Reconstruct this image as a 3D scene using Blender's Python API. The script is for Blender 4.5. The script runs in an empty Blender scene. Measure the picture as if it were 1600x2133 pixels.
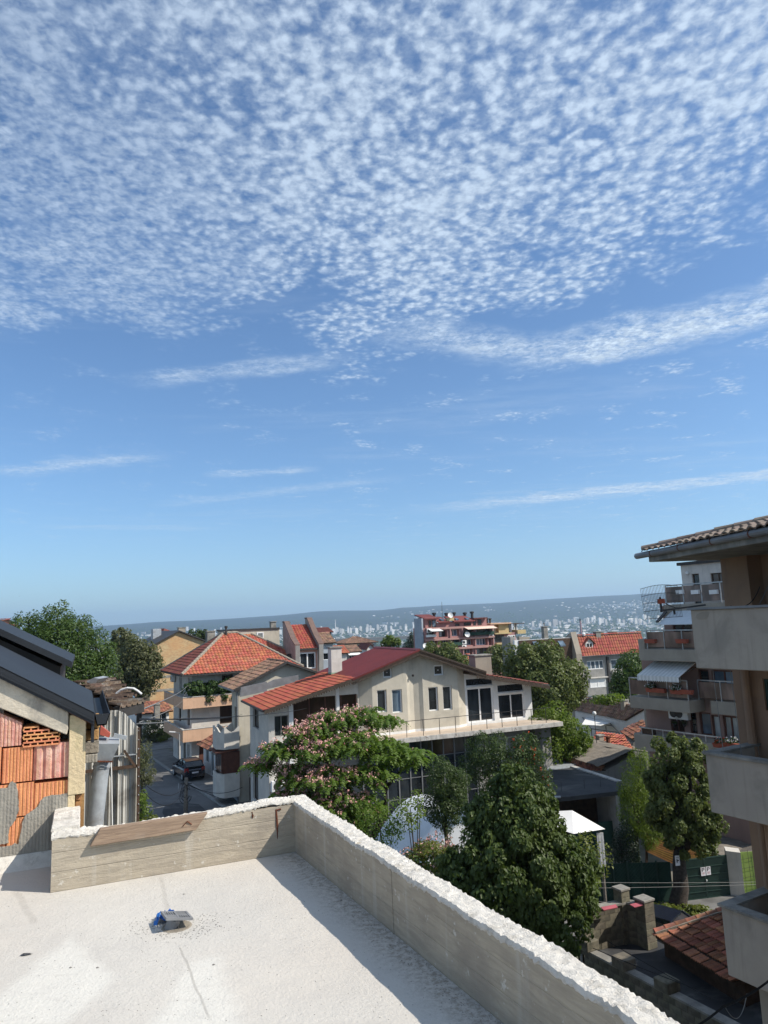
import bpy, bmesh, math, random
import numpy as np
from mathutils import Vector, Matrix, noise as mnoise

# ------------------------------------------------------------------ camera, sky, sun, exposure
scene = bpy.context.scene
col = scene.collection
F, CX, CY = 1480., 800., 1066.5
PITCH, ROLL = math.radians(8.7), 0.04
cam = bpy.data.cameras.new('camera'); camo = bpy.data.objects.new('camera', cam); col.objects.link(camo)
camo.matrix_world = Matrix.Rotation(math.radians(90) + PITCH, 4, 'X') @ Matrix.Rotation(-ROLL, 4, 'Z')
cam.sensor_fit = 'HORIZONTAL'; cam.sensor_width = 36; cam.lens = 36 * F / 1600
cam.clip_start = 0.05; cam.clip_end = 60000
scene.camera = camo
scene.view_settings.view_transform = 'Standard'; scene.view_settings.look = 'None'
scene.view_settings.exposure = 0.22; scene.view_settings.gamma = 1

SUN_EL, SUN_AZ = math.radians(43), math.radians(103)      # azimuth clockwise from +Y
sd = Vector((math.sin(SUN_AZ) * math.cos(SUN_EL), math.cos(SUN_AZ) * math.cos(SUN_EL), math.sin(SUN_EL)))
sl = bpy.data.lights.new('sun', 'SUN'); so = bpy.data.objects.new('sun', sl); col.objects.link(so)
sl.energy = 5.0; sl.angle = math.radians(0.53); sl.color = (1, 0.93, 0.83)
so.rotation_euler = sd.to_track_quat('Z', 'Y').to_euler()

world = bpy.data.worlds.new('World'); scene.world = world; world.use_nodes = True
wt = world.node_tree; wt.nodes.clear()
class NT:
    def __init__(s, t): s.t = t
    def n(s, typ, **k):
        nd = s.t.nodes.new(typ)
        for a, b in k.items(): setattr(nd, a, b)
        return nd
    def l(s, a, b): s.t.links.new(a, b)
    def put(s, sock, v):
        if hasattr(v, 'is_linked') or isinstance(v, bpy.types.NodeSocket): s.t.links.new(v, sock)
        else: sock.default_value = v
    def m(s, op, a, b=0.0, c=None, clamp=False):
        nd = s.n('ShaderNodeMath', operation=op); nd.use_clamp = clamp
        s.put(nd.inputs[0], a); s.put(nd.inputs[1], b)
        if c is not None: s.put(nd.inputs[2], c)
        return nd.outputs[0]
    def ss(s, x, lo, hi, a=0.0, b=1.0):
        nd = s.n('ShaderNodeMapRange', interpolation_type='SMOOTHSTEP'); s.put(nd.inputs[0], x)
        for i, v in enumerate((lo, hi, a, b)): s.put(nd.inputs[i + 1], v)
        return nd.outputs[0]
    def noise(s, vec, scale, detail=4, rough=0.5, dist=0.0, dim='3D'):
        nd = s.n('ShaderNodeTexNoise', noise_dimensions=dim)
        if vec is not None: s.l(vec, nd.inputs['Vector'])
        nd.inputs['Scale'].default_value = scale; nd.inputs['Detail'].default_value = detail
        nd.inputs['Roughness'].default_value = rough; nd.inputs['Distortion'].default_value = dist
        return nd.outputs[0]
    def mix(s, f, a, b, typ='MIX'):
        nd = s.n('ShaderNodeMix', data_type='RGBA', blend_type=typ)
        s.put(nd.inputs[0], f); s.put(nd.inputs[6], a); s.put(nd.inputs[7], b)
        return nd.outputs[2]
    def comb(s, x, y, z=0.0):
        nd = s.n('ShaderNodeCombineXYZ')
        for i, v in enumerate((x, y, z)): s.put(nd.inputs[i], v)
        return nd.outputs[0]
    def map(s, vec, scale=(1, 1, 1), rot=(0, 0, 0), loc=(0, 0, 0)):
        nd = s.n('ShaderNodeMapping'); s.l(vec, nd.inputs[0])
        nd.inputs['Location'].default_value = loc; nd.inputs['Rotation'].default_value = rot; nd.inputs['Scale'].default_value = scale
        return nd.outputs[0]

W = NT(wt)
sky = W.n('ShaderNodeTexSky', sky_type='NISHITA'); sky.sun_disc = False
sky.sun_elevation = SUN_EL; sky.sun_rotation = SUN_AZ; sky.altitude = 100
sky.air_density = 1.0; sky.dust_density = 0.65; sky.ozone_density = 3.0
# altocumulus sheet: every sky direction is projected on a flat layer, so the puffs shrink towards the horizon
gen = W.n('ShaderNodeTexCoord').outputs['Generated']
sx = W.n('ShaderNodeSeparateXYZ'); W.l(gen, sx.inputs[0])
dz = W.m('MAXIMUM', sx.outputs[2], 0.03)
qx = W.m('DIVIDE', sx.outputs[0], dz); qy = W.m('DIVIDE', sx.outputs[1], dz)
q = W.comb(qx, qy)
warp = W.n('ShaderNodeTexNoise', noise_dimensions='2D'); W.l(q, warp.inputs[0]); warp.inputs['Scale'].default_value = 9; warp.inputs['Detail'].default_value = 4
wv = W.n('ShaderNodeVectorMath', operation='MULTIPLY_ADD'); W.l(warp.outputs[1], wv.inputs[0]); wv.inputs[1].default_value = (.055, .055, 0); W.l(q, wv.inputs[2])
qw = wv.outputs[0]
vor = W.n('ShaderNodeTexVoronoi', voronoi_dimensions='2D', feature='SMOOTH_F1'); W.l(W.map(qw, (1, .85, 1), (0, 0, .5)), vor.inputs['Vector'])
vor.inputs['Scale'].default_value = 32; vor.inputs['Smoothness'].default_value = .9; vor.inputs['Randomness'].default_value = 1
cell = W.noise(q, 19, 2, .5, .2, '2D'); fine = W.noise(q, 62, 3, .55, .2, '2D'); big = W.noise(q, 1.3, 2, .5, .3, '2D'); mid = W.noise(q, 3.6, 4, .6, .3, '2D')
puff = W.m('ADD', W.m('ADD', W.m('MULTIPLY', W.m('SUBTRACT', .42, vor.outputs['Distance']), .9), W.m('MULTIPLY', W.m('SUBTRACT', cell, .5), .9)), W.m('MULTIPLY', W.m('SUBTRACT', fine, .5), .75))
# where the layer is: it ends along a slanted front a couple of layer heights away
front = W.m('ADD', W.m('ADD', W.m('MAXIMUM', W.m('MULTIPLY', qx, .85), W.m('MULTIPLY', qx, -.30)), qy), W.m('MULTIPLY', W.m('SUBTRACT', big, .5), 1.1))
cover = W.m('ADD', W.ss(front, 2.9, 1.85), W.m('MULTIPLY', W.m('SUBTRACT', mid, .5), 2.2))
dens = W.ss(W.m('ADD', puff, W.m('MULTIPLY', W.m('SUBTRACT', cover, .66), .40)), -.42, .66)
dens = W.m('MULTIPLY', dens, W.ss(cover, .05, .6))
veil = W.m('MULTIPLY', W.m('MULTIPLY', W.ss(cover, .2, 1.2), W.ss(W.m('ADD', W.m('MULTIPLY', cell, .5), W.m('MULTIPLY', fine, .5)), .25, .7)), W.ss(qx, .7, -1.1, .28, .60))
alto = W.m('MAXIMUM', W.m('MULTIPLY', dens, W.ss(qx, -.80, .05, .42, .82)), veil)
# thin streaks lower down, stretched along the same wind
st = W.noise(W.map(qw, (.34, 1.15, 1), (0, 0, -.16), (3.1, 1.7, 0)), 1.15, 5, .55, .3, '2D')
st2 = W.noise(W.map(qw, (.8, 2.6, 1), (0, 0, -.16), (7.3, .4, 0)), 3.2, 5, .65, 0, '2D')
streak = W.m('MULTIPLY', W.ss(st, .53, .70), W.ss(st2, .28, .75))
streak = W.m('MULTIPLY', streak, W.ss(qy, 1.6, 2.5)); streak = W.m('MULTIPLY', streak, W.ss(qy, 11, 5))
def band(x0, y0, x1, y1, w, amp):
    """one drawn-out cloud bank lying along the layer between two points"""
    L = math.hypot(x1 - x0, y1 - y0); ux, uy = (x1 - x0) / L, (y1 - y0) / L
    al = W.m('ADD', W.m('MULTIPLY', W.m('SUBTRACT', qx, x0), ux), W.m('MULTIPLY', W.m('SUBTRACT', qy, y0), uy))
    ac = W.m('ABSOLUTE', W.m('ADD', W.m('ADD', W.m('MULTIPLY', W.m('SUBTRACT', qx, x0), -uy), W.m('MULTIPLY', W.m('SUBTRACT', qy, y0), ux)), W.m('MULTIPLY', W.m('SUBTRACT', mid, .5), w * 1.5)))
    g = W.m('MULTIPLY', W.ss(ac, w, 0), W.m('MULTIPLY', W.ss(al, -.2, L * .18), W.ss(al, L + .2, L * .8)))
    return W.m('MULTIPLY', g, W.m('MULTIPLY', W.ss(W.m('ADD', W.m('MULTIPLY', fine, .25), W.m('ADD', W.m('MULTIPLY', cell, .3), W.m('MULTIPLY', st2, .45))), .28, .66), amp))
BANDS = []
for args in ((.10, 2.35, .75, 2.66, .22, .8), (.60, 2.70, 1.85, 2.00, .27, 1.15), (.15, 6.6, 7.5, 3.6, .42, 1.0), (-2.3, 4.3, -1.35, 4.0, .22, .6),
             (-1.05, 4.62, -.55, 4.55, .16, .6), (-.9, 2.75, -.2, 2.62, .13, .55), (-1.8, 5.7, .1, 4.95, .2, .35), (-3.2, 6.6, -1.7, 7.2, .3, .35)):
    BANDS.append(band(*args))
cl = W.m('MAXIMUM', alto, W.m('MULTIPLY', streak, .16))
for b_ in BANDS: cl = W.m('MAXIMUM', cl, b_)
cl = W.m('MULTIPLY', cl, W.ss(sx.outputs[2], .02, .16), clamp=True)
shade = W.m('MULTIPLY_ADD', W.ss(puff, -.1, .6), .16, .84)
ccol = W.mix(shade, (0, 0, 0, 1), (5.7, 6.8, 8.1, 1))
clear = W.mix(1.0, sky.outputs[0], (.84, 1.04, 1.20, 1), 'MULTIPLY')
skyc = W.mix(cl, clear, ccol)
bg = W.n('ShaderNodeBackground'); bg.inputs[1].default_value = 0.110
W.l(skyc, bg.inputs[0]); wo = W.n('ShaderNodeOutputWorld'); W.l(bg.outputs[0], wo.inputs[0])

# ------------------------------------------------------------------ survey helpers: sight lines from the roof to real places
def ray(px, py):
    x, y = px - CX, -(py - CY); c, s = math.cos(ROLL), math.sin(ROLL)
    x, y = c * x + s * y, -s * x + c * y
    cp, sp = math.cos(PITCH), math.sin(PITCH)
    return Vector((x, F * cp - y * sp, F * sp + y * cp)) / F
def atz(px, py, z): r = ray(px, py); return r * (z / r.z)
def aty(px, py, Y): r = ray(px, py); return r * (Y / r.y)
Z = Vector((0, 0, 1))
class Fr:
    """a street-grid frame turned by deg: a runs along the fronts, b into the depth"""
    def __init__(s, deg):
        t = math.radians(deg); s.deg = deg
        s.v = Vector((math.cos(t), math.sin(t), 0)); s.w = Vector((-math.sin(t), math.cos(t), 0))
    def p(s, a, b, z): return s.v * a + s.w * b + Z * z
    def ab(s, p): return (p.dot(s.v), p.dot(s.w), p.z)
    def z(s, px, py, z): return s.ab(atz(px, py, z))
    def b(s, px, py, b): r = ray(px, py); return s.ab(r * (b / r.dot(s.w)))
    def a(s, px, py, a): r = ray(px, py); return s.ab(r * (a / r.dot(s.v)))

# ------------------------------------------------------------------ mesh building
class MB:
    def __init__(s): s.v = []; s.f = []
    def poly(s, pts):
        n = len(s.v); s.v += [tuple(p) for p in pts]; s.f.append(tuple(range(n, n + len(pts))))
    def mesh(s, vs, fs):
        n = len(s.v); s.v += [tuple(p) for p in vs]; s.f += [tuple(i + n for i in f) for f in fs]
    def hexa(s, p):           # p: 4 bottom (ccw from above), 4 top
        s.mesh(p, [(3, 2, 1, 0), (4, 5, 6, 7), (0, 1, 5, 4), (1, 2, 6, 5), (2, 3, 7, 6), (3, 0, 4, 7)])
    def box(s, fr, a0, a1, b0, b1, z0, z1):
        P = fr.p
        s.hexa([P(a0, b0, z0), P(a1, b0, z0), P(a1, b1, z0), P(a0, b1, z0), P(a0, b0, z1), P(a1, b0, z1), P(a1, b1, z1), P(a0, b1, z1)])
    def prism(s, pts, vec):   # polygon (any plane) pushed along vec
        n = len(pts); vec = Vector(vec); pts = [Vector(p) for p in pts]
        s.mesh(pts + [p + vec for p in pts], [tuple(range(n))[::-1], tuple(range(n, 2 * n))] + [(i, (i + 1) % n, n + (i + 1) % n, n + i) for i in range(n)])
    def bar(s, p0, p1, w, h=None):   # rectangular bar between two points
        p0, p1 = Vector(p0), Vector(p1); h = h or w; d = (p1 - p0).normalized()
        x = d.cross(Z); x = Vector((1, 0, 0)) if x.length < 1e-3 else x.normalized(); y = x.cross(d).normalized()
        c = [x * (i * w / 2) + y * (j * h / 2) for i, j in ((-1, -1), (1, -1), (1, 1), (-1, 1))]
        s.mesh([p0 + k for k in c] + [p1 + k for k in c], [(0, 1, 2, 3), (7, 6, 5, 4), (1, 0, 4, 5), (2, 1, 5, 6), (3, 2, 6, 7), (0, 3, 7, 4)])
    def tube(s, pts, r, n=6, cap=True):
        pts = [Vector(p) for p in pts]; rs = r if isinstance(r, (list, tuple)) else [r] * len(pts); b = len(s.v)
        for i, p in enumerate(pts):
            d = (pts[min(i + 1, len(pts) - 1)] - pts[max(i - 1, 0)]).normalized()
            x = d.cross(Z) if abs(d.z) < .95 else d.cross(Vector((0, 1, 0))); x.normalize(); y = d.cross(x)
            for k in range(n):
                a = 2 * math.pi * k / n; s.v.append(tuple(p + (x * math.cos(a) + y * math.sin(a)) * rs[i]))
        for i in range(len(pts) - 1):
            for k in range(n): s.f.append((b + i * n + k, b + i * n + (k + 1) % n, b + (i + 1) * n + (k + 1) % n, b + (i + 1) * n + k))
        if cap: s.f.append(tuple(b + k for k in range(n))[::-1]); s.f.append(tuple(b + (len(pts) - 1) * n + k for k in range(n)))
    def lathe(s, c, prof, n=12):      # prof: (r, z) pairs
        b = len(s.v); c = Vector(c)
        for r, z in prof:
            for k in range(n):
                a = 2 * math.pi * k / n; s.v.append(tuple(c + Vector((r * math.cos(a), r * math.sin(a), z))))
        for i in range(len(prof) - 1):
            for k in range(n): s.f.append((b + i * n + k, b + i * n + (k + 1) % n, b + (i + 1) * n + (k + 1) % n, b + (i + 1) * n + k))
    def build(s, name, mat, parent=None, smooth=False, bevel=0, kind=None, label=None):
        L = Vector(root_loc(parent)) if parent else Vector((0, 0, 0))
        me = bpy.data.meshes.new(name)
        vs = np.array([tuple(v) for v in s.v], dtype=float) - np.array(L) if s.v else []
        me.from_pydata(vs.tolist() if len(vs) else [], [], s.f); me.validate(); me.update()
        if bevel:
            bm = bmesh.new(); bm.from_mesh(me); bmesh.ops.remove_doubles(bm, verts=bm.verts, dist=1e-5)
            bmesh.ops.bevel(bm, geom=[e for e in bm.edges if len(e.link_faces) == 2 and e.calc_face_angle(0) > .5], offset=bevel, segments=1, affect='EDGES', profile=.5); bm.to_mesh(me); bm.free()
        if smooth: me.polygons.foreach_set('use_smooth', [True] * len(me.polygons))
        o = bpy.data.objects.new(name, me); col.objects.link(o)
        if mat: me.materials.append(M[mat] if isinstance(mat, str) else mat)
        if parent: o.parent = parent
        if kind: o['kind'] = kind
        if label: o['label'] = label
        return o
def root_loc(o):
    L = Vector((0, 0, 0))
    while o: L += o.location; o = o.parent
    return L
def tag(o, label, cat, group=None):
    o['label'] = label; o['category'] = cat
    if group: o['group'] = group
    return o
def thing(name, label, cat, loc, group=None):
    o = bpy.data.objects.new(name, None); col.objects.link(o); o.location = Vector(loc); o.empty_display_size = .2
    return tag(o, label, cat, group)
def struct(o): o['kind'] = 'structure'; return o
def part(name, mat, parent, fn, **k):
    m = MB(); fn(m); return m.build(name, mat, parent, **k)
def inst(name, me, parent, matrix, mat=None):
    """a piece that shares its mesh; matrix is in world space"""
    o = bpy.data.objects.new(name, me); col.objects.link(o)
    if parent: o.parent = parent; matrix = Matrix.Translation(-root_loc(parent)) @ matrix
    o.matrix_basis = matrix
    return o
def npmesh(name, v, f, mat, parent=None, smooth=False):
    """fast mesh from numpy arrays; f is (n,3) or (n,4)"""
    me = bpy.data.meshes.new(name); k = f.shape[1]
    if parent: v = v - np.array(root_loc(parent))
    me.vertices.add(len(v)); me.vertices.foreach_set('co', v.astype(np.float32).ravel())
    me.loops.add(f.size); me.loops.foreach_set('vertex_index', f.astype(np.int32).ravel())
    me.polygons.add(len(f)); me.polygons.foreach_set('loop_start', np.arange(len(f), dtype=np.int32) * k)
    if smooth: me.polygons.foreach_set('use_smooth', np.ones(len(f), dtype=bool))
    me.update(calc_edges=True)
    o = bpy.data.objects.new(name, me); col.objects.link(o)
    if mat: me.materials.append(M[mat])
    if parent: o.parent = parent
    return o

# ------------------------------------------------------------------ materials
M = {}
def base_mat(name, rough=.8, spec=.3):
    m = bpy.data.materials.new(name); m.use_nodes = True; t = NT(m.node_tree); b = m.node_tree.nodes['Principled BSDF']
    b.inputs['Roughness'].default_value = rough; b.inputs['Specular IOR Level'].default_value = spec
    M[name] = m; return m, t, b
def c4(c): return (c[0], c[1], c[2], 1)
def pm(name, c1, c2=None, scale=3, rough=.85, bump=0, bscale=60, spec=.25, c3=None, s3=.6, streak=0, metal=0, island=0, thr=(.35, .65), bdist=.02):
    """procedural coat: two-tone noise, optional stain colour, vertical streaks, per-piece shifts, fine relief"""
    m, t, b = base_mat(name, rough, spec); b.inputs['Metallic'].default_value = metal
    co = t.n('ShaderNodeTexCoord').outputs['Object']
    c2 = c2 or tuple(x * .8 for x in c1)
    c = t.mix(t.ss(t.noise(co, scale, 5, .6), *thr), c4(c1), c4(c2))
    if c3: c = t.mix(t.m('MULTIPLY', t.ss(t.noise(co, s3, 6, .65, .4), .5, .68), .85), c, c4(c3))
    if streak:
        sn = t.noise(t.map(co, (5, 5, .35)), 1.6, 4, .6); c = t.mix(t.m('MULTIPLY', t.ss(sn, .5, .75), streak), c, c4(tuple(x * .45 for x in c2)))
    if island:
        r = t.n('ShaderNodeNewGeometry').outputs['Random Per Island']; oi = t.n('ShaderNodeObjectInfo').outputs['Random']
        rr = t.m('FRACT', t.m('ADD', r, oi))
        hs = t.n('ShaderNodeHueSaturation'); t.l(c, hs.inputs['Color'])
        t.l(t.m('MULTIPLY_ADD', rr, island * 2, 1 - island), hs.inputs['Value']); t.l(t.m('MULTIPLY_ADD', t.m('FRACT', t.m('MULTIPLY', rr, 7.3)), .03, .485), hs.inputs['Hue'])
        c = hs.outputs[0]
    t.l(c, b.inputs['Base Color'])
    if bump:
        bn = t.n('ShaderNodeBump'); bn.inputs['Strength'].default_value = bump; bn.inputs['Distance'].default_value = bdist
        t.l(t.noise(co, bscale, 5, .65), bn.inputs['Height']); t.l(bn.outputs[0], b.inputs['Normal'])
    return m
def leafmat(name, c1, c2, trans=.35, rough=.5, spec=.35):
    m, t, b = base_mat(name, rough, spec)
    r = t.n('ShaderNodeNewGeometry').outputs['Random Per Island']
    co = t.n('ShaderNodeTexCoord').outputs['Object']
    f = t.m('ADD', t.m('MULTIPLY', r, .7), t.m('MULTIPLY', t.ss(t.noise(co, .8, 3), .35, .65), .3))
    c = t.mix(f, c4(c1), c4(c2)); t.l(c, b.inputs['Base Color'])
    tr = t.n('ShaderNodeBsdfTranslucent'); t.l(t.mix(.5, c, c4((c2[0] * 1.2, c2[1] * 1.35, c2[2] * .5))), tr.inputs[0])
    ms = t.n('ShaderNodeMixShader'); ms.inputs[0].default_value = trans
    t.l(b.outputs[0], ms.inputs[1]); t.l(tr.outputs[0], ms.inputs[2])
    t.l(ms.outputs[0], m.node_tree.nodes['Material Output'].inputs[0])
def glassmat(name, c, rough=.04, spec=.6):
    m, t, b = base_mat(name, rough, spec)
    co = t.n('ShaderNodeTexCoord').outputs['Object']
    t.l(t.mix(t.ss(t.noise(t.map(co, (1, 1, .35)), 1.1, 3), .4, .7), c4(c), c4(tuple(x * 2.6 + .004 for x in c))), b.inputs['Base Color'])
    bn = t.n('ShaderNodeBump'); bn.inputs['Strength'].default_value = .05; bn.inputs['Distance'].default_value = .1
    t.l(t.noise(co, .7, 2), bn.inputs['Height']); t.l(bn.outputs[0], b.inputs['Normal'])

pm('stucco_cream', (.52, .48, .395), (.465, .43, .355), 1.2, .9, .25, 45, streak=.18, c3=(.38, .35, .29), s3=.5)
pm('stucco_white', (.61, .575, .515), (.52, .49, .44), 1.5, .9, .2, 45, streak=.25, c3=(.45, .44, .41), s3=.4)
pm('stucco_bright', (.74, .74, .72), (.68, .68, .66), 2, .85, .1, 40, streak=.1)
pm('stucco_grey', (.30, .29, .27), (.24, .235, .22), 1.4, .9, .25, 45, streak=.3)
pm('stucco_beige', (.33, .29, .235), (.28, .245, .20), 1.0, .9, .2, 45, streak=.12)
pm('stucco_brown', (.30, .195, .125), (.25, .16, .105), .8, .9, .25, 60, streak=.28, c3=(.22, .145, .10), s3=.8)
pm('stucco_rose', (.30, .20, .165), (.26, .175, .145), 1, .9, .2, 45, streak=.12)
pm('stucco_pink', (.62, .36, .28), (.55, .32, .26), 1.5, .9, .15, 45, streak=.1)
pm('stucco_peach', (.60, .385, .255), (.53, .34, .225), 1.4, .9, .3, 40, streak=.2)
pm('stucco_dusty', (.40, .235, .205), (.35, .205, .18), 1.2, .9, .2, 40, streak=.2)
pm('coping_brown', (.17, .115, .095), (.14, .095, .08), 2, .8, .1, 30)
pm('stucco_mauve', (.38, .20, .185), (.32, .17, .155), 1.2, .9, .2, 40, streak=.25)
pm('stucco_ochre', (.50, .39, .20), (.43, .34, .18), 1.2, .9, .2, 40, streak=.2)
pm('stucco_blue', (.36, .40, .44), (.31, .35, .39), 1.2, .9, .2, 40, streak=.2)
pm('grey_render', (.40, .35, .29), (.355, .31, .26), 1.1, .92, .2, 70, streak=.3, c3=(.28, .25, .21), s3=.9)
pm('old_concrete', (.30, .285, .25), (.20, .19, .17), 2.2, .92, .5, 30, streak=.35, c3=(.13, .125, .115), s3=.9)
pm('stained_concrete', (.52, .50, .46), (.30, .29, .27), 2.6, .9, .4, 30, streak=.75, thr=(.4, .75))
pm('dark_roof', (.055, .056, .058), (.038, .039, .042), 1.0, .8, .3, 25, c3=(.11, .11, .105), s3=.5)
pm('tile_red', (.32, .088, .052), (.27, .072, .045), 1.6, .75, .15, 40, island=.13, spec=.3)
pm('tile_maroon', (.19, .062, .045), (.14, .05, .04), 1.3, .75, .15, 40, island=.14)
pm('tile_orange', (.41, .125, .07), (.34, .105, .062), 1.1, .8, .2, 40, island=.17, c3=(.29, .14, .09), s3=.9)
pm('tile_brown', (.30, .175, .115), (.215, .135, .095), 1.2, .85, .3, 40, island=.28, c3=(.13, .10, .075), s3=1.1)
pm('tile_weathered', (.36, .15, .085), (.21, .10, .07), 3.5, .88, .5, 50, island=.35, c3=(.08, .068, .055), s3=2.2)
pm('tile_sand', (.23, .18, .145), (.18, .14, .115), 2, .85, .4, 60, island=.2, c3=(.23, .18, .145), s3=1.5)
pm('mortar', (.33, .29, .23), (.24, .21, .17), 8, .95, .7, 40)
pm('metal_maroon', (.14, .024, .023), (.115, .02, .02), .9, .55, .05, 10, spec=.3)
pm('metal_anthracite', (.022, .026, .031), (.018, .021, .026), .8, .6, .04, 14, spec=.3)
pm('metal_gutter', (.20, .205, .21), (.15, .155, .16), 2, .5, .1, 20, spec=.5)
pm('metal_dark', (.045, .042, .04), (.03, .028, .027), 4, .55, .2, 30, spec=.4)
pm('metal_rail', (.42, .42, .42), (.32, .32, .32), 4, .35, 0, spec=.5, metal=.6)
pm('galvanized', (.36, .39, .41), (.27, .29, .31), 7, .5, .15, 20, spec=.5, c3=(.20, .18, .16), s3=3)
pm('sheet_grey', (.50, .49, .45), (.40, .39, .36), 2.2, .7, .2, 20, streak=.6, c3=(.19, .175, .15), s3=1.6)
pm('rust', (.16, .055, .03), (.09, .035, .022), 14, .9, .5, 60)
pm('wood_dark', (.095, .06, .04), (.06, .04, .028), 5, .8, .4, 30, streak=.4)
pm('wood_red', (.12, .05, .034), (.085, .036, .026), 4, .6, .2, 30)
pm('wood_lace', (.075, .056, .042), (.045, .034, .027), 9, .85, .6, 30)
pm('wood_slat', (.40, .21, .065), (.30, .155, .05), 4, .7, .3, 30, island=.12)
pm('pvc_white', (.78, .78, .77), (.72, .72, .71), 3, .45, 0, spec=.4)
pm('awning_white', (.72, .71, .68), (.66, .65, .62), 4, .8, .1, 60)
pm('awning_stripe', (.60, .60, .57), (.55, .55, .52), 4, .8, .1, 60)
pm('tile_old', (.17, .115, .085), (.11, .08, .06), 2.5, .9, .4, 40, island=.3, c3=(.26, .24, .21), s3=3)
pm('awning_grey', (.55, .58, .59), (.50, .53, .54), 4, .8, .1, 60)
pm('awning_cream', (.74, .56, .44), (.68, .50, .40), 4, .8, .1, 60)
pm('canvas_white', (.66, .65, .63), (.60, .59, .57), 1.2, .8, .25, 5, bdist=.06)
pm('canvas_blue', (.64, .66, .68), (.56, .59, .62), 1.2, .75, .3, 3, bdist=.08, c3=(.62, .64, .66), s3=.8)
pm('green_net', (.028, .062, .045), (.020, .046, .034), 1.5, .85, .3, 90, c3=(.045, .10, .07), s3=.7)
pm('green_metal', (.022, .052, .040), (.016, .040, .031), 2, .55, .1, 30, spec=.4)
pm('lime_paint', (.20, .28, .07), (.16, .235, .055), 1.5, .7, .1, 30, c3=(.15, .24, .05), s3=1.2)
pm('asphalt', (.155, .152, .148), (.115, .114, .112), .35, .9, .35, 60, c3=(.20, .195, .185), s3=.35)
pm('pavement', (.20, .195, .185), (.15, .147, .14), 1.2, .92, .4, 40, c3=(.10, .098, .094), s3=.6)
pm('kerb_stone', (.30, .295, .28), (.24, .235, .225), 3, .9, .3, 40)
pm('yard_dirt', (.20, .185, .155), (.13, .12, .10), 1.0, .95, .5, 25, c3=(.085, .10, .055), s3=.6)
pm('cinder_block', (.19, .17, .125), (.12, .11, .085), 5, .95, .7, 45, island=.18, c3=(.07, .068, .045), s3=1.3)
pm('brick_yellow', (.54, .40, .21), (.42, .29, .14), 2.0, .9, .5, 30, island=.2)
pm('black_rubber', (.016, .016, .017), (.012, .012, .013), 5, .6, 0)
pm('bark', (.065, .052, .042), (.035, .029, .024), 9, .95, .9, 22)
pm('bark_grey', (.15, .13, .105), (.09, .078, .065), 9, .95, .8, 22)
pm('pole_wood', (.20, .175, .145), (.12, .105, .09), 8, .9, .6, 30, streak=.5)
pm('terracotta', (.33, .085, .05), (.26, .07, .042), 4, .75, .1, 30)
pm('plastic_red', (.42, .035, .035), (.34, .03, .03), 4, .4, 0, spec=.5)
pm('plastic_blue', (.03, .19, .56), (.02, .13, .42), 8, .4, .4, 25, spec=.5)
pm('plastic_grey', (.23, .235, .24), (.18, .184, .19), 9, .55, .1, 40)
pm('tarp_pink', (.44, .11, .13), (.36, .09, .11), 3, .75, .3, 12)
pm('car_paint', (.012, .015, .026), (.010, .012, .021), 2, .22, 0, spec=.6)
pm('lamp_red', (.30, .012, .012), (.22, .01, .01), 9, .25, 0, spec=.6)
pm('paper', (.70, .68, .70), (.60, .58, .60), 9, .8, 0)
pm('ink', (.03, .025, .03), (.02, .02, .02), 9, .8, 0)
pm('flower_pink', (.55, .27, .245), (.66, .42, .36), 2.5, .8, 0, island=.15)
pm('flower_red', (.55, .06, .025), (.60, .12, .04), 3, .7, 0)
pm('flower_white', (.75, .72, .72), (.8, .78, .76), 3, .7, 0)
pm('asbestos', (.20, .175, .145), (.14, .125, .105), 2.4, .93, .5, 30, streak=.3, c3=(.10, .092, .08), s3=.8)
pm('cable_black', (.012, .012, .013), (.01, .01, .01), 5, .6, 0)
pm('cable_grey', (.20, .20, .19), (.16, .16, .155), 5, .6, 0)
glassmat('glass', (.010, .013, .016)); glassmat('glass_brown', (.030, .018, .013)); glassmat('glass_blue', (.06, .085, .11), .05)
glassmat('glass_curtain', (.16, .17, .165), .25, .5); glassmat('smoked', (.11, .075, .060), .12, .5)
leafmat('leaf_lime', (.048, .080, .018), (.105, .145, .038)); leafmat('leaf_linden', (.070, .100, .024), (.15, .175, .052)); leafmat('leaf_dark', (.030, .056, .014), (.065, .10, .028))
leafmat('leaf_walnut', (.046, .088, .018), (.090, .14, .030)); leafmat('leaf_albizia', (.080, .15, .020), (.145, .215, .036), .5)
leafmat('leaf_willow', (.080, .135, .018), (.16, .215, .036), .5); leafmat('leaf_olive', (.075, .088, .036), (.14, .145, .066))
leafmat('leaf_vine', (.030, .070, .016), (.070, .12, .028)); leafmat('leaf_conifer', (.012, .028, .014), (.024, .045, .022), .15)
leafmat('leaf_yellow', (.10, .13, .022), (.17, .19, .04), .45); leafmat('leaf_thorn', (.040, .070, .018), (.075, .11, .032))
scene.cycles.use_denoising = True
scene.cycles.max_bounces = 8; scene.cycles.transparent_max_bounces = 6; scene.cycles.volume_bounces = 1
RNG = random.Random(5)
def fbm(x, y, z=0., o=4):
    return mnoise.fractal(Vector((x, y, z)), 1.0, 2.0, o)

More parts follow.
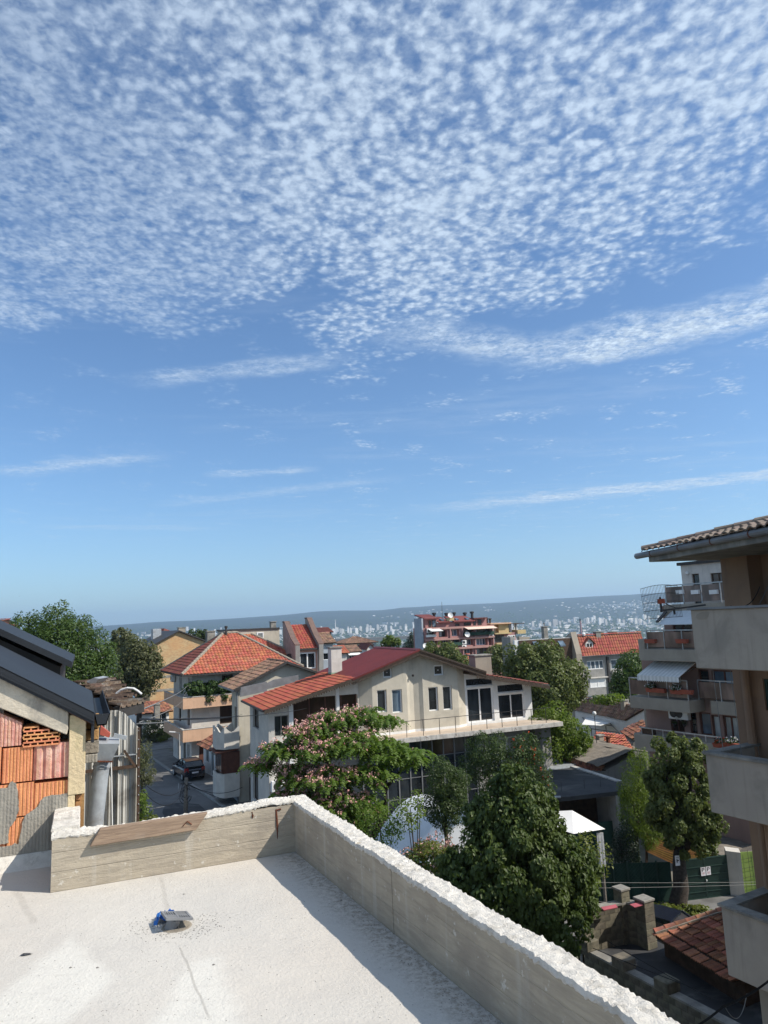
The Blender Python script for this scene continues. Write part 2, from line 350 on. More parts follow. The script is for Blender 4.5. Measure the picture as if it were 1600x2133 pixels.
# ------------------------------------------------------------------ wall planes
class WS:
    """a wall plane: s to the right as seen from outside, t = height (world z), d outwards"""
    def __init__(s, O, R):
        s.O = Vector((O[0], O[1], 0)); s.R = Vector((R[0], R[1], 0)).normalized(); s.N = s.R.cross(Z)
    def p(s, a, t, d=0.): return s.O + s.R * a + Z * t + s.N * d
    def px(s, px, py, d=0.):
        r = ray(px, py); k = (s.O + s.N * d).dot(s.N) / r.dot(s.N); q = r * k - s.O
        return q.dot(s.R), q.z
    def rect(s, x0, y0, x1, y1, d=0.):
        a, b, c, e = s.px(x0, y0, d), s.px(x1, y0, d), s.px(x0, y1, d), s.px(x1, y1, d)
        return ((a[0] + c[0]) / 2, (b[0] + e[0]) / 2, (c[1] + e[1]) / 2, (a[1] + b[1]) / 2)
    def box(s, m, s0, s1, t0, t1, d0, d1):
        m.hexa([s.p(s0, t0, d1), s.p(s1, t0, d1), s.p(s1, t0, d0), s.p(s0, t0, d0), s.p(s0, t1, d1), s.p(s1, t1, d1), s.p(s1, t1, d0), s.p(s0, t1, d0)])
    def wall(s, m, s0, s1, t0, t1, ops=(), dep=.18, top=None, step=0):
        S = sorted({s0, s1, *[o[0] for o in ops], *[o[1] for o in ops]})
        if step: S = sorted({*S, *np.arange(s0, s1, step).tolist()})
        T = sorted({t0, t1, *[o[2] for o in ops], *[o[3] for o in ops]})
        S = [x for x in S if s0 - 1e-6 <= x <= s1 + 1e-6]; T = [x for x in T if t0 - 1e-6 <= x <= t1 + 1e-6]
        tp = top or (lambda a: t1)
        for i in range(len(S) - 1):
            for j in range(len(T) - 1):
                cs, ct = (S[i] + S[i + 1]) / 2, (T[j] + T[j + 1]) / 2
                if any(o[0] < cs < o[1] and o[2] < ct < o[3] for o in ops): continue
                la, lb = min(T[j], tp(S[i])), min(T[j], tp(S[i + 1])); ha, hb = min(T[j + 1], tp(S[i])), min(T[j + 1], tp(S[i + 1]))
                if ha - la < 1e-4 and hb - lb < 1e-4: continue
                m.poly([s.p(S[i], la), s.p(S[i + 1], lb), s.p(S[i + 1], hb), s.p(S[i], ha)])
        for a, b, c, e in ops:
            m.poly([s.p(a, c), s.p(a, e), s.p(a, e, -dep), s.p(a, c, -dep)]); m.poly([s.p(b, e), s.p(b, c), s.p(b, c, -dep), s.p(b, e, -dep)])
            m.poly([s.p(a, e), s.p(b, e), s.p(b, e, -dep), s.p(a, e, -dep)]); m.poly([s.p(b, c), s.p(a, c), s.p(a, c, -dep), s.p(b, c, -dep)])
    def window(s, parent, s0, s1, t0, t1, vs=(), hs=(), d=-.10, fw=.055, fm='pvc_white', gm='glass', name='window', sill=False, label=None):
        m = MB(); W_ = s1 - s0; H = t1 - t0
        s.box(m, s0, s0 + fw, t0, t1, d - .06, d); s.box(m, s1 - fw, s1, t0, t1, d - .06, d)
        s.box(m, s0 + fw, s1 - fw, t0, t0 + fw, d - .06, d - .003); s.box(m, s0 + fw, s1 - fw, t1 - fw, t1, d - .06, d - .003)
        X = [s0 + fw / 2] + [s0 + W_ * v for v in vs] + [s1 - fw / 2]; Y = [t0 + fw / 2] + [t0 + H * h for h in hs] + [t1 - fw / 2]
        for x in X[1:-1]: s.box(m, x - fw / 2, x + fw / 2, t0 + fw, t1 - fw, d - .06, d - .005)
        for y in Y[1:-1]: s.box(m, s0 + fw, s1 - fw, y - fw * .4, y + fw * .4, d - .06, d - .007)
        w = m.build(name, fm, parent)
        if label: w['label'] = label
        gl = gm if isinstance(gm, (list, tuple)) else [gm]; k = 0
        for i in range(len(X) - 1):
            for j in range(len(Y) - 1):
                g = MB(); g.poly([s.p(X[i], Y[j], d - .035), s.p(X[i + 1], Y[j], d - .035), s.p(X[i + 1], Y[j + 1], d - .035), s.p(X[i], Y[j + 1], d - .035)])
                g.build('pane', gl[k % len(gl)], w); k += 1
        if sill:
            g = MB(); s.box(g, s0 - .06, s1 + .06, t0 - .05, t0, -.05, .06); g.build('sill', 'pvc_white', w)
        return w
def wsf(fr, a, b): return WS(fr.p(a, b, 0), fr.v)            # front wall (faces the camera side)
def wsl(fr, a, b): return WS(fr.p(a, b, 0), -fr.w)           # left wall (s grows towards the viewer)

# ------------------------------------------------------------------ roofs
PROF = {'roll': ([0, .2, .4, .6, .8, 1.0], [.012, .012, .05, .062, .05, .012]),
        'marseille': ([0, .1, .2, .5, .6, .7, 1.0], [.008, .035, .01, .008, .035, .01, .008]),
        'double': ([0, .08, .16, .3, .42, .55, .66, .78, .9, 1.0], [.0, .03, .042, .012, .008, .03, .042, .012, .006, .0]),
        'simple': ([0, .3, .6, 1.0], [.01, .05, .05, .01])}
def slope_frame(E0, E1, T0, T1):
    E0, E1, T0, T1 = map(Vector, (E0, E1, T0, T1))
    x = (E1 - E0).normalized(); n = x.cross((T0 + T1) / 2 - (E0 + E1) / 2).normalized()
    if n.z < 0: n = -n
    y = n.cross(x)
    if y.dot(T0 + T1 - E0 - E1) < 0: y = -y
    return E0, x, y, n
def tile_roof(parent, E0, E1, T0, T1, tw=.3, tl=.36, mat='tile_red', prof='roll', deck='wood_dark', thick=.1, name='tiles', seed=0, jit=.004, single=False, sag=0, over=.04, piece='roof_tile', skip=None):
    """deck slab with rows of overlapping tiles; E = eave ends, T = top ends"""
    E0, x, y, n = slope_frame(E0, E1, T0, T1)
    loc = lambda q: ((Vector(q) - E0).dot(x), (Vector(q) - E0).dot(y))
    e1, t0, t1 = loc(E1), loc(T0), loc(T1); L = max(t0[1], t1[1])
    T0, T1 = E0 + x * t0[0] + y * t0[1], E0 + x * t1[0] + y * t1[1]
    m = MB(); pts = [E0, Vector(E1)] + ([Vector(T1), Vector(T0)] if (Vector(T1) - Vector(T0)).length > .05 else [Vector(T0)])
    m.prism([p - n * thick for p in pts], n * (thick - .005)); dk = m.build('roof', deck, parent)
    rnd = random.Random(seed); ps, ph = PROF[prof]; k = len(ps); V = []; Fs = []; me = None
    rows = max(1, int(round(L / tl))); tl = L / rows
    for r in range(rows):
        ty0 = r * tl - (over if r == 0 else 0); tc = min((r + .5) * tl / L, 1)
        lo, hi = t0[0] * tc, e1[0] + (t1[0] - e1[0]) * tc
        cmin, cmax = int(math.floor(min(0, t0[0]) / tw)), int(math.ceil(max(e1[0], t1[0]) / tw))
        for c in range(cmin, cmax + 1):
            off = (tw / 2 if (r % 2 and prof == 'marseille') else 0)
            a0, a1 = c * tw + off, (c + 1) * tw + off
            if a1 <= lo + .02 or a0 >= hi - .02: continue
            if skip and skip((a0 + a1) / 2, (r + .5) * tl): continue
            j = rnd.uniform(-jit, jit); jr = rnd.uniform(-jit, jit) * 2; b = len(V)
            sg = -sag * math.sin(math.pi * (a0 - lo) / max(hi - lo, .1)) * math.sin(math.pi * tc)
            if single and a0 >= lo - .02 and a1 <= hi + .02:
                if me is None:
                    vv = [(ps[i] * tw - tw / 2, -.0, ph[i] + .045 - dz_) for dz_ in (.03, 0) for i in range(k)] + [(ps[i] * tw - tw / 2, tl * 1.1, ph[i] + .002) for i in range(k)]
                    ff = [(q * k + i, q * k + i + 1, (q + 1) * k + i + 1, (q + 1) * k + i) for q in (0, 1) for i in range(k - 1)]
                    me = bpy.data.meshes.new(piece); me.from_pydata(vv, [], ff); me.materials.append(M[mat])
                mt = Matrix((x, y, n)).transposed().to_4x4() @ Matrix.Rotation(jr * 3, 4, 'Z')
                inst(piece, me, dk, Matrix.Translation(E0 + x * ((a0 + a1) / 2 + j) + y * (ty0 + jr) + n * (sg + j)) @ mt)
                continue
            for dy, up, dn in ((ty0, .045, .03), (ty0, .045, 0), (min((r + 1) * tl + tl * .08, L), .002, 0)):
                tt = min(max(dy / L, 0), 1); l_, h_ = t0[0] * tt, e1[0] + (t1[0] - e1[0]) * tt
                for i in range(k):
                    s_ = min(max(a0 + ps[i] * tw, l_), max(h_, l_))
                    V.append(tuple(E0 + x * s_ + y * dy + n * (ph[i] + up - dn + j + sg)))
            for q_ in (0, 1):
                for i in range(k - 1): Fs.append((b + q_ * k + i, b + q_ * k + i + 1, b + (q_ + 1) * k + i + 1, b + (q_ + 1) * k + i))
    if V:
        mm = MB(); mm.v = V; mm.f = Fs; mm.build(name, mat, dk, kind='stuff')
    return dk
def caps(parent, p0, p1, r=.11, seg=.38, mat='tile_red', name='ridge_tile', single=True, mortar=None, n=6):
    """half-round cap tiles along a ridge or hip"""
    p0, p1 = Vector(p0), Vector(p1); L = (p1 - p0).length; d = (p1 - p0) / L; x = d.cross(Z).normalized(); y = x.cross(d)
    k = max(1, int(round(L / seg))); sl_ = L / k; big = MB()
    def geo(rr0, rr1):
        vv = []; 
        for t, rr in ((0, rr0), (sl_ * 1.12, rr1)):
            for i in range(n + 1):
                a = math.pi * i / n; vv.append((rr * math.cos(a), t, rr * math.sin(a) * .9))
        ff = [(i, i + 1, n + 2 + i, n + 1 + i) for i in range(n)] + [tuple(range(n + 1))]
        return vv, ff
    vv, ff = geo(r * 1.08, r * .86)
    if mortar:
        m = MB(); m.bar(p0 - y * .01, p1 - y * .01, r * 2.6, .1); m.build('mortar_bed', mortar, parent)
    if single: me = bpy.data.meshes.new(name); me.from_pydata(vv, [], ff); me.materials.append(M[mat])
    B = Matrix((x, d, y)).transposed().to_4x4(); rnd = random.Random(k)
    for i in range(k):
        mt = Matrix.Translation(p0 + d * sl_ * i + y * rnd.uniform(0, .02)) @ B @ Matrix.Rotation(rnd.uniform(-.03, .03), 4, 'Z')
        if single: inst(name, me, parent, mt)
        else: big.mesh([mt @ Vector(v) for v in vv], ff)
    if not single: big.build(name + 's', mat, parent, kind='stuff')
def chimney(parent, fr, a, b, w, d, z0, z1, mat='old_concrete', cap='old_concrete', pots=0, name='chimney'):
    c = part(name, mat, parent, lambda m: m.box(fr, a - w / 2, a + w / 2, b - d / 2, b + d / 2, z0, z1), bevel=.015)
    part('cap', cap, c, lambda m: m.box(fr, a - w / 2 - .07, a + w / 2 + .07, b - d / 2 - .07, b + d / 2 + .07, z1 + .002, z1 + .09), bevel=.01)
    for i in range(pots): part('pot', 'metal_gutter', c, lambda m: m.lathe(fr.p(a + (i - (pots - 1) / 2) * .35, b, z1 + .09), [(.08, 0), (.08, .35), (.13, .37), (.1, .45), (.0, .47)], 10))
    return c
def wire(name, label, pts, r=.012, sag=0, mat='cable_black', group=None, n=14, cat='cable'):
    P = []
    for i in range(len(pts) - 1):
        a, b = Vector(pts[i]), Vector(pts[i + 1])
        for k in range(n + (i == len(pts) - 2)):
            t = k / n; P.append(a.lerp(b, t) - Z * (4 * sag * t * (1 - t)))
    m = MB(); m.tube(P, r, 4); return tag(m.build(name, mat), label, cat, group)

# ------------------------------------------------------------------ plants
def leaf_arrays(rs, P, D, size, asp=.55, droop=0., fold=.18, oval=False):
    """P points, D preferred normals; rhombic folded leaves"""
    n = len(P); nn = D + rs.normal(0, .55, (n, 3)); nn /= np.linalg.norm(nn, axis=1)[:, None]
    t = rs.normal(0, 1, (n, 3)); t[:, 2] -= droop * 2.2; t -= nn * (t * nn).sum(1)[:, None]; t /= np.linalg.norm(t, axis=1)[:, None] + 1e-9
    b = np.cross(nn, t); L = (size * rs.uniform(.65, 1.25, n))[:, None]; Wd = L * asp * .5
    up = nn * L * fold * .5
    if oval: v = np.stack([P - t * L * .5, P + b * Wd * .85 - t * L * .18 + up, P + b * Wd * .8 + t * L * .2 + up * .6 - Z_ * L * .04, P + t * L * .5 - Z_ * L * .14, P - t * L * .5, P + t * L * .5 - Z_ * L * .14, P - b * Wd * .8 + t * L * .2 + up * .6 - Z_ * L * .04, P - b * Wd * .85 - t * L * .18 + up], 1)
    else: v = np.stack([P - t * L * .5, P + b * Wd + up, P + t * L * .5 - Z_ * L * .1, P - b * Wd + up], 1)
    return v.reshape(-1, 3)
Z_ = np.array([0, 0, 1.])
def crown_points(rs, lobes, n, sub=9, subr=.42, shell=.75):
    """leaf positions on clumps that sit all over each lobe"""
    vol = np.array([l[1][0] * l[1][1] + l[1][1] * l[1][2] + l[1][0] * l[1][2] for l in lobes]); cnt = (n * vol / vol.sum()).astype(int); P = []; D = []
    for (c, R), k in zip(lobes, cnt):
        c, R = np.array(c, float), np.array(R, float); ns = max(5, int(sub)); q = np.arange(ns) + .5
        ph = np.arccos(1 - 2 * q / ns); th = np.pi * (1 + 5 ** .5) * q + rs.uniform(0, 6)
        u = np.stack([np.cos(th) * np.sin(ph), np.sin(th) * np.sin(ph), np.cos(ph)], 1)
        sc = c + u * R * rs.uniform(.52, .82, (ns, 1)); sr = rs.uniform(.7, 1.3, ns) * subr
        pick = rs.randint(0, ns, k); d = rs.normal(0, 1, (k, 3)); d /= np.linalg.norm(d, axis=1)[:, None]
        rad = rs.uniform(0, 1, k) ** (1 - shell); p = sc[pick] + d * (rad * sr[pick])[:, None] * R
        o = (p - c) / R; o /= np.linalg.norm(o, axis=1)[:, None] + 1e-9
        P.append(p); D.append(d * .6 + o * .5 + Z_ * .35)
    return np.concatenate(P), np.concatenate(D)
def foliage(parent, name, mat, lobes, n, leaf, seed=0, sub=9, subr=.42, asp=.55, droop=0., shell=.75, cut=None, oval=False):
    rs = np.random.RandomState(seed); P, D = crown_points(rs, lobes, n, sub, subr, shell)
    if cut: k = cut(P); P, D = P[k], D[k]
    v = leaf_arrays(rs, P, D, leaf, asp, droop, oval=oval); f = np.arange(len(v)).reshape(-1, 4)
    return npmesh(name, v, f, mat, parent), P, D
def limbs(parent, base, top, lobes, r0, mat='bark', seed=0, name='trunk', extra=()):
    rnd = random.Random(seed); m = MB(); base, top = Vector(base), Vector(top)
    k = [base - Z * .2, base + Z * .15, base.lerp(top, .35) + Vector((rnd.uniform(-.1, .1), rnd.uniform(-.1, .1), 0)), base.lerp(top, .7) + Vector((rnd.uniform(-.1, .1), 0, 0)), top]
    m.tube(k, [r0 * 1.5, r0 * 1.15, r0, r0 * .85, r0 * .7], 9)
    for c, R in lobes:
        c = Vector(c); mid_ = top.lerp(c, .5) + Vector((rnd.uniform(-.3, .3), rnd.uniform(-.3, .3), rnd.uniform(-.1, .3))) * min(R[0], 1)
        st_ = base.lerp(top, rnd.uniform(.8, .98)); m.tube([st_, mid_, c, c + Vector((0, 0, R[2] * .5))], [r0 * .5, r0 * .33, r0 * .18, r0 * .07], 6)
    for e in extra: m.tube(*e)
    return m.build(name, mat, parent, smooth=True)
def tree(name, label, base, lobes, n, leaf, mat, r0=.16, fork=.45, seed=0, group=None, bark='bark', cat='tree', **k):
    base = Vector(base); t = thing(name, label, cat, base, group)
    low = min(c[2] - R[2] for c, R in lobes); cx = sum(c[0] for c, R in lobes) / len(lobes); cy = sum(c[1] for c, R in lobes) / len(lobes)
    top = Vector((base.x + (cx - base.x) * .5, base.y + (cy - base.y) * .5, max(base.z + .6, low + (max(c[2] for c, R in lobes) - low) * fork)))
    limbs(t, base, top, lobes, r0, bark, seed)
    cr, P, D = foliage(t, 'crown', mat, lobes, n, leaf, seed, **k)
    return t, P, D
def px_lobes(specs, Y):
    """lobes from sight lines: (px, py, radius in px, depth offset, squash)"""
    out = []
    for sp in specs:
        x, y, r = sp[:3]; dy = sp[3] if len(sp) > 3 else 0; sq = sp[4] if len(sp) > 4 else 1
        c = aty(x, y, Y + dy); R = r / F * (Y + dy) * 1.04; out.append((tuple(c), (R, R, R * sq)))
    return out
def shrub(name, label, c, R, n, leaf, mat, seed=0, cat='shrub', group=None, ground=None, **k):
    c = Vector(c); base = Vector((c.x, c.y, ground if ground is not None else c.z - R[2])); t = thing(name, label, cat, base, group)
    m = MB(); rnd = random.Random(seed)
    for i in range(5): m.tube([base - Z * .05, base.lerp(c, .5) + Vector((rnd.uniform(-.3, .3) * R[0], rnd.uniform(-.3, .3) * R[1], 0)), c + Vector((rnd.uniform(-.5, .5) * R[0], rnd.uniform(-.5, .5) * R[1], rnd.uniform(0, .5) * R[2]))], [.04, .03, .01], 5)
    m.build('stem', 'bark', t); cr, P, D = foliage(t, 'foliage', mat, [(tuple(c), R)], n, leaf, seed, **k)
    return t, P, D
def blossoms(parent, mat, P, n, size, seed=0, name='blossoms', up=True, pet=4, sp=.28):
    """little tufts of three crossed petals"""
    rs = np.random.RandomState(seed); k = rs.choice(len(P), min(n, len(P)), False); Q = P[k] + rs.normal(0, size * .4, (len(k), 3)) + (Z_ * size * .6 if up else 0)
    Q = np.repeat(Q, pet, 0) + rs.normal(0, size * sp, (len(k) * pet, 3)); D = rs.normal(0, 1, Q.shape)
    v = leaf_arrays(rs, Q, D, size, .7); o = npmesh(name, v, np.arange(len(v)).reshape(-1, 4), mat, parent); o['kind'] = 'stuff'; return o
# ================================================================== the roof the photographer stands on
G0 = Fr(23); FZ = -1.6
U = Vector((math.cos(math.radians(-63.6)), math.sin(math.radians(-63.6)), 0)); UN = Vector((-U.y, U.x, 0))   # along / out of the right parapet
C0 = Vector((-.73, 5.36, 0)); BI = 5.217
def screed():
    m, t, b = base_mat('screed', .9, .2)
    co = t.n('ShaderNodeTexCoord').outputs['Object']
    c = t.mix(t.ss(t.noise(co, 1.3, 5, .6), .35, .65), c4((.565, .535, .48)), c4((.515, .49, .445)))
    c = t.mix(t.m('MULTIPLY', t.ss(t.noise(co, .55, 3, .5), .45, .7), .5), c, c4((.575, .52, .45)))
    s = t.n('ShaderNodeSeparateXYZ'); wob = t.n('ShaderNodeTexNoise'); t.l(co, wob.inputs[0]); wob.inputs['Scale'].default_value = 6
    va = t.n('ShaderNodeVectorMath', operation='MULTIPLY_ADD'); t.l(wob.outputs[1], va.inputs[0]); va.inputs[1].default_value = (.12, .12, 0); t.l(co, va.inputs[2]); t.l(va.outputs[0], s.inputs[0]); s2 = t.n('ShaderNodeSeparateXYZ'); vb = t.n('ShaderNodeVectorMath', operation='MULTIPLY_ADD'); t.l(wob.outputs[1], vb.inputs[0]); vb.inputs[1].default_value = (.025, .025, 0); t.l(co, vb.inputs[2]); t.l(vb.outputs[0], s2.inputs[0])
    def half(p, q, w):        # soft half plane left of p->q
        d = (q - p).normalized(); return t.ss(t.m('ADD', t.m('MULTIPLY', s.outputs[0], -d.y), t.m('MULTIPLY', s.outputs[1], d.x)), -p.x * d.y + p.y * d.x - w, -p.x * d.y + p.y * d.x + w)
    def patch(pts, w):
        P = [atz(x, y, FZ) + Vector((.06, .06, 0)) for x, y in pts]; r = 1.0
        for i in range(len(P)): r = t.m('MULTIPLY', half(P[i], P[(i + 1) % len(P)], w), r)
        return r
    w = t.m('MAXIMUM', patch([(-80, 2140), (130, 2150), (238, 2045), (145, 1952)], .05), patch([(300, 2160), (520, 2160), (450, 1990), (395, 2000)], .06))
    c = t.mix(t.m('MULTIPLY', w, .75), c, c4((.65, .63, .57)))
    # hairline seams that run to the drain, and scattered grit stains
    def seam(p, q, w):
        P, Q = atz(*p, FZ) + Vector((.0125, .0125, 0)), atz(*q, FZ) + Vector((.0125, .0125, 0)); d = (Q - P).normalized(); L = (Q - P).length
        dist = t.m('ABSOLUTE', t.m('ADD', t.m('ADD', t.m('MULTIPLY', s2.outputs[0], -d.y), t.m('MULTIPLY', s2.outputs[1], d.x)), P.x * d.y - P.y * d.x))
        al = t.m('ADD', t.m('ADD', t.m('MULTIPLY', s2.outputs[0], d.x), t.m('MULTIPLY', s2.outputs[1], d.y)), -(P.x * d.x + P.y * d.y))
        return t.m('MULTIPLY', t.ss(dist, w, w * .3), t.m('MULTIPLY', t.ss(al, 0, .1), t.ss(al, L, L - .1)))
    sm = seam((372, 1965), (440, 2133), .008)
    for a in (((335, 1820), (350, 1905), .02), ((30, 1850), (75, 1930), .03)): sm = t.m('MAXIMUM', sm, t.m('MULTIPLY', seam(*a), .5))
    c = t.mix(t.m('MULTIPLY', sm, .45), c, c4((.25, .23, .20)))
    gr = t.m('MULTIPLY', t.ss(t.noise(co, 75, 2, .5), .66, .76), t.ss(t.noise(co, 2.2, 4, .7), .47, .7))
    c = t.mix(t.m('MULTIPLY', gr, .6), c, c4((.22, .20, .17)))
    # trowel sweeps, and dirt swept against the foot of the right parapet
    tw_ = t.noise(t.map(co, (2, 9, 1), (0, 0, .5)), 2.4, 5, .6, .8); c = t.mix(t.m('MULTIPLY', t.ss(tw_, .48, .72), .35), c, c4((.50, .475, .435)))
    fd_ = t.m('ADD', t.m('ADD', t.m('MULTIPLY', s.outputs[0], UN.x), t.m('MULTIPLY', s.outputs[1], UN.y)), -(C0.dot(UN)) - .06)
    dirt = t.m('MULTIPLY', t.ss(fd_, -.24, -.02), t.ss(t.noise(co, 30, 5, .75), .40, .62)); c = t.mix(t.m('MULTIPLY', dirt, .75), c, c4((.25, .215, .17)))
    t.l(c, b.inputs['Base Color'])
    bn = t.n('ShaderNodeBump'); bn.inputs['Strength'].default_value = .6; bn.inputs['Distance'].default_value = .012
    t.l(t.m('ADD', t.m('ADD', t.noise(co, 55, 6, .7), t.m('MULTIPLY', t.noise(co, 7, 3), 1.2)), t.m('MULTIPLY', tw_, .8)), bn.inputs['Height']); t.l(bn.outputs[0], b.inputs['Normal'])
screed()
def board_concrete():
    m, t, b = base_mat('board_concrete', .92, .2)
    co = t.n('ShaderNodeTexCoord').outputs['Object']
    g = t.noise(t.map(co, (1.3, 1.3, 9)), 3.5, 5, .65, .6)            # plank grain, drawn out sideways
    c = t.mix(t.ss(g, .3, .7), c4((.44, .38, .29)), c4((.335, .29, .225)))
    c = t.mix(t.m('MULTIPLY', t.ss(t.noise(co, 3, 5, .6), .45, .7), .7), c, c4((.29, .25, .20)))
    c = t.mix(t.m('MULTIPLY', t.ss(t.noise(co, 16, 4, .7), .62, .7), .7), c, c4((.62, .59, .52)))
    c = t.mix(t.m('MULTIPLY', t.ss(t.noise(t.map(co, (6, 6, .5)), 2, 4), .55, .75), .45), c, c4((.50, .47, .41)))
    t.l(c, b.inputs['Base Color'])
    s = t.n('ShaderNodeSeparateXYZ'); t.l(co, s.inputs[0])
    seams = t.m('PINGPONG', s.outputs[2], .058); bn = t.n('ShaderNodeBump'); bn.inputs['Strength'].default_value = .6; bn.inputs['Distance'].default_value = .012
    t.l(t.m('ADD', t.m('ADD', t.m('MULTIPLY', t.ss(seams, 0, .004), .35), t.m('MULTIPLY', g, 1.1)), t.m('MULTIPLY', t.noise(co, 40, 4, .7), .45)), bn.inputs['Height']); t.l(bn.outputs[0], b.inputs['Normal'])
board_concrete()
pm('crust', (.74, .70, .625), (.66, .62, .55), 22, .95, .8, 150, c3=(.50, .465, .40), s3=11, bdist=.015)
def plank_mat():
    m, t, b = base_mat('plank_wood', .85, .2); co = t.n('ShaderNodeTexCoord').outputs['Object']
    r = t.map(co, (1, 1, 1), (0, 0, math.radians(-23)))
    g = t.noise(t.map(r, (1.2, 9, 16)), 4, 5, .6, 1.2); c = t.mix(t.ss(g, .3, .7), c4((.34, .245, .17)), c4((.21, .148, .105)))
    c = t.mix(t.m('MULTIPLY', t.ss(t.noise(co, 5, 4), .5, .75), .5), c, c4((.36, .30, .24))); t.l(c, b.inputs['Base Color'])
    bn = t.n('ShaderNodeBump'); bn.inputs['Strength'].default_value = .5; bn.inputs['Distance'].default_value = .006; t.l(g, bn.inputs['Height']); t.l(bn.outputs[0], b.inputs['Normal'])
plank_mat()

def floor_sheet():
    n = 60; v = []; f = []
    A0, A1, B0, B1 = -7., 10., -6., 5.9
    pts = [(-7, -6), (9, -6)]
    # outline: inner faces of both parapets and the wall of the house on the left
    m = MB(); P = [G0.p(-7, -6, FZ), (C0 + U * 12.5 + Z * FZ), C0 + Z * FZ, G0.p(-.155, BI, FZ), G0.p(-.155, 5.9, FZ), G0.p(-7, 5.9, FZ)]
    P[2] = C0 + UN * .05 + Z * FZ + G0.w * .05; P[1] += UN * .05; P[3] += G0.w * .05; P.insert(3, G0.p(1.42, BI + .05, FZ)); P.pop(2)
    P = [Vector(p) for p in P]; m.prism([p - Z * .3 for p in P], Z * .3)
    return struct(m.build('roof_floor', 'screed'))
floor_sheet()
own = thing('camera_building', 'pale rendered body of the flat roofed building under the terrace', 'building', G0.p(0, 0, -12.2))
part('wall', 'stucco_white', own, lambda m: m.prism([G0.p(-7, -6, -12.3), C0 + U * 12.4 + UN * .15 - Z * 12.3, C0 + UN * .15 - Z * 12.3, G0.p(-7, 5.36, -12.3)], Z * 10.38))

def crust(parent, p0, p1, out, wd, zt, seed, amp=.02, step=.013, lift=None):
    """rough hardened spill of cement along the top of a wall from p0 to p1"""
    d = (p1 - p0); L = d.length; d /= L; n = int(L / step); k = 13; V = []; Fc = []
    for i in range(n + 1):
        s = L * i / n; base = p0 + d * s
        e0 = .012 + .02 * max(0, fbm(s * 5, seed)) + .012 * fbm(s * 24, seed + 3); e1 = .02 + .02 * fbm(s * 6, seed + 9)
        hh = (lift(s) if lift else 0) + .012 * fbm(s * 3, seed + 5)
        prof = [(-.001, -.008 - e0 * .5), (-.006, -.005), (-.003, .004)] + [(wd * j / 7., .012) for j in range(0, 8)] + [(wd + .006, 0), (wd + .004, -.04 - e1)]
        for j, (o, z) in enumerate(prof):
            r = fbm(s * 30, o * 30 + seed, 1.7) * amp * (.3 if 2 < j < 11 else .3) + fbm(s * 85, o * 85, seed) * .010
            V.append(base + out * (o + r * .35) + Z * (zt + z + hh + r * .8))
    for i in range(n):
        for j in range(k - 1): Fc.append((i * k + j, (i + 1) * k + j, (i + 1) * k + j + 1, i * k + j + 1))
    b = n * k; Fc += [tuple(range(k)), tuple(range(b, b + k))[::-1]]
    m = MB(); m.v = V; m.f = Fc; return m.build('coping', 'crust', parent)
H = .325
rp = thing('parapet_wall', 'long low board-marked concrete parapet running along the right edge of the roof', 'wall', C0 + Z * FZ)
part('wall', 'board_concrete', rp, lambda m: m.prism([C0 + Z * (FZ - .3), C0 + U * 12 + Z * (FZ - .3), C0 + U * 12 + UN * .115 + Z * (FZ - .3), C0 + UN * .115 - U * .07 + Z * (FZ - .3), C0 + G0.w * .115 - U * .0 + Z * (FZ - .3)], Z * (H + .3)))
crust(rp, C0 - U * .11 + UN * .0, C0 + U * 12, UN, .115, FZ + H, 3, lift=lambda s: .02 * math.exp(-s * 5))
part('wall_seam', 'board_concrete', rp, lambda m: m.prism([C0 + U * t - UN * .004 + Z * FZ for t in (1.55, 1.565)] + [C0 + U * t - UN * .004 + Z * (FZ + H - .02) for t in (1.56, 1.545)], UN * .008))
bp = thing('parapet_wall', 'short concrete parapet across the back of the roof with a plank nailed to it', 'wall', G0.p(.6, 5.3, FZ))
part('wall', 'board_concrete', bp, lambda m: m.prism([G0.p(-.155, BI, FZ - .3), G0.p(1.43, BI, FZ - .3), G0.p(1.43, BI + .115, FZ - .3), G0.p(.0, BI + .115, FZ - .3), G0.p(.0, 5.9, FZ - .3), G0.p(-.155, 5.9, FZ - .3)], Z * (H + .3)))
crust(bp, G0.p(-.16, BI, 0), G0.p(1.44, BI, 0), G0.w, .115, FZ + H, 8, lift=lambda s: .03 * math.exp(-((s - 1.45) / .2) ** 2) - .012 * math.exp(-((s - .45) / .25) ** 2))
crust(bp, G0.p(-.16, 5.9, 0), G0.p(-.16, BI + .1, 0), G0.v, .16, FZ + H, 17, lift=lambda s: .02)
# pocks, a pale splash and rusty bar ends in the back parapet
wsb = wsf(G0, 0, BI)
for (x0, y0), (x1, y1) in (((575, 1686), (578, 1748)), ((525, 1692), (526, 1705))):
    a, b = wsb.px(x0, y0), wsb.px(x1, y1)
    part('rust_bar', 'rust', bp, lambda m: m.tube([wsb.p(*a, -.004), wsb.p((a[0] + b[0]) / 2 + .003, (a[1] + b[1]) / 2, .004), wsb.p(*b, -.002)], [.008, .007, .003], 6))
part('rust_bar', 'rust', bp, lambda m: m.tube([wsb.p(*wsb.px(575, 1688), -.003), wsb.p(*wsb.px(585, 1685), .005)], .006, 6))
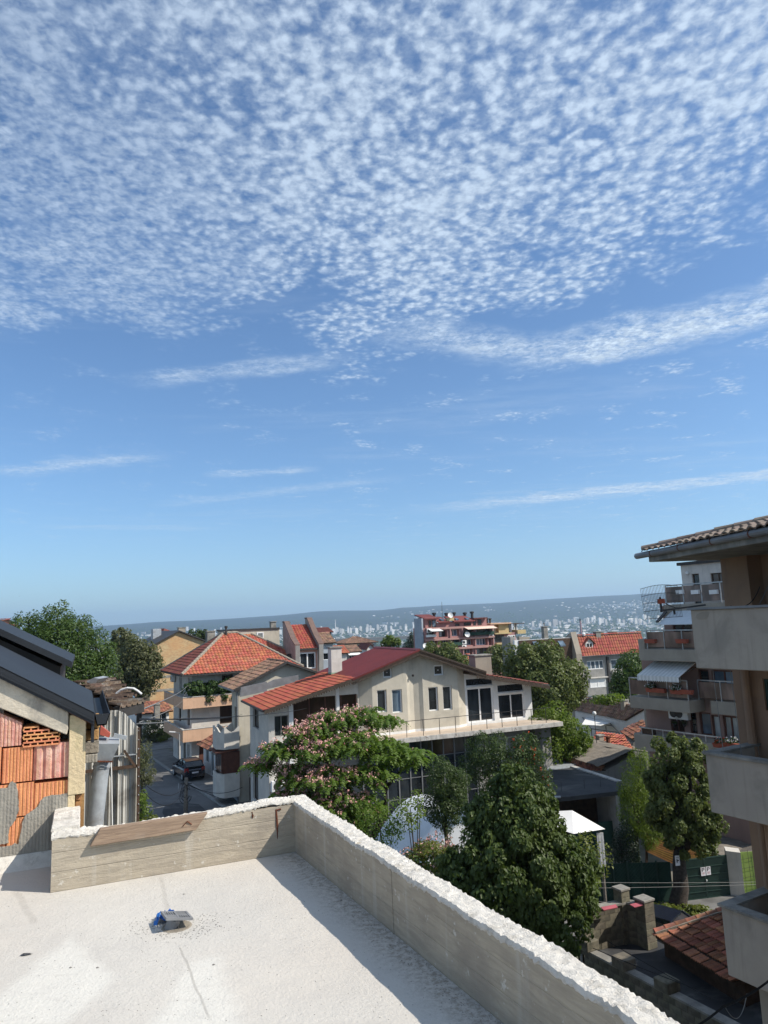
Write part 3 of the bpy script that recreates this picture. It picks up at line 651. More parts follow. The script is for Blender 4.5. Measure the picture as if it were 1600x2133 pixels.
# nailed plank with slanted left end
pk = thing('timber_plank', 'weathered brown plank with a slanted end nailed along the back parapet', 'plank', wsb.p(*wsb.px(300, 1735), .02))
pp = [wsb.p(*wsb.px(x, y), .045) for x, y in ((187, 1760), (208, 1724), (431, 1690), (406, 1726))]
part('board', 'plank_wood', pk, lambda m: m.prism(pp[::-1], -wsb.N * .045), bevel=.003)
part('knot', 'wood_dark', pk, lambda m: m.lathe((0, 0, 0), [(0, .003), (.012, .002), (.016, 0)], 10)).matrix_basis = Matrix.Translation(wsb.p(*wsb.px(202, 1751), .046) - pk.location) @ Matrix.Rotation(math.radians(23), 4, 'Z') @ Matrix.Rotation(math.pi / 2, 4, 'X')
nl = wsb.px(388, 1707)
part('nail', 'rust', pk, lambda m: (m.tube([wsb.p(nl[0] - .03, nl[1] - .03, .047), wsb.p(nl[0], nl[1], .052), wsb.p(nl[0] + .03, nl[1] - .025, .047)], .0035, 5)))

# drain: tipped grate, tube and a rag of blue film in a chipped hollow
dc = atz(368, 1930, FZ)
dr = thing('floor_drain', 'grey plastic drain grate tipped up on its stub in the roof floor', 'drain', dc)
R_ = Matrix.Translation(dc + Vector((.0, -.0, .055))) @ Matrix.Rotation(math.radians(8), 4, 'Y') @ Matrix.Rotation(math.radians(-9), 4, 'X') @ Matrix.Rotation(math.radians(28), 4, 'Z')
def grate(m):
    s = .072
    def bx(x0, x1, y0, y1, z0=-.006, z1=.006):
        m.hexa([R_ @ Vector(q) for q in ((x0, y0, z0), (x1, y0, z0), (x1, y1, z0), (x0, y1, z0), (x0, y0, z1), (x1, y0, z1), (x1, y1, z1), (x0, y1, z1))])
    bx(-s, s, -s, -s + .012); bx(-s, s, s - .012, s); bx(-s, -s + .012, -s + .012, s - .012); bx(s - .012, s, -s + .012, s - .012); bx(-.005, .005, -s + .012, s - .012, -.005, .005); bx(-s + .012, -.005, -.005, .005, -.005, .004); bx(.005, s - .012, -.005, .005, -.005, .004)
    for k in range(4):
        o = .012 + k * .0125
        bx(-s + .012, -.005, -o - .006, -o, -.004, .004); bx(.005, s - .012, o, o + .006, -.004, .004)
        bx(-o - .006, -o, .005, s - .012, -.004, .004); bx(o, o + .006, -s + .012, -.005, -.004, .004)
part('grate', 'plastic_grey', dr, grate)
0 and part('rim', 'plastic_grey', dr, lambda m: m.mesh([R_ @ Vector(q) for q in [(x, y, z) for z in (-.03, -.004) for x, y in ((-.07, -.07), (.07, -.07), (.07, .07), (-.07, .07))]], [(0, 1, 5, 4), (1, 2, 6, 5), (2, 3, 7, 6), (3, 0, 4, 7)]))
part('tube', 'plastic_grey', dr, lambda m: m.tube([dc + Vector((-.03, -.02, -.02)), dc + Vector((-.012, -.01, .04))], .036, 12), smooth=False)
part('hollow', 'mortar', dr, lambda m: m.lathe(dc + Vector((0, 0, .004)), [(0, -.003), (.05, -.002), (.075, -.001), (.082, -.004)], 14))
def rag(m):
    n = 12; b = atz(347, 1922, FZ) + Vector((-.0, .02, .01)); pts = []
    for i in range(n):
        for j in range(n):
            x, y = i / (n - 1) - .5, j / (n - 1) - .5
            pts.append(b + Vector((x * .125 + .01 * fbm(i * .6, j * .6), y * .10, .04 + .03 * fbm(i * .45, j * .45, 4) + .022 * fbm(i * 1.1, j * 1.1, 9) - .1 * (x * x + y * y))))
    m.mesh(pts, [(i * n + j, (i + 1) * n + j, (i + 1) * n + j + 1, i * n + j + 1) for i in range(n - 1) for j in range(n - 1)])
mr = MB(); rag(mr); tag(mr.build('plastic_rag', 'plastic_blue', smooth=False), 'crumpled scrap of blue plastic film behind the drain grate', 'plastic scrap')
def grit():
    rnd = random.Random(4); m = MB()
    ico = [(0, 0, .6), (.9, 0, .1), (.2, .8, .1), (-.7, .5, .1), (-.7, -.5, .1), (.3, -.9, .1)]
    def peb(c, r):
        a = rnd.uniform(0, 6); m.mesh([c + Vector((x * math.cos(a) - y * math.sin(a), x * math.sin(a) + y * math.cos(a), z)) * r for x, y, z in ico], [(0, 1, 2), (0, 2, 3), (0, 3, 4), (0, 4, 5), (0, 5, 1)])
    for i in range(420):
        x, y = rnd.uniform(0, 1000), rnd.uniform(1790, 2130); c = atz(x, y, FZ)
        if (c - C0).dot(UN) > -.03 or G0.ab(c)[1] > BI - .02: continue
        peb(c, rnd.uniform(.0015, .004))
    for i in range(900):            # crumbs gather at the foot of the right parapet and round the drain
        t = rnd.uniform(.1, 4.5); c = C0 + U * t - UN * abs(rnd.gauss(0, .07)) + Z * FZ; peb(c - UN * .01, rnd.uniform(.0015, .0045))
    for i in range(420): 
        a, r = rnd.uniform(0, 6.28), .07 + abs(rnd.gauss(.05, .05)); peb(dc + Vector((r * 1.5 * math.cos(a), r * math.sin(a), 0)), rnd.uniform(.0015, .005))
    for x, y in ((383, 1863), (757, 1808), (711, 1876), (147, 2016), (203, 2016), (445, 2010)): peb(atz(x, y, FZ), .009)
    o = m.build('grit', 'old_concrete'); o['kind'] = 'stuff'; o['label'] = 'crumbs of mortar and grit lying on the roof floor'; o['category'] = 'grit'
grit()
fk = MB(); c_ = atz(55, 1990, FZ); fk.mesh([c_ + Vector(q) for q in ((-.03, -.01, .004), (0, -.014, .012), (.032, .004, .006), (.012, .016, .004), (-.02, .010, .007))], [(0, 1, 4), (1, 2, 3, 4)])
tag(fk.build('tar_flake', 'dark_roof'), 'dark flake lying alone on the pale floor near the left edge', 'flake')

# ================================================================== house on the left: bare clay blocks under a dark metal roof
HB = 5.9; wl = wsf(G0, 0, HB)
lh = thing('block_house', 'unfinished house of orange clay blocks under a dark grey metal roof', 'house', wl.p(-.6, -12.2))
pm('clay_orange', (.72, .31, .145), (.62, .26, .12), 7, .9, .4, 60, island=.06)
pm('clay_pink', (.66, .35, .26), (.56, .27, .20), 30, .9, .5, 90, island=.06, c3=(.72, .46, .37), s3=9)
pm('clay_tan', (.42, .22, .10), (.33, .17, .08), 9, .9, .4, 60, island=.06)
pm('plaster_yellow', (.67, .54, .33), (.60, .48, .30), 6, .92, .5, 40, c3=(.42, .36, .20), s3=3.2)
pm('plaster_cream', (.56, .50, .40), (.47, .42, .335), 4, .92, .5, 30, c3=(.24, .22, .19), s3=2.6)
pm('grey_mortar', (.33, .305, .255), (.26, .24, .205), 6, .95, .6, 45, streak=.6)
def rib_bump(name, pitch):
    m = M[name]; t = NT(m.node_tree); bn = [n for n in m.node_tree.nodes if n.type == 'BUMP'][0]; old = bn.inputs['Height'].links[0].from_socket
    s = t.n('ShaderNodeSeparateXYZ'); t.l(t.map(t.n('ShaderNodeTexCoord').outputs['Object'], rot=(0, 0, math.radians(-23))), s.inputs[0])
    t.l(t.m('ADD', t.m('MULTIPLY', old, .8), t.m('MULTIPLY', t.m('SINE', t.m('MULTIPLY', s.outputs[0], 6.283 / pitch)), .09)), bn.inputs['Height'])
rib_bump('grey_mortar', .022)
S_ = lambda x, y, d=0.: wl.p(*wl.px(x, y, d), d)
a0 = wl.px(178, 1600)[0]
part('wall', 'grey_mortar', lh, lambda m: (wl.box(m, -5, a0 - .02, -12.3, -1.15, -3.2, -.06), wl.box(m, -5, wl.px(3, 1560)[0], -1.15, -.3, -3.2, -.06), wl.box(m, wl.px(3, 1560)[0], a0 - .02, -1.15, -.75, -3.2, -.2)))
def ridged(m, s0, s1, t0, t1, n, amp, dep=.2, top=None):
    """block face with vertical ribs"""
    X = []; k = n * 6
    for i in range(k + 1):
        ph = (i % 6) / 6.; X.append((s0 + (s1 - s0) * i / k, -amp if ph < .2 or i in (0, k) else 0))
    tp = top or (lambda s: t1)
    for i in range(k):
        (a, da), (b, db) = X[i], X[i + 1]
        m.poly([wl.p(a, t0, da), wl.p(b, t0, db), wl.p(b, tp(b), db), wl.p(a, tp(a), da)]); m.poly([wl.p(a, tp(a), da), wl.p(b, tp(b), db), wl.p(b, tp(b), -dep), wl.p(a, tp(a), -dep)])
    m.poly([wl.p(s0, t0, -dep), wl.p(s0, t0, 0), wl.p(s0, tp(s0), 0), wl.p(s0, tp(s0), -dep)]); m.poly([wl.p(s1, t0, 0), wl.p(s1, t0, -dep), wl.p(s1, tp(s1), -dep), wl.p(s1, tp(s1), 0)])
    m.poly([wl.p(s0, t0, -dep), wl.p(s1, t0, -dep), wl.p(s1, t0, 0), wl.p(s0, t0, 0)])
def block(rect, mat, n, amp, top=None, lab=None):
    r = wl.rect(*rect); m = MB(); tp = None
    if top: (x0, y0), (x1, y1) = top; p, q_ = wl.px(x0, y0), wl.px(x1, y1); tp = lambda s: min(r[3], p[1] + (q_[1] - p[1]) * (s - p[0]) / (q_[0] - p[0]))
    ridged(m, *r, n, amp, top=tp); return m.build('clay_block', mat, lh, label=lab)
block((-40, 1478, 46, 1556), 'clay_pink', 11, .006, ((0, 1486), (46, 1506)))
block((5, 1557, 68, 1629), 'clay_orange', 9, .005); block((70, 1549, 146, 1621), 'clay_pink', 4, .016)
block((-75, 1560, 2, 1634), 'clay_orange', 9, .005)
for x0, x1, dy in ((-80, -6, 2), (-5, 70, 1), (71, 144, -3)):
    block((x0, 1632 + dy, x1, 1700 + dy), 'clay_orange', 9, .005)
for x0, x1, dy in ((-60, 12, 2), (13, 88, 0), (89, 144, -3)): block((x0, 1702 + dy, x1, 1772 + dy), 'clay_orange', 9, .005)
for x0, x1, dy in ((-80, -6, 2), (-5, 70, 0), (71, 144, -3)): block((x0, 1774 + dy, x1, 1830 + dy), 'clay_orange', 9, .005)
# end-on hollow block, broken along the top
hb = wl.rect(49, 1513, 124, 1552); m = MB(); ws_, hs_ = hb[1] - hb[0], hb[3] - hb[2]; rows = 5
lim = lambda s: hb[3] - .035 * hs_ * 0 - max(0, (s - hb[0]) / ws_ - .45) * hs_ * .75
for r in range(rows + 1):
    t = hb[2] + hs_ * r / rows; e = hb[1]
    while lim(e) < t and e > hb[0] + .05: e -= .01
    wl.box(m, hb[0], e, t - .005, t + .005, -.24, .012)
for r in range(rows):
    k = 5; off = .5 if r % 2 else 0
    for i in range(k + 2):
        x = min(hb[0] + ws_ * (i + off) / k, hb[1]); t = hb[2] + hs_ * r / rows
        if lim(x) >= t + hs_ / rows * .6: wl.box(m, x - .005, x + .005, t + .005, t + hs_ / rows - .005, -.24, .009)
m.build('hollow_block', 'clay_orange', lh, label='end-on hollow clay block with broken cells')
# grey mortar skim, leaving a tongue of bare orange block
gl_ = [(-80, 1640), (0, 1643), (17, 1641), (20, 1632), (25, 1627), (33, 1632), (37, 1650), (39, 1688), (33, 1706), (27, 1716), (21, 1722), (17, 1740), (18, 1756), (0, 1760), (-80, 1765)]
gr_ = [(142, 1652), (121, 1656), (105, 1657), (92, 1661), (84, 1669), (79, 1680), (68, 1688), (60, 1694), (51, 1701), (46, 1716), (44, 1732), (40, 1745), (39, 1759), (30, 1757), (24, 1762), (10, 1764), (-80, 1768), (-80, 1850), (60, 1850), (144, 1830), (144, 1700)]
for g_ in (gl_, gr_):
    # jagged edge
    out = []
    for i in range(len(g_)):
        p, q_ = Vector((*g_[i], 0)), Vector((*g_[(i + 1) % len(g_)], 0)); k = max(1, int((q_ - p).length / 4))
        for j in range(k):
            w_ = p.lerp(q_, j / k); out.append((w_.x + 1.3 * fbm(w_.x * .3, w_.y * .3), w_.y + 1.3 * fbm(w_.x * .3, w_.y * .3, 5)))
    part('mortar_skim', 'grey_mortar', lh, lambda m: m.prism([S_(x, y, .012) for x, y in out][::-1], wl.N * -.014))
part('fillet', 'crust', lh, lambda m: m.prism([wl.p(-5, FZ - .02, .14), wl.p(-5, FZ - .02, -.02), wl.p(-5, FZ + .10, -.02), wl.p(-5, FZ + .07, .03)], wl.R * (5 - .155 + .0)))
# sloping plastered beam under the rake, dark gap above the blocks
bm_ = [(-260, 1373), (0, 1475), (139, 1531), (142, 1519), (143, 1476), (0, 1405), (-260, 1290)]
part('beam', 'plaster_cream', lh, lambda m: m.prism([S_(x, y, .03) for x, y in bm_], wl.N * -.25), bevel=.006)
# yellow corner post with a slot at its foot
def post(m):
    r = wl.rect(143, 1489, 178, 1655, .02); wl.box(m, r[0], r[1], r[2], r[3], -.2, .02)
    q_ = wl.rect(143, 1655, 155, 1722, .02); wl.box(m, r[0], q_[1], q_[2] - .3, r[2], -.2, .015)
post_o = part('corner_post', 'plaster_yellow', lh, post, bevel=.004)
def postb(m):
    r = wl.rect(155, 1655, 174, 1722, .0); wl.box(m, r[0], r[1] + .004, r[2] - .3, r[3], -.2, -.05)
    for k in range(5): wl.box(m, r[0] + .006, r[1] - .02, r[2] + (r[3] - r[2]) * (k * .2), r[2] + (r[3] - r[2]) * (k * .2 + .15), -.05, -.035)
part('slot', 'clay_tan', lh, postb)
# bricks of the side return behind the post
for i, (x0, y0, x1, y1, mt_) in enumerate(((180, 1495, 208, 1518, 'clay_tan'), (180, 1521, 206, 1542, 'clay_tan'), (179, 1544, 206, 1570, 'mortar'), (178, 1572, 203, 1590, 'grey_mortar'))):
    ws2 = wsf(G0, 0, HB + .35); r = ws2.rect(x0 - 14, y0, x1, y1)
    part('return_brick', mt_, lh, lambda m: ws2.box(m, *r, -.3, 0), bevel=.005)
# roofs
dR = .06; fl = wl.px(197, 1488, dR); ez = fl[1]; FLp = wl.p(*fl, dR); BLp = atz(219, 1437, ez); bl = G0.ab(BLp)
up = wl.px(0, 1391, dR); sl_r = (up[1] - fl[1]) / (fl[0] - up[0]); dd = Vector((-wl.R.x, -wl.R.y, sl_r))
edge = (BLp - FLp); edge = G0.w * edge.dot(G0.w)
def slab(m, p, e, d, L, th): m.prism([p, p + e, p + e + d * L, p + d * L], Vector((0, 0, -th)))
part('roof', 'metal_anthracite', lh, lambda m: slab(m, FLp, edge, dd, 5.2, .03))
part('rake_trim', 'metal_anthracite', lh, lambda m: (slab(m, FLp - G0.w * .012 + Z * .012, G0.w * .012, dd, 5.2, .085), slab(m, FLp - G0.w * .02 - Z * .04, G0.w * .008, dd, 5.2, .012), slab(m, FLp - G0.w * .012 + Z * .014, G0.w * .05, dd, 5.2, .012)))
part('rafter_lining', 'wood_red', lh, lambda m: slab(m, FLp + G0.w * .03 - Z * .034, edge - G0.w * .1, dd, 5.2, .05))
def gutter(m, p, q_, r=.075, ang=0):
    d = (q_ - p).normalized(); x = d.cross(Z).normalized(); prof = [(-.075, 0), (-.075, .0), (-.045, -.10), (.045, -.10), (.085, 0), (.095, 0), (.05, -.112), (-.052, -.112), (-.09, 0)]
    prof = [(a * .62, b * .75) for a, b in prof]; P = [x * a + Z * b for a, b in prof]; n = len(P)
    m.mesh([p + k for k in P] + [q_ + k for k in P], [(i, (i + 1) % n, n + (i + 1) % n, n + i) for i in range(n)])
    m.poly([p + x * a + Z * b for a, b in ((-.0465, 0), (-.028, -.075), (.028, -.075), (.053, 0))])
part('gutter', 'metal_anthracite', lh, lambda m: gutter(m, FLp + wl.R * .05 + Z * .0, FLp + edge + wl.R * .05))
part('gutter_board', 'metal_anthracite', lh, lambda m: m.prism([FLp + wl.R * .0 - Z * .0, FLp + edge, FLp + edge - Z * .2, FLp - Z * .2], wl.R * -.02))
b2_ = HB + 2.6; w2 = wsf(G0, 0, b2_); f2 = w2.px(150, 1380); u2 = w2.px(0, 1311); P2 = w2.p(*f2, 0); d2 = Vector((-wl.R.x, -wl.R.y, (u2[1] - f2[1]) / (f2[0] - u2[0])))
up_r = thing('metal_roof', 'dark grey metal roof edge rising above the nearer metal roof at left', 'roof', P2 - Z * 1.5)
part('sheet', 'metal_anthracite', up_r, lambda m: slab(m, P2, G0.w * 3, d2, 6, .05))
part('rake_trim', 'metal_anthracite', up_r, lambda m: slab(m, P2 - G0.w * .02 + Z * .01, G0.w * .02, d2, 6, .07))
part('wall', 'metal_dark', up_r, lambda m: slab(m, P2 + G0.w * .25 - wl.R * .12 - Z * .05, G0.w * 2.6, d2, 5.5, 1.4))

# ================================================================== tin shed behind, its panels, hopper and pipe
SB = 8.6; wt_ = wsf(G0, 0, SB)
sh = thing('tin_shed', 'ramshackle shed clad in streaked grey metal sheets behind the clay block house', 'shed', wt_.p(wt_.px(235, 1700)[0], -12.2))
x = 176; tops = lambda x: 1480 if x < 252 else 1480 + (x - 252) * 1.0; k = 0
sR = wt_.px(290, 1600)[0]; sL = wt_.px(150, 1600)[0]
part('frame', 'wood_dark', sh, lambda m: wt_.box(m, sL, sR - .05, -12.2, wt_.px(250, 1530)[1], -3, -.05))
while x < 288:
    wd = RNG.choice((7, 9, 11, 12, 14)); x1 = min(x + wd, 290)
    r = wt_.rect(x, 1500, x1 - .6, 1800); tp0, tp1 = wt_.px(x, tops(x))[1], wt_.px(x1, tops(x1))[1]; dpt = RNG.uniform(-.03, .025)
    m = MB(); n = 6; pts = []
    for i in range(n + 1):
        s = r[0] + (r[1] - r[0]) * i / n; dd_ = dpt + (.012 if i in (0, n) else (.0 if i % 2 else -.006)); tt = tp0 + (tp1 - tp0) * i / n; pts.append((s, dd_, tt))
    for i in range(n):
        (s0, d0, t0), (s1, d1, t1) = pts[i], pts[i + 1]
        m.poly([wt_.p(s0, -12, d0), wt_.p(s1, -12, d1), wt_.p(s1, t1, d1), wt_.p(s0, t0, d0)]); m.poly([wt_.p(s1, -12, d1 - .006), wt_.p(s0, -12, d0 - .006), wt_.p(s0, t0, d0 - .006), wt_.p(s1, t1, d1 - .006)])
    m.build('tin_panel', 'sheet_grey', sh); x = x1
for y0, y1, x0 in ((1597, 1603, 178), (1571, 1573, 236)): part('rail', 'wood_dark' if y0 > 1590 else 'galvanized', sh, lambda m: wt_.box(m, *wt_.rect(x0, y0, 289, y1), .02, .05))
part('brace', 'wood_dark', sh, lambda m: m.bar(wt_.p(*wt_.px(258, 1562), .04), wt_.p(*wt_.px(282, 1596), .04), .025))
part('corner_stud', 'wood_dark', sh, lambda m: wt_.box(m, *wt_.rect(284, 1515, 290, 1800), .03, .06))
for y in range(1520, 1720, 19):
    q_ = wt_.px(288, y); part('bolt', 'galvanized', sh, lambda m: wt_.box(m, q_[0] - .005, q_[0] + .005, q_[1] - .005, q_[1] + .005, .06, .068))
# old tiled eave with a dark board over the shed
ez2 = wt_.px(262, 1478)[1]; E0 = atz(243, 1478, ez2 + .0); E1 = atz(296, 1467, ez2); T0_ = aty(176, 1425, E0.y + 1.2); T1_ = aty(232, 1420, E1.y + 1.6)
rf = tile_roof(sh, E0, E1, T0_, T1_, .2, .22, 'tile_old', 'marseille', thick=.1, seed=3, jit=.012)
part('eave_board', 'metal_dark', sh, lambda m: m.bar(E0 - Z * .03, E1 - Z * .03, .06, .12))
part('flashing', 'galvanized', sh, lambda m: m.prism([aty(x, y, T0_.y) for x, y in ((176, 1421), (195, 1412), (208, 1414), (198, 1424))], Vector((0, .3, 0))))
arc = [aty(x, y, E1.y + .2) for x, y in ((238, 1452), (243, 1444), (252, 1437), (265, 1433), (278, 1434), (288, 1440), (295, 1446))]
tag(part('bent_hose', 'stucco_bright', None, lambda m: m.tube(arc, .014, 6)), 'pale bent hose arching over the old tiled shed eave', 'hose')
# hopper box and thick pipe
PB = 7.2; wp = wsf(G0, 0, PB)
pi = thing('downpipe', 'thick dented galvanized pipe with a square hopper beside the clay block house', 'pipe', wp.p(wp.px(205, 1720)[0], FZ - .8))
part('pipe', 'galvanized', pi, lambda m: m.tube([wp.p(*wp.px(x, y), 0) for x, y in ((190, 1790), (197, 1720), (206, 1640), (211, 1600), (213, 1572))], [.072, .072, .071, .07, .066], 14), smooth=True)
for y in (1597,): part('collar', 'galvanized', pi, lambda m: m.tube([wp.p(*wp.px(211, y + 2), 0), wp.p(*wp.px(211.6, y - 2), 0)], .076, 14))
part('hopper', 'galvanized', pi, lambda m: m.hexa([wp.p(*wp.px(x, y), d) for x, y, d in ((202, 1582, .09), (232, 1582, .09), (232, 1576, -.14), (202, 1576, -.14), (204, 1545, .13), (248, 1545, .13), (250, 1540, -.16), (206, 1540, -.16))]))
part('hopper_rim', 'rust', pi, lambda m: m.bar(wp.p(*wp.px(200, 1582), .1), wp.p(*wp.px(234, 1583), .1), .012))
part('loose_tile', 'tile_orange', pi, lambda m: m.prism([wp.p(*wp.px(x, y), .02) for x, y in ((208, 1530), (210, 1512), (230, 1528), (227, 1536))], -wp.N * .12))
part('bracket', 'galvanized', pi, lambda m: m.bar(wp.p(*wp.px(237, 1532), -.02), wp.p(*wp.px(264, 1538), -.02), .03, .035))
tag(part('loose_cable', 'stucco_bright', None, lambda m: m.tube([wt_.p(*wt_.px(x_, y_), .06) for x_, y_ in ((231, 1575), (232, 1620), (233, 1690), (234, 1760))], .007, 5)), 'thin white cable hanging down the tin sheets', 'cable')
# ================================================================== land: yard level, slope to the lake, far city plain and wooded ridge
RIDGE = [(-600, 9), (0, 11), (210, 12), (310, 16), (400, 15.6), (480, 17), (560, 19), (640, 23.6), (700, 23.7), (780, 21.5), (820, 25), (900, 26), (1020, 26.5), (1140, 31), (1250, 32.3), (1335, 33.7), (1600, 37), (2400, 44)]
def sstep(x, a, b): t = min(max((x - a) / (b - a), 0), 1); return t * t * (3 - 2 * t)
def lerp_tab(tab, x):
    for (a, p), (b, q) in zip(tab, tab[1:]):
        if x <= b: return p + (q - p) * min(max((x - a) / (b - a), 0), 1)
    return tab[-1][1]
PROFILE = [(0, -12), (88, -12), (150, -24), (420, -62), (900, -117), (1750, -117), (1900, -108), (2600, -104), (3600, -92), (4600, -72), (5400, -44), (5900, -18)]
def ground_z(x, y):
    if y < 88: return -12 - sstep(x, -7, 1) * sstep(y, 14, 26)
    z = lerp_tab(PROFILE, y)
    z -= (1 - sstep(y, 88, 150)) * sstep(x, -7, 1)
    if y > 1900:
        px = 791 + x / y * F; rz = lerp_tab(RIDGE, px) / F * 8200
        up = sstep(y, 5000, 8200); z = z + (rz - z) * up
        z += 10 * fbm(x / 900, y / 900, 2) * sstep(y, 2200, 3500) * (1 - sstep(y, 6500, 8000)) + 5 * fbm(x / 420, y / 420) * sstep(y, 4500, 7000)
        if y > 8200: z -= (y - 8200) * .02
    return z
def land():
    ang = np.concatenate([np.linspace(-50, 50, 181), np.linspace(50, 310, 60)[1:-1]]); rad = np.concatenate([[4], np.linspace(8, 100, 30), np.geomspace(110, 1900, 26), np.linspace(2000, 9000, 56), [10000, 12000, 15000]])
    V = []; na, nr = len(ang), len(rad)
    for r in rad:
        for a in ang:
            t = math.radians(a); x, y = r * math.sin(t), r * math.cos(t); V.append((x, y, ground_z(x, y) if y > 0 else -12.))
    Fc = np.array([(i * na + j, i * na + (j + 1) % na, (i + 1) * na + (j + 1) % na, (i + 1) * na + j) for i in range(nr - 1) for j in range(na)])[:, ::-1]
    m, t, b = base_mat('land', .95, .1)
    co = t.n('ShaderNodeTexCoord').outputs['Object']; s = t.n('ShaderNodeSeparateXYZ'); t.l(co, s.inputs[0])
    near = t.mix(t.ss(t.noise(co, .35, 5, .6), .35, .65), c4((.19, .175, .145)), c4((.10, .105, .07)))
    wood = t.mix(t.ss(t.noise(co, .012, 6, .7), .35, .65), c4((.024, .034, .026)), c4((.042, .050, .036)))
    town = t.mix(t.ss(t.noise(co, .02, 6, .75), .46, .62), wood, c4((.20, .19, .17)))
    far = t.mix(t.ss(t.m('ADD', s.outputs[1], t.m('MULTIPLY', t.noise(co, .0012, 4), 1400)), 4600, 5700), town, wood)
    quarry = t.ss(t.noise(co, .0022, 4, .6), .72, .76)
    far = t.mix(t.m('MULTIPLY', quarry, .5), far, c4((.36, .31, .25)))
    t.l(t.mix(t.ss(s.outputs[1], 70, 140), near, far), b.inputs['Base Color'])
    bn = t.n('ShaderNodeBump'); bn.inputs['Strength'].default_value = .4; bn.inputs['Distance'].default_value = .05; t.l(t.noise(co, 6, 4), bn.inputs['Height']); t.l(bn.outputs[0], b.inputs['Normal'])
    struct(npmesh('ground', np.array(V), Fc, 'land', smooth=True))
land()
pm('lake_water', (.030, .045, .055), (.025, .04, .05), .01, .12, .3, .05, spec=.6)
m = MB(); m.poly([(-6000, 850, -113), (6000, 850, -113), (6000, 1850, -113), (-6000, 1850, -113)]); struct(m.build('lake', 'lake_water'))

# ---- the city: blocks one can tell apart are objects, the crowd of small houses is one mass
pm('far_white', (.72, .69, .64), (.56, .53, .48), .02, .9, island=.4)
def city():
    rs = random.Random(12); items = []
    def put(px, y, w, d, h, kind, rot=None):
        x = (px - 791) / F * y; z = ground_z(x, y); items.append((h * max(w, 8) / y ** 2, x, y, z, w, d, h, rs.uniform(-.6, .6) if rot is None else rot, kind))
    for cx, cy, n, sp in ((690, 4300, 12, 22), (760, 4700, 10, 30), (850, 4600, 16, 40), (905, 4300, 12, 25), (640, 4800, 8, 25), (1100, 4300, 8, 30), (1175, 4700, 8, 30), (1245, 4500, 9, 22), (1310, 4200, 12, 25), (960, 4900, 10, 40), (545, 4700, 9, 25), (470, 5000, 9, 40), (390, 5000, 9, 40), (1400, 4500, 8, 40)):
        for i in range(n): put(rs.gauss(cx, sp), rs.gauss(cy, 260), rs.uniform(10, 19), rs.uniform(10, 15), rs.uniform(22, 46), 'tower_block', .3)
    for i in range(260):
        y = rs.uniform(2500, 5600); put(rs.uniform(150, 1480), y, rs.uniform(20, 46), rs.uniform(10, 14), rs.uniform(8, 18), 'slab_block')
    for i in range(3200):
        y = rs.triangular(2300, 5500, 3300); put(rs.uniform(120, 1500), y, rs.uniform(8, 20), rs.uniform(8, 14), rs.uniform(4, 10), 'house')
    for i in range(240): y = rs.gauss(6100, 260); put(rs.gauss(1310, 60), y, rs.uniform(9, 20), 10, rs.uniform(5, 9), 'house')
    for i in range(50): y = rs.gauss(6500, 250); put(rs.choice((830, 880, 1000, 1190)) + rs.gauss(0, 30), y, rs.uniform(9, 22), 10, rs.uniform(5, 9), 'house')
    items.sort(reverse=True); m = MB(); me = {}
    lab = {'tower_block': 'pale tower block among many in the hazy city under the ridge', 'slab_block': 'long pale housing slab in the hazy city under the ridge', 'house': 'tiny pale building in the hazy city under the ridge'}
    for q in ('tower_block', 'slab_block', 'house'):
        b = MB(); b.box(Fr(0), -.5, .5, -.5, .5, 0, 1); b.box(Fr(0), -.2, .1, -.2, .2, 1, 1.07)
        t = bpy.data.meshes.new(q); t.from_pydata(b.v, [], b.f); t.materials.append(M['far_white']); me[q] = t
    for i, (a, x, y, z, w, d, h, r, kd) in enumerate(items):
        mt = Matrix.Translation((x, y, z - 2)) @ Matrix.Rotation(r, 4, 'Z') @ Matrix.Diagonal((w, d, h + 2, 1))
        if i < 300: tag(inst('far_' + kd, me[kd], None, mt), lab[kd], 'building', 'far ' + kd.replace('_', ' ') + 's in the city')
        else: m.mesh([mt @ Vector(v) for v in ((-.5, -.5, 0), (.5, -.5, 0), (.5, .5, 0), (-.5, .5, 0), (-.5, -.5, 1), (.5, -.5, 1), (.5, .5, 1), (-.5, .5, 1))], [(4, 5, 6, 7), (0, 1, 5, 4), (1, 2, 6, 5), (2, 3, 7, 6), (3, 0, 4, 7)])
    o = m.build('far_houses', 'far_white'); o['kind'] = 'stuff'; o['label'] = 'crowd of small pale houses spread over the far city'; o['category'] = 'houses'
    n = 9000; R = np.random.RandomState(3); px = R.uniform(60, 1560, n); y = R.triangular(1900, 3400, 6500, n); X = (px - 791) / F * y; Zz = np.array([ground_z(a, b) for a, b in zip(X, y)])
    s = R.uniform(5, 11, n); oct_ = np.array([(1, 0, .4), (0, 1, .4), (-1, 0, .4), (0, -1, .4), (0, 0, 1.25), (.75, .75, .1), (-.75, .75, .1), (-.75, -.75, .1), (.75, -.75, .1)], float)
    V = (np.stack([X, y, Zz], 1)[:, None, :] + oct_[None] * s[:, None, None] * R.uniform(.8, 1.3, (n, 1, 3))).reshape(-1, 3)
    Fo = np.array([(0, 1, 4), (1, 2, 4), (2, 3, 4), (3, 0, 4), (0, 5, 1), (1, 6, 2), (2, 7, 3), (3, 8, 0)]); Ff = (np.arange(n)[:, None, None] * 9 + Fo[None]).reshape(-1, 3)
    o = npmesh('far_trees', V, Ff, 'leaf_dark'); o['kind'] = 'stuff'; o['label'] = 'dark trees between the houses of the far city'; o['category'] = 'trees'
city()
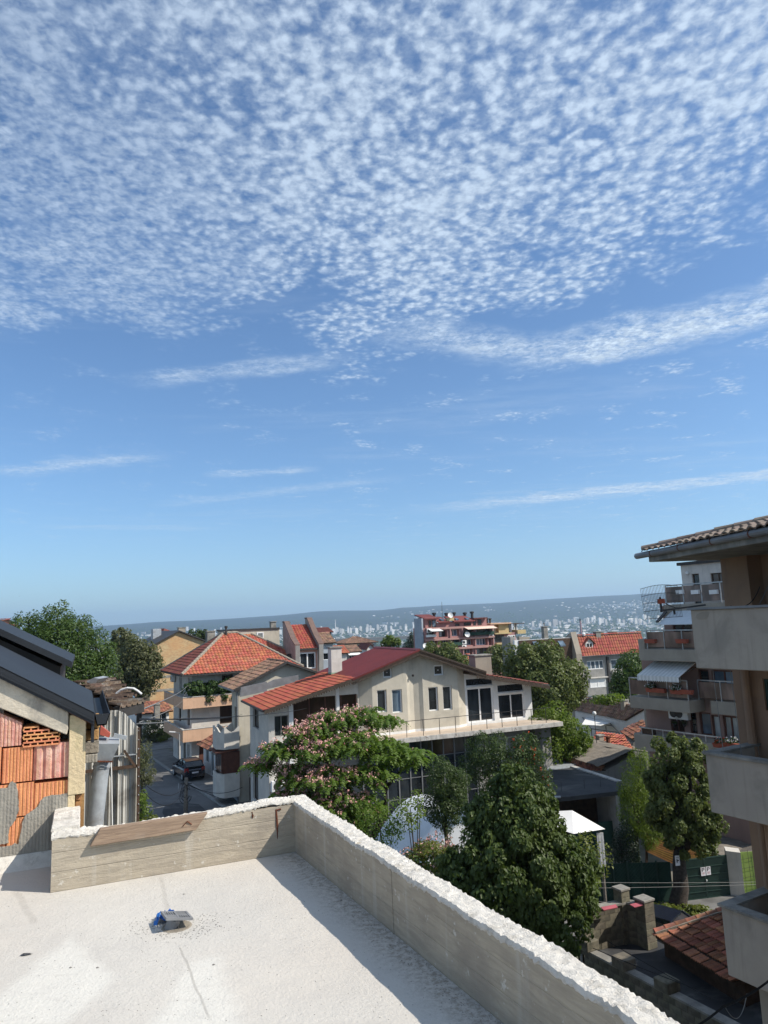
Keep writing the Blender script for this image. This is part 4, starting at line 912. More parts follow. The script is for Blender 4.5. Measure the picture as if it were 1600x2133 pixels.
def stack():
    b = aty(1211, 1322, 1950); b.z = ground_z(b.x, b.y); tp = aty(1207, 1289, 1950).z; t = thing('smokestack', 'tall thin factory chimney rising from the far city', 'chimney', b)
    part('shaft', 'stucco_mauve', t, lambda m: m.lathe(b, [(5, -2), (3.2, (tp - b.z) * .5), (2.4, tp - b.z - 6), (2.5, tp - b.z - 6)], 12)); part('tip', 'metal_dark', t, lambda m: m.lathe(b, [(2.6, tp - b.z - 6), (2.4, tp - b.z), (0, tp - b.z)], 12))
    b = aty(699, 1310, 4200); b.z = ground_z(b.x, b.y); t = thing('radio_mast', 'thin pale mast standing in front of the quarry scar', 'mast', b)
    part('mast', 'far_white', t, lambda m: m.lathe(b, [(4, 0), (2, 70), (1, 95), (0, 96)], 6))
    y = 1500; A, B = aty(670, 1332, y), aty(890, 1323, y); t = thing('viaduct', 'long grey road bridge crossing the lake in the distance', 'bridge', (A.x, y, -113))
    zb = A.z; part('deck', 'old_concrete', t, lambda m: m.box(Fr(0), A.x, B.x, y, y + 22, zb - 6, zb)); 
    for i in range(5): x = A.x + 10 + i * 50; part('pier', 'old_concrete', t, lambda m: m.box(Fr(0), x - 2, x + 2, y + 6, y + 16, -119, zb - 6))
stack()
def haze():
    m = MB(); m.box(Fr(0), -17000, 17000, -17000, 17000, -330, 420)
    mt = bpy.data.materials.new('haze_air'); mt.use_nodes = True; t = NT(mt.node_tree); mt.node_tree.nodes.remove(mt.node_tree.nodes['Principled BSDF'])
    v = t.n('ShaderNodeVolumePrincipled'); v.inputs['Color'].default_value = (.57, .775, 1, 1); v.inputs['Density'].default_value = HAZE; v.inputs['Anisotropy'].default_value = .3
    t.l(v.outputs[0], mt.node_tree.nodes['Material Output'].inputs['Volume']); M['haze_air'] = mt
    o = m.build('haze', 'haze_air'); o['kind'] = 'stuff'; o['label'] = 'thin summer haze over the whole place'; o['category'] = 'haze'
HAZE = 9.6e-5
haze()
# ================================================================== street
K = Fr(30)
def sheet(name, mat, fr, a0, a1, b0, b1, z):
    m = MB(); m.prism([fr.p(a0, b0, z - .05), fr.p(a1, b0, z - .05), fr.p(a1, b1, z - .05), fr.p(a0, b1, z - .05)], Z * .05); return struct(m.build(name, mat))
sheet('road', 'asphalt', K, 7.2, 15.0, 22, 86, -11.98)
sheet('sidewalk', 'pavement', K, 15.18, 17.4, 40, 75.5, -11.86); sheet('sidewalk', 'pavement', K, 3, 7.0, 22, 75, -11.86)
sheet('cross_road', 'pavement', K, -30, 60, 76.5, 84, -11.972)
kb = MB(); MBk = [kb.box(K, 15.0, 15.17, 22 + i * 1.0, 22.985 + i * 1.0, -12.1, -11.85 + RNG.uniform(-.006, .006)) for i in range(54)]; struct(kb.build('kerb', 'kerb_stone'))
for i, (a, b, r) in enumerate(((12.6, 50, 1.3), (10.5, 56, .9), (13.2, 62, .7))):
    m = MB(); m.prism([K.p(a + r * math.cos(t) * (1 + .3 * fbm(t, i)), b + 2 * r * math.sin(t) * (1 + .3 * fbm(t, i + 7)), -11.985) for t in np.linspace(0, 6.28, 14)[:-1]], Z * .009); struct(m.build('road_patch', 'dark_roof'))

# ================================================================== cream gable house with terrace and glazed front
H2 = Fr(22); WB = 42.75
wh = thing('gable_house', 'cream gabled house with maroon metal roof and a long terrace over a glass front', 'house', H2.p(21, 44, -13))
bays = [(15.05, 42.75), (15.85, 42.38), (18.2, 42.38), (18.42, 42.52), (18.75, 42.62), (19.08, 42.52), (19.3, 42.38), (21.8, 42.38), (22.5, 42.75)]
PK = (18.9, -1.95); rake = lambda a: PK[1] - (.335 if a < PK[0] else .355) * abs(a - PK[0])
wb = wsf(H2, 0, 42.38)
OPS = {}
def opening(key, *r): OPS[key] = wb.rect(*r); return OPS[key]
b1o = [opening('a', 786, 1437, 806, 1484), opening('b', 817, 1436, 838, 1485), opening('s1', 798, 1390, 817, 1412)]
b2o = [opening('c', 893, 1431, 913, 1481), opening('d', 923, 1429, 942, 1479), opening('s2', 904, 1385, 924, 1407)]
def gable(m):
    for i in range(len(bays) - 1):
        (a, b), (c, d) = bays[i], bays[i + 1]; A, B = H2.p(a, b, 0), H2.p(c, d, 0); ws = WS(A, B - A); L = (B - A).length
        if i == 1: ws = wb; ops = b1o; s0, s1 = a, c
        elif i == 6: ws = wb; ops = b2o; s0, s1 = a, c
        else: ops = (); s0, s1 = 0, L
        f = (lambda s, a=a, c=c, s0=s0, s1=s1: rake(a + (c - a) * (s - s0) / (s1 - s0)) - .02)
        ws.wall(m, s0, s1, -7., -1.8, ops, top=f, step=.25)
    m.prism([H2.p(15.05, 42.85, -7), H2.p(22.5, 42.85, -7), H2.p(22.5, 42.85, rake(22.5) - .05), H2.p(18.9, 42.85, rake(18.9) - .05), H2.p(15.05, 42.85, rake(15.05) - .05)], H2.w * 6.6)
part('wall', 'stucco_cream', wh, gable)
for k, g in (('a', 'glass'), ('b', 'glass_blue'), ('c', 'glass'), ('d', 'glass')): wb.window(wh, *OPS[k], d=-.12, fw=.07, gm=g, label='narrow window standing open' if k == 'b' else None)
for k in ('s1', 's2'):
    wb.window(wh, *OPS[k], d=-.1, fw=.09)
    r = OPS[k]; part('sticker', 'paper', wh, lambda m: wb.box(m, (r[0] + r[1]) / 2 - .05, (r[0] + r[1]) / 2 + .05, (r[2] + r[3]) / 2 - .02, (r[2] + r[3]) / 2 + .02, -.134, -.131))
q_ = wb.px(859, 1407); part('spotlight', 'metal_dark', wh, lambda m: m.lathe(wb.p(*q_, .1), [(0, -.08), (.07, -.06), (.08, .05), (0, .08)], 10))
part('skirting', 'stucco_bright', wh, lambda m: [m.prism([H2.p(*bays[i], -7), H2.p(*bays[i + 1], -7), H2.p(*bays[i + 1], -6.85), H2.p(*bays[i], -6.85)], -H2.w * .02) for i in range(8)])
# main roof: ribbed maroon sheet
RB0, RB1 = 41.7, 49.5
def sheet_roof(m, a0, a1, zf, b0, b1, rib=.33):
    n = int((b1 - b0) / rib) * 4; V = []
    for i in range(n + 1):
        b = b0 + (b1 - b0) * i / n; h = .035 if i % 4 in (1, 2) else 0
        for a in (a0, a1): V.append(H2.p(a, b, zf(a) + h + .05))
    m.mesh(V, [(2 * i, 2 * i + 1, 2 * i + 3, 2 * i + 2) for i in range(n)])
def slabroof(m, a0, a1, zf, b0, b1, t=.06): m.prism([H2.p(a0, b0, zf(a0) - t), H2.p(a1, b0, zf(a1) - t), H2.p(a1, b0, zf(a1)), H2.p(a0, b0, zf(a0))], H2.w * (b1 - b0))
for sgn, e in ((-1, 14.35), (1, 23.6)):
    rfm = part('roof', 'wood_dark', wh, lambda m: slabroof(m, 18.9, e, rake, RB0, RB1, .1))
    part('roof_sheet', 'metal_maroon', rfm, lambda m: sheet_roof(m, 18.9, e, rake, RB0, RB1))
    part('edge_trim', 'metal_maroon' if sgn < 0 else 'wood_lace', rfm, lambda m: m.prism([H2.p(18.9, RB0 - .03, rake(18.9) + .10), H2.p(e, RB0 - .03, rake(e) + .10), H2.p(e, RB0 - .03, rake(e) - .02), H2.p(18.9, RB0 - .03, rake(18.9) - .02)], H2.w * .05))
    def lace(m):
        n = 56
        for i in range(n):
            a, c = 18.9 + (e - 18.9) * i / n, 18.9 + (e - 18.9) * (i + 1) / n; md = (a + c) / 2
            m.prism([H2.p(a, RB0 + .03, rake(a) - .02), H2.p(c, RB0 + .03, rake(c) - .02), H2.p(c, RB0 + .03, rake(c) - .22), H2.p(md, RB0 + .03, rake(md) - .34), H2.p(a, RB0 + .03, rake(a) - .22)], H2.w * .03)
    part('bargeboard', 'wood_lace', rfm, lace)
part('ridge_cap', 'metal_maroon', wh, lambda m: m.prism([H2.p(18.7, RB0 - .02, rake(18.7) + .1), H2.p(18.9, RB0 - .02, PK[1] + .13), H2.p(19.1, RB0 - .02, rake(19.1) + .1)], H2.w * (RB1 - RB0 + .04)))
chimney(wh, H2, 24.3, 43.7, 1.25, .9, -4.4, -2.62, 'stucco_beige', 'old_concrete')
# left chimney with green foot
q_ = H2.b(697, 1350, 46.3); chimney(wh, H2, q_[0], 46.3, .75, .7, -5.2, q_[2], 'stucco_white', 'old_concrete')
part('chimney_foot', 'green_net', wh, lambda m: m.box(H2, q_[0] - .385, q_[0] + .385, 45.94, 46.66, -4.6, -3.25)).data.materials[0] = M.setdefault('mint', (pm('mint', (.27, .38, .27), (.23, .33, .23), 3), M['mint'])[1])
# glazed annex on the right
AN = wsf(H2, 0, WB); arz = lambda a: -3.55 - (a - 22.5) * .20
def annex(m):
    AN.wall(m, 22.5, 27.6, -7, -3.5, [(22.62, 24.62, -6.85, -4.62), (22.62, 24.62, -4.52, -4.05), (24.98, 27.0, -6.85, -5.2), (24.98, 27.0, -5.1, -4.6)], dep=.2, top=lambda s: arz(s) - .12, step=.4)
    m.prism([H2.p(22.5, 42.98, -7), H2.p(27.6, 42.98, -7), H2.p(27.6, 42.98, arz(27.6) - .1), H2.p(22.5, 42.98, arz(22.5) - .1)], H2.w * 6.2)
part('annex_wall', 'stucco_bright', wh, annex)
AN.window(wh, 22.62, 24.62, -6.85, -4.62, vs=(.5,), fw=.10, name='glass_door', gm='glass'); AN.window(wh, 24.98, 27.0, -6.85, -5.2, vs=(.5,), fw=.08, name='glass_door')
def slantwin(a0, a1, t0):
    w = part('transom', 'pvc_white', wh, lambda m: AN.box(m, a0, a1, t0, t0 + .06, -.16, -.1))
    part('pane', 'glass', w, lambda m: m.poly([AN.p(a0, t0 + .06, -.13), AN.p(a1, t0 + .06, -.13), AN.p(a1, arz(a1) - .2, -.13), AN.p(a0, arz(a0) - .2, -.13)]))
slantwin(22.62, 24.62, -4.52); slantwin(24.98, 27.0, -5.1)
ar = tile_roof(wh, H2.p(28.35, 49.3, arz(28.35)), H2.p(28.35, 41.8, arz(28.35)), H2.p(22.45, 49.3, arz(22.45)), H2.p(22.45, 41.8, arz(22.45)), .3, .36, 'tile_maroon', 'roll', thick=.12)
part('bargeboard', 'wood_lace', ar, lambda m: [m.prism([H2.p(a, 41.78, arz(a) - .01), H2.p(a + .15, 41.78, arz(a + .15) - .01), H2.p(a + .15, 41.78, arz(a + .15) - .22), H2.p(a + .075, 41.78, arz(a) - .3), H2.p(a, 41.78, arz(a) - .22)], -H2.w * .03) for a in np.arange(22.9, 28.3, .15)])
part('gutter', 'metal_gutter', wh, lambda m: m.bar(H2.p(28.42, 41.8, arz(28.4) - .06), H2.p(28.42, 49.2, arz(28.4) - .06), .12))
# terrace slab, tiles, railing
pm('terrace_tile', (.56, .46, .36), (.50, .41, .32), 2, .6, .1, 20)
part('terrace', 'stained_concrete', wh, lambda m: m.prism([H2.p(12.0, 40.75, -7.28), H2.p(28.45, 40.55, -7.28), H2.p(28.45, 43.5, -7.28), H2.p(12.0, 43.5, -7.28)], Z * .27), bevel=.01)
part('terrace_floor', 'terrace_tile', wh, lambda m: m.prism([H2.p(12.05, 40.83, -7.006), H2.p(28.4, 40.63, -7.006), H2.p(28.4, 42.7, -7.006), H2.p(12.05, 42.7, -7.006)], Z * .012))
RL = [H2.p(13.0 + i * 1.1, 40.86 - .008 * i, -6.99) for i in range(14)]
for p in RL: part('railing_post', 'metal_dark', wh, lambda m: m.bar(p, p + Z * .92, .035))
part('handrail', 'metal_dark', wh, lambda m: m.bar(RL[0] + Z * .93, RL[-1] + Z * .93 + H2.v * .4, .045, .03))
for i in range(5):
    p = H2.p(18.5 + i * 2.1, 40.7, -7.02); part('rebar_stub', 'rust', wh, lambda m: m.tube([p, p - H2.w * .22 + H2.v * RNG.uniform(-.3, .3) - Z * RNG.uniform(0, .2)], .012, 5))
# glass curtain wall below the slab: every bay a row of panes
GW = wsf(H2, 0, 41.9); g0, g1 = 14.9, 22.6; nb = 10; rows = [-13.05, -11.9, -10.75, -9.6, -8.45, -7.3]
part('lower_wall', 'stucco_grey', wh, lambda m: (m.box(H2, 12.3, 26.9, 42.3, 49.8, -13.1, -7.29), m.box(H2, 27.25, 27.95, 41.3, 49, -13.1, -7.29), m.box(H2, 22.7, 23.0, 41.8, 42.3, -13.1, -7.29)))
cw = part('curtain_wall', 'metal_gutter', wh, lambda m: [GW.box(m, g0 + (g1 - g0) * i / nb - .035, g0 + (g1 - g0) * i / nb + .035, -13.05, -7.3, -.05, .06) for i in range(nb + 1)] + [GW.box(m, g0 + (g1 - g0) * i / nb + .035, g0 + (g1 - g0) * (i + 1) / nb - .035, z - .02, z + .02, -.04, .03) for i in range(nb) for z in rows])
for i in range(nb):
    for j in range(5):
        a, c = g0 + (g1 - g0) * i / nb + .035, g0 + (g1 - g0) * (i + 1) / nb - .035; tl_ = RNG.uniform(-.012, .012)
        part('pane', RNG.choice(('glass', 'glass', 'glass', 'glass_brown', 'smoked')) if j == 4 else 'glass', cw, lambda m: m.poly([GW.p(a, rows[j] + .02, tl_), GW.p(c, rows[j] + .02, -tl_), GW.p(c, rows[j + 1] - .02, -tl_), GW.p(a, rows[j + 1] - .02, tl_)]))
w3 = wsf(H2, 0, 42.3); w3.window(wh, 24.4, 25.9, -9.4, -7.9, vs=(.5,), d=.02, gm='glass')
# left wing under red tiles
LW0, LWz0, LW1, LWz1 = 8.95, -4.84, 14.7, -3.34
q_ = H2.a(505, 1455, LW0); LB1 = min(max(q_[1], 45), 49)
lw = tile_roof(wh, H2.p(LW0, LB1, LWz0), H2.p(LW0, 41.75, LWz0), H2.p(LW1, LB1, LWz1), H2.p(LW1, 41.75, LWz1), .3, .38, 'tile_red', 'marseille', thick=.1, name='red_tiles')
part('bargeboard', 'wood_lace', lw, lambda m: [m.prism([H2.p(a, 41.72, LWz0 + (a - LW0) * .261 + .03), H2.p(a + .16, 41.72, LWz0 + (a + .16 - LW0) * .261 + .03), H2.p(a + .16, 41.72, LWz0 + (a + .16 - LW0) * .261 - .16), H2.p(a + .08, 41.72, LWz0 + (a - LW0) * .261 - .24), H2.p(a, 41.72, LWz0 + (a - LW0) * .261 - .16)], -H2.w * .03) for a in np.arange(LW0, LW1, .16)])
part('gutter', 'metal_dark', wh, lambda m: m.bar(H2.p(LW0 - .06, 41.8, LWz0 - .03), H2.p(LW0 - .06, LB1, LWz0 - .03), .11))
LF, LS = wsf(H2, 0, 42.7), wsl(H2, 9.4, 42.7)
def wing(m):
    fo = [(10.9, 15.0, -7.0, -4.4), (9.75, 10.6, -6.5, -5.3), (9.9, 10.7, -9.6, -8.2), (11.4, 13.2, -9.8, -8.2)]
    LF.wall(m, 9.4, 15.05, -12, -3.4, fo, dep=.3, top=lambda s: LWz0 + (s - LW0) * .261 - .12, step=.5)
    LS.wall(m, -(LB1 - 42.9), 0, -12, LWz0 - .08, LO, dep=.2)
    m.box(H2, 9.6, 15.0, 43.0, LB1 - .2, -12, -5.0)
LO = [LS.rect(527, 1476, 539, 1517), LS.rect(527, 1600, 538, 1668)]; LO = [(min(a, b), max(a, b), c, e) for a, b, c, e in LO]
LO = [(max(a, -(LB1 - 43.2)), min(b, -.2), c, e) for a, b, c, e in LO]
part('wing_wall', 'stucco_white', wh, wing)
for o in LO: LS.window(wh, *o, d=-.12, fm='wood_dark')
LF.window(wh, 9.75, 10.6, -6.5, -5.3, vs=(.5,), fm='stucco_grey'); LF.window(wh, 9.9, 10.7, -9.6, -8.2, fm='wood_dark'); LF.window(wh, 11.4, 13.2, -9.8, -8.2, vs=(.33, .66))
LF.window(wh, 10.95, 15.0, -7.0, -4.4, vs=(.25, .5, .75), d=-.25, fm='wood_red', gm='glass_brown', name='porch_shade_panes')  # brown panes stand in for the shaded inside of the open porch
part('column', 'stucco_bright', wh, lambda m: LF.box(m, 10.62, 10.88, -12, -4.5, -.15, .08))
part('column', 'stucco_bright', wh, lambda m: LF.box(m, 13.6, 13.8, -7.0, -3.85, -.2, .02))
part('porch_ledge', 'stucco_white', wh, lambda m: LF.box(m, 9.3, 15.05, -7.2, -7.02, -.05, .25))
def ac_unit(parent, ws, s, t, w=.85, h=.6):
    a = part('ac_unit', 'stucco_bright', parent, lambda m: ws.box(m, s, s + w, t, t + h, .08, .38), bevel=.02)
    part('fan', 'metal_dark', a, lambda m: [m.poly([ws.p(s + w * .38 + h * .38 * math.cos(k * .63), t + h * .5 + h * .38 * math.sin(k * .63), .385) for k in range(10)])])
    [part('bracket', 'metal_gutter', a, lambda m: ws.box(m, q, q + .04, t - .06, t - .002, 0, .36)) for q in (s + .1, s + w - .14)]
q_ = LF.px(550, 1650); ac_unit(wh, LF, max(q_[0], 9.45), q_[1])
q_ = LF.px(556, 1676); ac_unit(wh, LF, max(q_[0], 9.9), q_[1] - .2)
# grey flashings against the neighbour's gable
for i, pl in enumerate((((500, 1452), (502, 1432), (556, 1420), (556, 1440)), ((548, 1438), (553, 1425), (570, 1416), (622, 1406), (622, 1420)))):
    part('flashing', 'metal_gutter', wh, lambda m: m.prism([H2.p(*H2.b(x, y, LB1 + .12 + i * .05)) for x, y in pl], H2.w * .1))

# ================================================================== house behind with brown tiles and a cream gable
MH = Fr(24)
mA = MH.ab(aty(597, 1379, 52)); MBb = mA[1]
mh = thing('brown_tile_house', 'house with a worn brown tiled roof, cream gable and street balconies', 'house', MH.p(mA[0] - 2, MBb + 3, -12))
eL = MH.b(488, 1438, MBb); eR = MH.b(668, 1403, MBb); rz = mA[2]
bk = MH.a(537, 1373, mA[0])[1]; bk = min(max(bk, MBb + 4), MBb + 5.4)
tile_roof(mh, MH.p(eL[0], bk, eL[2]), MH.p(eL[0], MBb - .1, eL[2]), MH.p(mA[0], bk, rz), MH.p(mA[0], MBb - .1, rz), .26, .42, 'tile_brown', 'roll', thick=.12, jit=.014, seed=5)
tile_roof(mh, MH.p(eR[0], MBb - .1, eR[2]), MH.p(eR[0], bk, eR[2]), MH.p(mA[0], MBb - .1, rz), MH.p(mA[0], bk, rz), .26, .42, 'tile_brown', 'roll', thick=.12, seed=6)
caps(mh, MH.p(mA[0], MBb - .1, rz + .03), MH.p(mA[0], bk, rz + .03), .1, .4, 'tile_brown', single=False)
part('verge', 'metal_dark', mh, lambda m: (m.bar(MH.p(eL[0], MBb - .15, eL[2] - .02), MH.p(mA[0], MBb - .15, rz - .02), .08, .16), m.bar(MH.p(mA[0], MBb - .15, rz - .02), MH.p(eR[0], MBb - .15, eR[2] - .02), .08, .16)))
wm = wsf(MH, 0, MBb + .35); mlw = MH.b(497, 1500, MBb + .35)[0]; mrw = eR[0] - .3
mz = lambda s: (rz - (mA[0] - s) * (rz - eL[2]) / (mA[0] - eL[0]) if s < mA[0] else rz - (s - mA[0]) * (rz - eR[2]) / (eR[0] - mA[0])) - .12
wml = wsl(MH, mlw, MBb + .35); dep_ = 2.2
def mhw(m):
    wm.wall(m, mlw, mrw, -12, rz, (), top=mz, step=.3); m.box(MH, mlw + .2, mrw, MBb + .5, MBb + 2.5, -12, eL[2] - .1)
    wml.wall(m, -dep_, 0, -12, eL[2] + .05, MO, dep=.18)
MO = [(-1.3, -.5, -7.6, -5.6)]
part('wall', 'stucco_cream', mh, mhw)
for o in MO: wml.window(mh, *o, fm='wood_dark')
part('gutter', 'metal_gutter', mh, lambda m: m.bar(MH.p(eL[0] - .05, MBb - .1, eL[2] - .03), MH.p(eL[0] - .05, bk, eL[2] - .03), .12))
part('drainpipe', 'metal_gutter', mh, lambda m: m.tube([MH.p(mlw - .1, MBb + .3, z) for z in (-12, -8, eL[2] - .1)], .06, 8))
# curved white balcony, timber bay and lower parapet on the street side
def bowed(m, z0, z1, s0, s1, out, notch=0, t=.12):
    pts = [(s0, 0), (s0, out * .7), (s0 + (s1 - s0) * .25, out), (s0 + (s1 - s0) * .75, out), (s1, out * .7), (s1, 0)]
    for (a, d), (c, e) in zip(pts, pts[1:]):
        A, B = wml.p(a, z0, d), wml.p(c, z0, e); n = ((B - A).cross(Z)).normalized(); k = 8
        for i in range(k):
            u, w = i / k, (i + 1) / k; h = lambda q: (z1 - z0) - notch * math.sin(math.pi * q) ** 2
            P, Q = A.lerp(B, u), A.lerp(B, w)
            m.hexa([P, Q, Q - n * t, P - n * t, P + Z * h(u), Q + Z * h(w), Q - n * t + Z * h(w), P - n * t + Z * h(u)])
    m.prism([wml.p(a, z0 - .12, d) for a, d in pts], Z * .12)
b1 = part('balcony', 'stucco_white', mh, lambda m: bowed(m, -8.15, -6.8, -2.1, .25, 1.5, .35))
b2 = part('balcony', 'stucco_white', mh, lambda m: bowed(m, -11.3, -9.85, -2.1, .25, 1.5, 0))
def bay(m):
    for s in np.arange(-2.0, .2, .29): wml.box(m, s, s + .24, -9.8, -8.5, 1.18, 1.24)
    wml.box(m, -2.0, .24, -9.84, -8.45, .0, 1.16)
bayo = part('timber_bay', 'wood_red', mh, bay)
for s in (-1.9, -1.2, -.5): part('pane', 'glass_brown', bayo, lambda m: m.poly([wml.p(s + .06, -9.7, 1.246), wml.p(s + .6, -9.7, 1.246), wml.p(s + .6, -8.6, 1.246), wml.p(s + .06, -8.6, 1.246)]))
part('bay_roof', 'tile_maroon', mh, lambda m: m.prism([wml.p(-2.2, -8.5, 1.62), wml.p(.35, -8.5, 1.62), wml.p(.35, -8.34, .1), wml.p(-2.2, -8.34, .1)], Z * .06))
part('garage_door', 'stucco_blue', mh, lambda m: [wml.box(m, -1.9 + i * .3, -1.62 + i * .3, -12, -11.2, .02, .06) for i in range(6)])
# ================================================================== three-storey house with peach balconies
PF = Fr(28); pc = PF.ab(aty(381, 1500, 62)); pa, pb = pc[0], pc[1]
ph_ = thing('peach_house', 'three-storey corner house with peach balcony bands under an orange hipped roof', 'house', PF.p(pa + 4, pb + 4, -12))
PW, PD = 10.5, 8.6; rec = .95
pf, pl = wsf(PF, pa, pb + rec), wsl(PF, pa + rec, pb)
FO = [(3.4, 5.2, -8.4, -6.8), (3.6, 4.6, -5.7, -4.2)]; SO = [(-2.6, -1.7, -8.4, -6.9), (-2.4, -1.4, -5.75, -4.3), (-6.2, -5.2, -8.4, -7.0), (-6.0, -5.0, -5.75, -4.4), (-4.2, -3.3, -11.9, -10.0), (-6.6, -5.4, -11.9, -10.2), (-2.6, -1.8, -11.9, -10)]
part('wall', 'stucco_white', ph_, lambda m: (pf.wall(m, rec, PW, -12, -3.9, FO), pl.wall(m, -PD, -rec, -12, -3.9, SO), m.box(PF, pa + rec + .2, pa + PW, pb + rec + .2, pb + PD, -12, -3.95)))
for o in FO: pf.window(ph_, *o, fm='wood_dark', gm='glass_brown')
for i, o in enumerate(SO): pl.window(ph_, *o, fm='wood_dark' if i in (0, 2, 4, 5) else 'pvc_white', gm='glass', vs=(.5,) if i in (1, 3) else ())
def bandw(m, z0, z1, l0):
    P = [(pa, pb), (pa + PW, pb), (pa + PW, pb + .14), (pa + .14, pb + .14), (pa + .14, pb + PD - .3), (pa, pb + PD - .3)]
    m.prism([PF.p(*p, z0) for p in P], Z * (z1 - z0)); m.prism([PF.p(pa + .01, pb + .01, z0 + .02), PF.p(pa + PW, pb + .01, z0 + .02), PF.p(pa + PW, pb + PD, z0 + .02), PF.p(pa + .01, pb + PD, z0 + .02)], Z * .14)
for z0, z1 in ((-9.47, -8.47), (-6.76, -5.82)):
    bo = part('balcony', 'stucco_peach', ph_, lambda m: bandw(m, z0, z1, 0))
    part('coping', 'stained_concrete', bo, lambda m: m.prism([PF.p(*p, z1) for p in ((pa - .03, pb - .03), (pa + PW, pb - .03), (pa + PW, pb + .17), (pa + .17, pb + .17), (pa + .17, pb + PD - .3), (pa - .03, pb + PD - .3))], Z * .05))
part('plinth', 'stucco_peach', ph_, lambda m: m.box(PF, pa + rec - .02, pa + PW, pb + rec - .03, pb + rec, -12, -11.2))
part('door_panel', 'wood_red', ph_, lambda m: (pf.box(m, 1.6, 2.6, -11.9, -9.8, .0, .04), pf.box(m, 3.4, 4.2, -11.9, -9.8, .0, .04)))
ez = -3.88; ov = .45
c00, c10, c01, c11 = PF.p(pa - ov + .3, pb - ov + .3, ez), PF.p(pa + PW + .4, pb - ov + .3, ez), PF.p(pa - ov + .3, pb + PD + .5, ez), PF.p(pa + PW + .4, pb + PD + .5, ez)
ap = PF.ab(aty(480, 1319, 66.5)); A1 = PF.p(pa + 4.7, pb + 4.5, ap[2]); A2 = PF.p(pa + 6.0, pb + 4.5, ap[2])
pr = tile_roof(ph_, c00, c10, A1, A2, .30, .37, 'tile_orange', 'roll', seed=9, thick=.12, jit=.008)
pl_ = tile_roof(ph_, c01, c00, A1, A1, .30, .37, 'tile_maroon', 'roll', seed=10, thick=.12)
tile_roof(ph_, c10, c11, A2, A2, .30, .37, 'tile_orange', 'roll', seed=11, thick=.12); tile_roof(ph_, c11, c01, A2, A1, .3, .37, 'tile_orange', 'roll', seed=12, thick=.12)
for a, b in ((c00, A1), (A1, A2), (c10, A2), (c01, A1)): caps(ph_, a + Z * .05, b + Z * .05, .12, .4, 'mortar', 'hip_tile', single=False, mortar='mortar')
part('gutter', 'metal_dark', ph_, lambda m: (m.bar(c00 - Z * .08, c10 - Z * .08, .14), m.bar(c00 - Z * .08, c01 - Z * .08, .14)))
q_ = PF.ab(aty(438, 1330, 69)); chimney(ph_, PF, q_[0], q_[1], .75, .75, -2.6, aty(438, 1316, 69).z, 'old_concrete')
q_ = PF.ab(aty(471, 1315, 68)); part('vent_pipe', 'metal_dark', ph_, lambda m: m.lathe(PF.p(q_[0], q_[1], -1.2), [(.1, 0), (.1, 1.1), (.16, 1.15), (.16, 1.3), (0, 1.32)], 8))
# rear wing with its own hip
r0, r1 = PF.p(pa + 7, pb + 6, -4.2), PF.p(pa + 15, pb + 6, -4.2); t0, t1 = PF.p(pa + 7.4, pb + 10.2, ap[2] - .25), PF.p(pa + 9.2, pb + 10.2, ap[2] - .25)
tile_roof(ph_, r0, r1, t0, t1, .30, .37, 'tile_orange', 'roll', seed=19, thick=.12); caps(ph_, r1 + Z * .05, t1 + Z * .05, .12, .4, 'mortar', 'hip_tile', single=False, mortar='mortar')
part('rear_wall', 'stucco_white', ph_, lambda m: m.box(PF, pa + 7.3, pa + 14.5, pb + 6.4, pb + 12, -12, -4.25))
q_ = pl.px(346, 1412); ac_unit(ph_, pl, -PD + .3, -4.9)
# vine over the upper balcony, pot plants on the lower one
vl = [(tuple(PF.p(pa + x, pb + .15 + RNG.uniform(-.1, .3), -5.2 + RNG.uniform(-.15, .25))), (.8, .55, .68)) for x in np.arange(.6, 7.6, .6)] + [(tuple(PF.p(pa + x, pb - .08, -6.05)), (.5, .16, .35)) for x in (2.2, 3.6, 4.4, 6.2, 7.2)]
vt = thing('grape_vine', 'dense green vine trained along the upper peach balcony', 'vine', PF.p(pa + 4, pb + .3, -5.9))
part('stem', 'bark', vt, lambda m: m.tube([PF.p(pa + 7.5, pb + .4, -5.9), PF.p(pa + 5, pb + .3, -5.2), PF.p(pa + 1.2, pb + .3, -5.3)], .03, 5))
foliage(vt, 'foliage', 'leaf_vine', vl, 9000, .15, 31, sub=7, asp=.9)
shrub('pot_plant', 'leafy yellow-green climber hanging off the lower peach balcony', PF.p(pa + 5.6, pb - .05, -8.3), (.8, .5, .9), 1500, .16, 'leaf_yellow', 32, 'plant', asp=.8)
part('clothes_line', 'cable_grey', ph_, lambda m: m.tube([PF.p(pa, pb, -5.75), PF.p(pa + 1, pb + .2, -4.6), PF.p(pa + .9, pb + .9, -4.3)], .02, 5))

# ================================================================== small outbuilding, walls and gates along the pavement
ob = thing('outbuilding', 'tiny white street building with a small hipped orange tile roof', 'shed', K.p(17.8, 59, -12))
OBF = wsf(K, 0, 57.6); OBL = wsl(K, 17.2, 57.6)
part('wall', 'stucco_bright', ob, lambda m: (OBL.wall(m, -4.2, 0, -12, -9.7, [(-1.9, -1.2, -11.8, -10.0), (-3.5, -2.6, -11, -10)], dep=.12), m.box(K, 17.35, 20.2, 57.6, 61.8, -12, -9.75)))
OBL.window(ob, -1.9, -1.2, -11.8, -10.0, fm='stucco_blue', gm='glass_curtain', d=-.06, name='door'); OBL.window(ob, -3.5, -2.6, -11, -10, vs=(.5,), d=-.05)
oe = [K.p(16.75, 58.4, -9.7), K.p(20.6, 58.4, -9.7), K.p(20.6, 62.2, -9.7), K.p(16.75, 62.2, -9.7)]; ot = K.p(18.7, 60.3, -8.25)
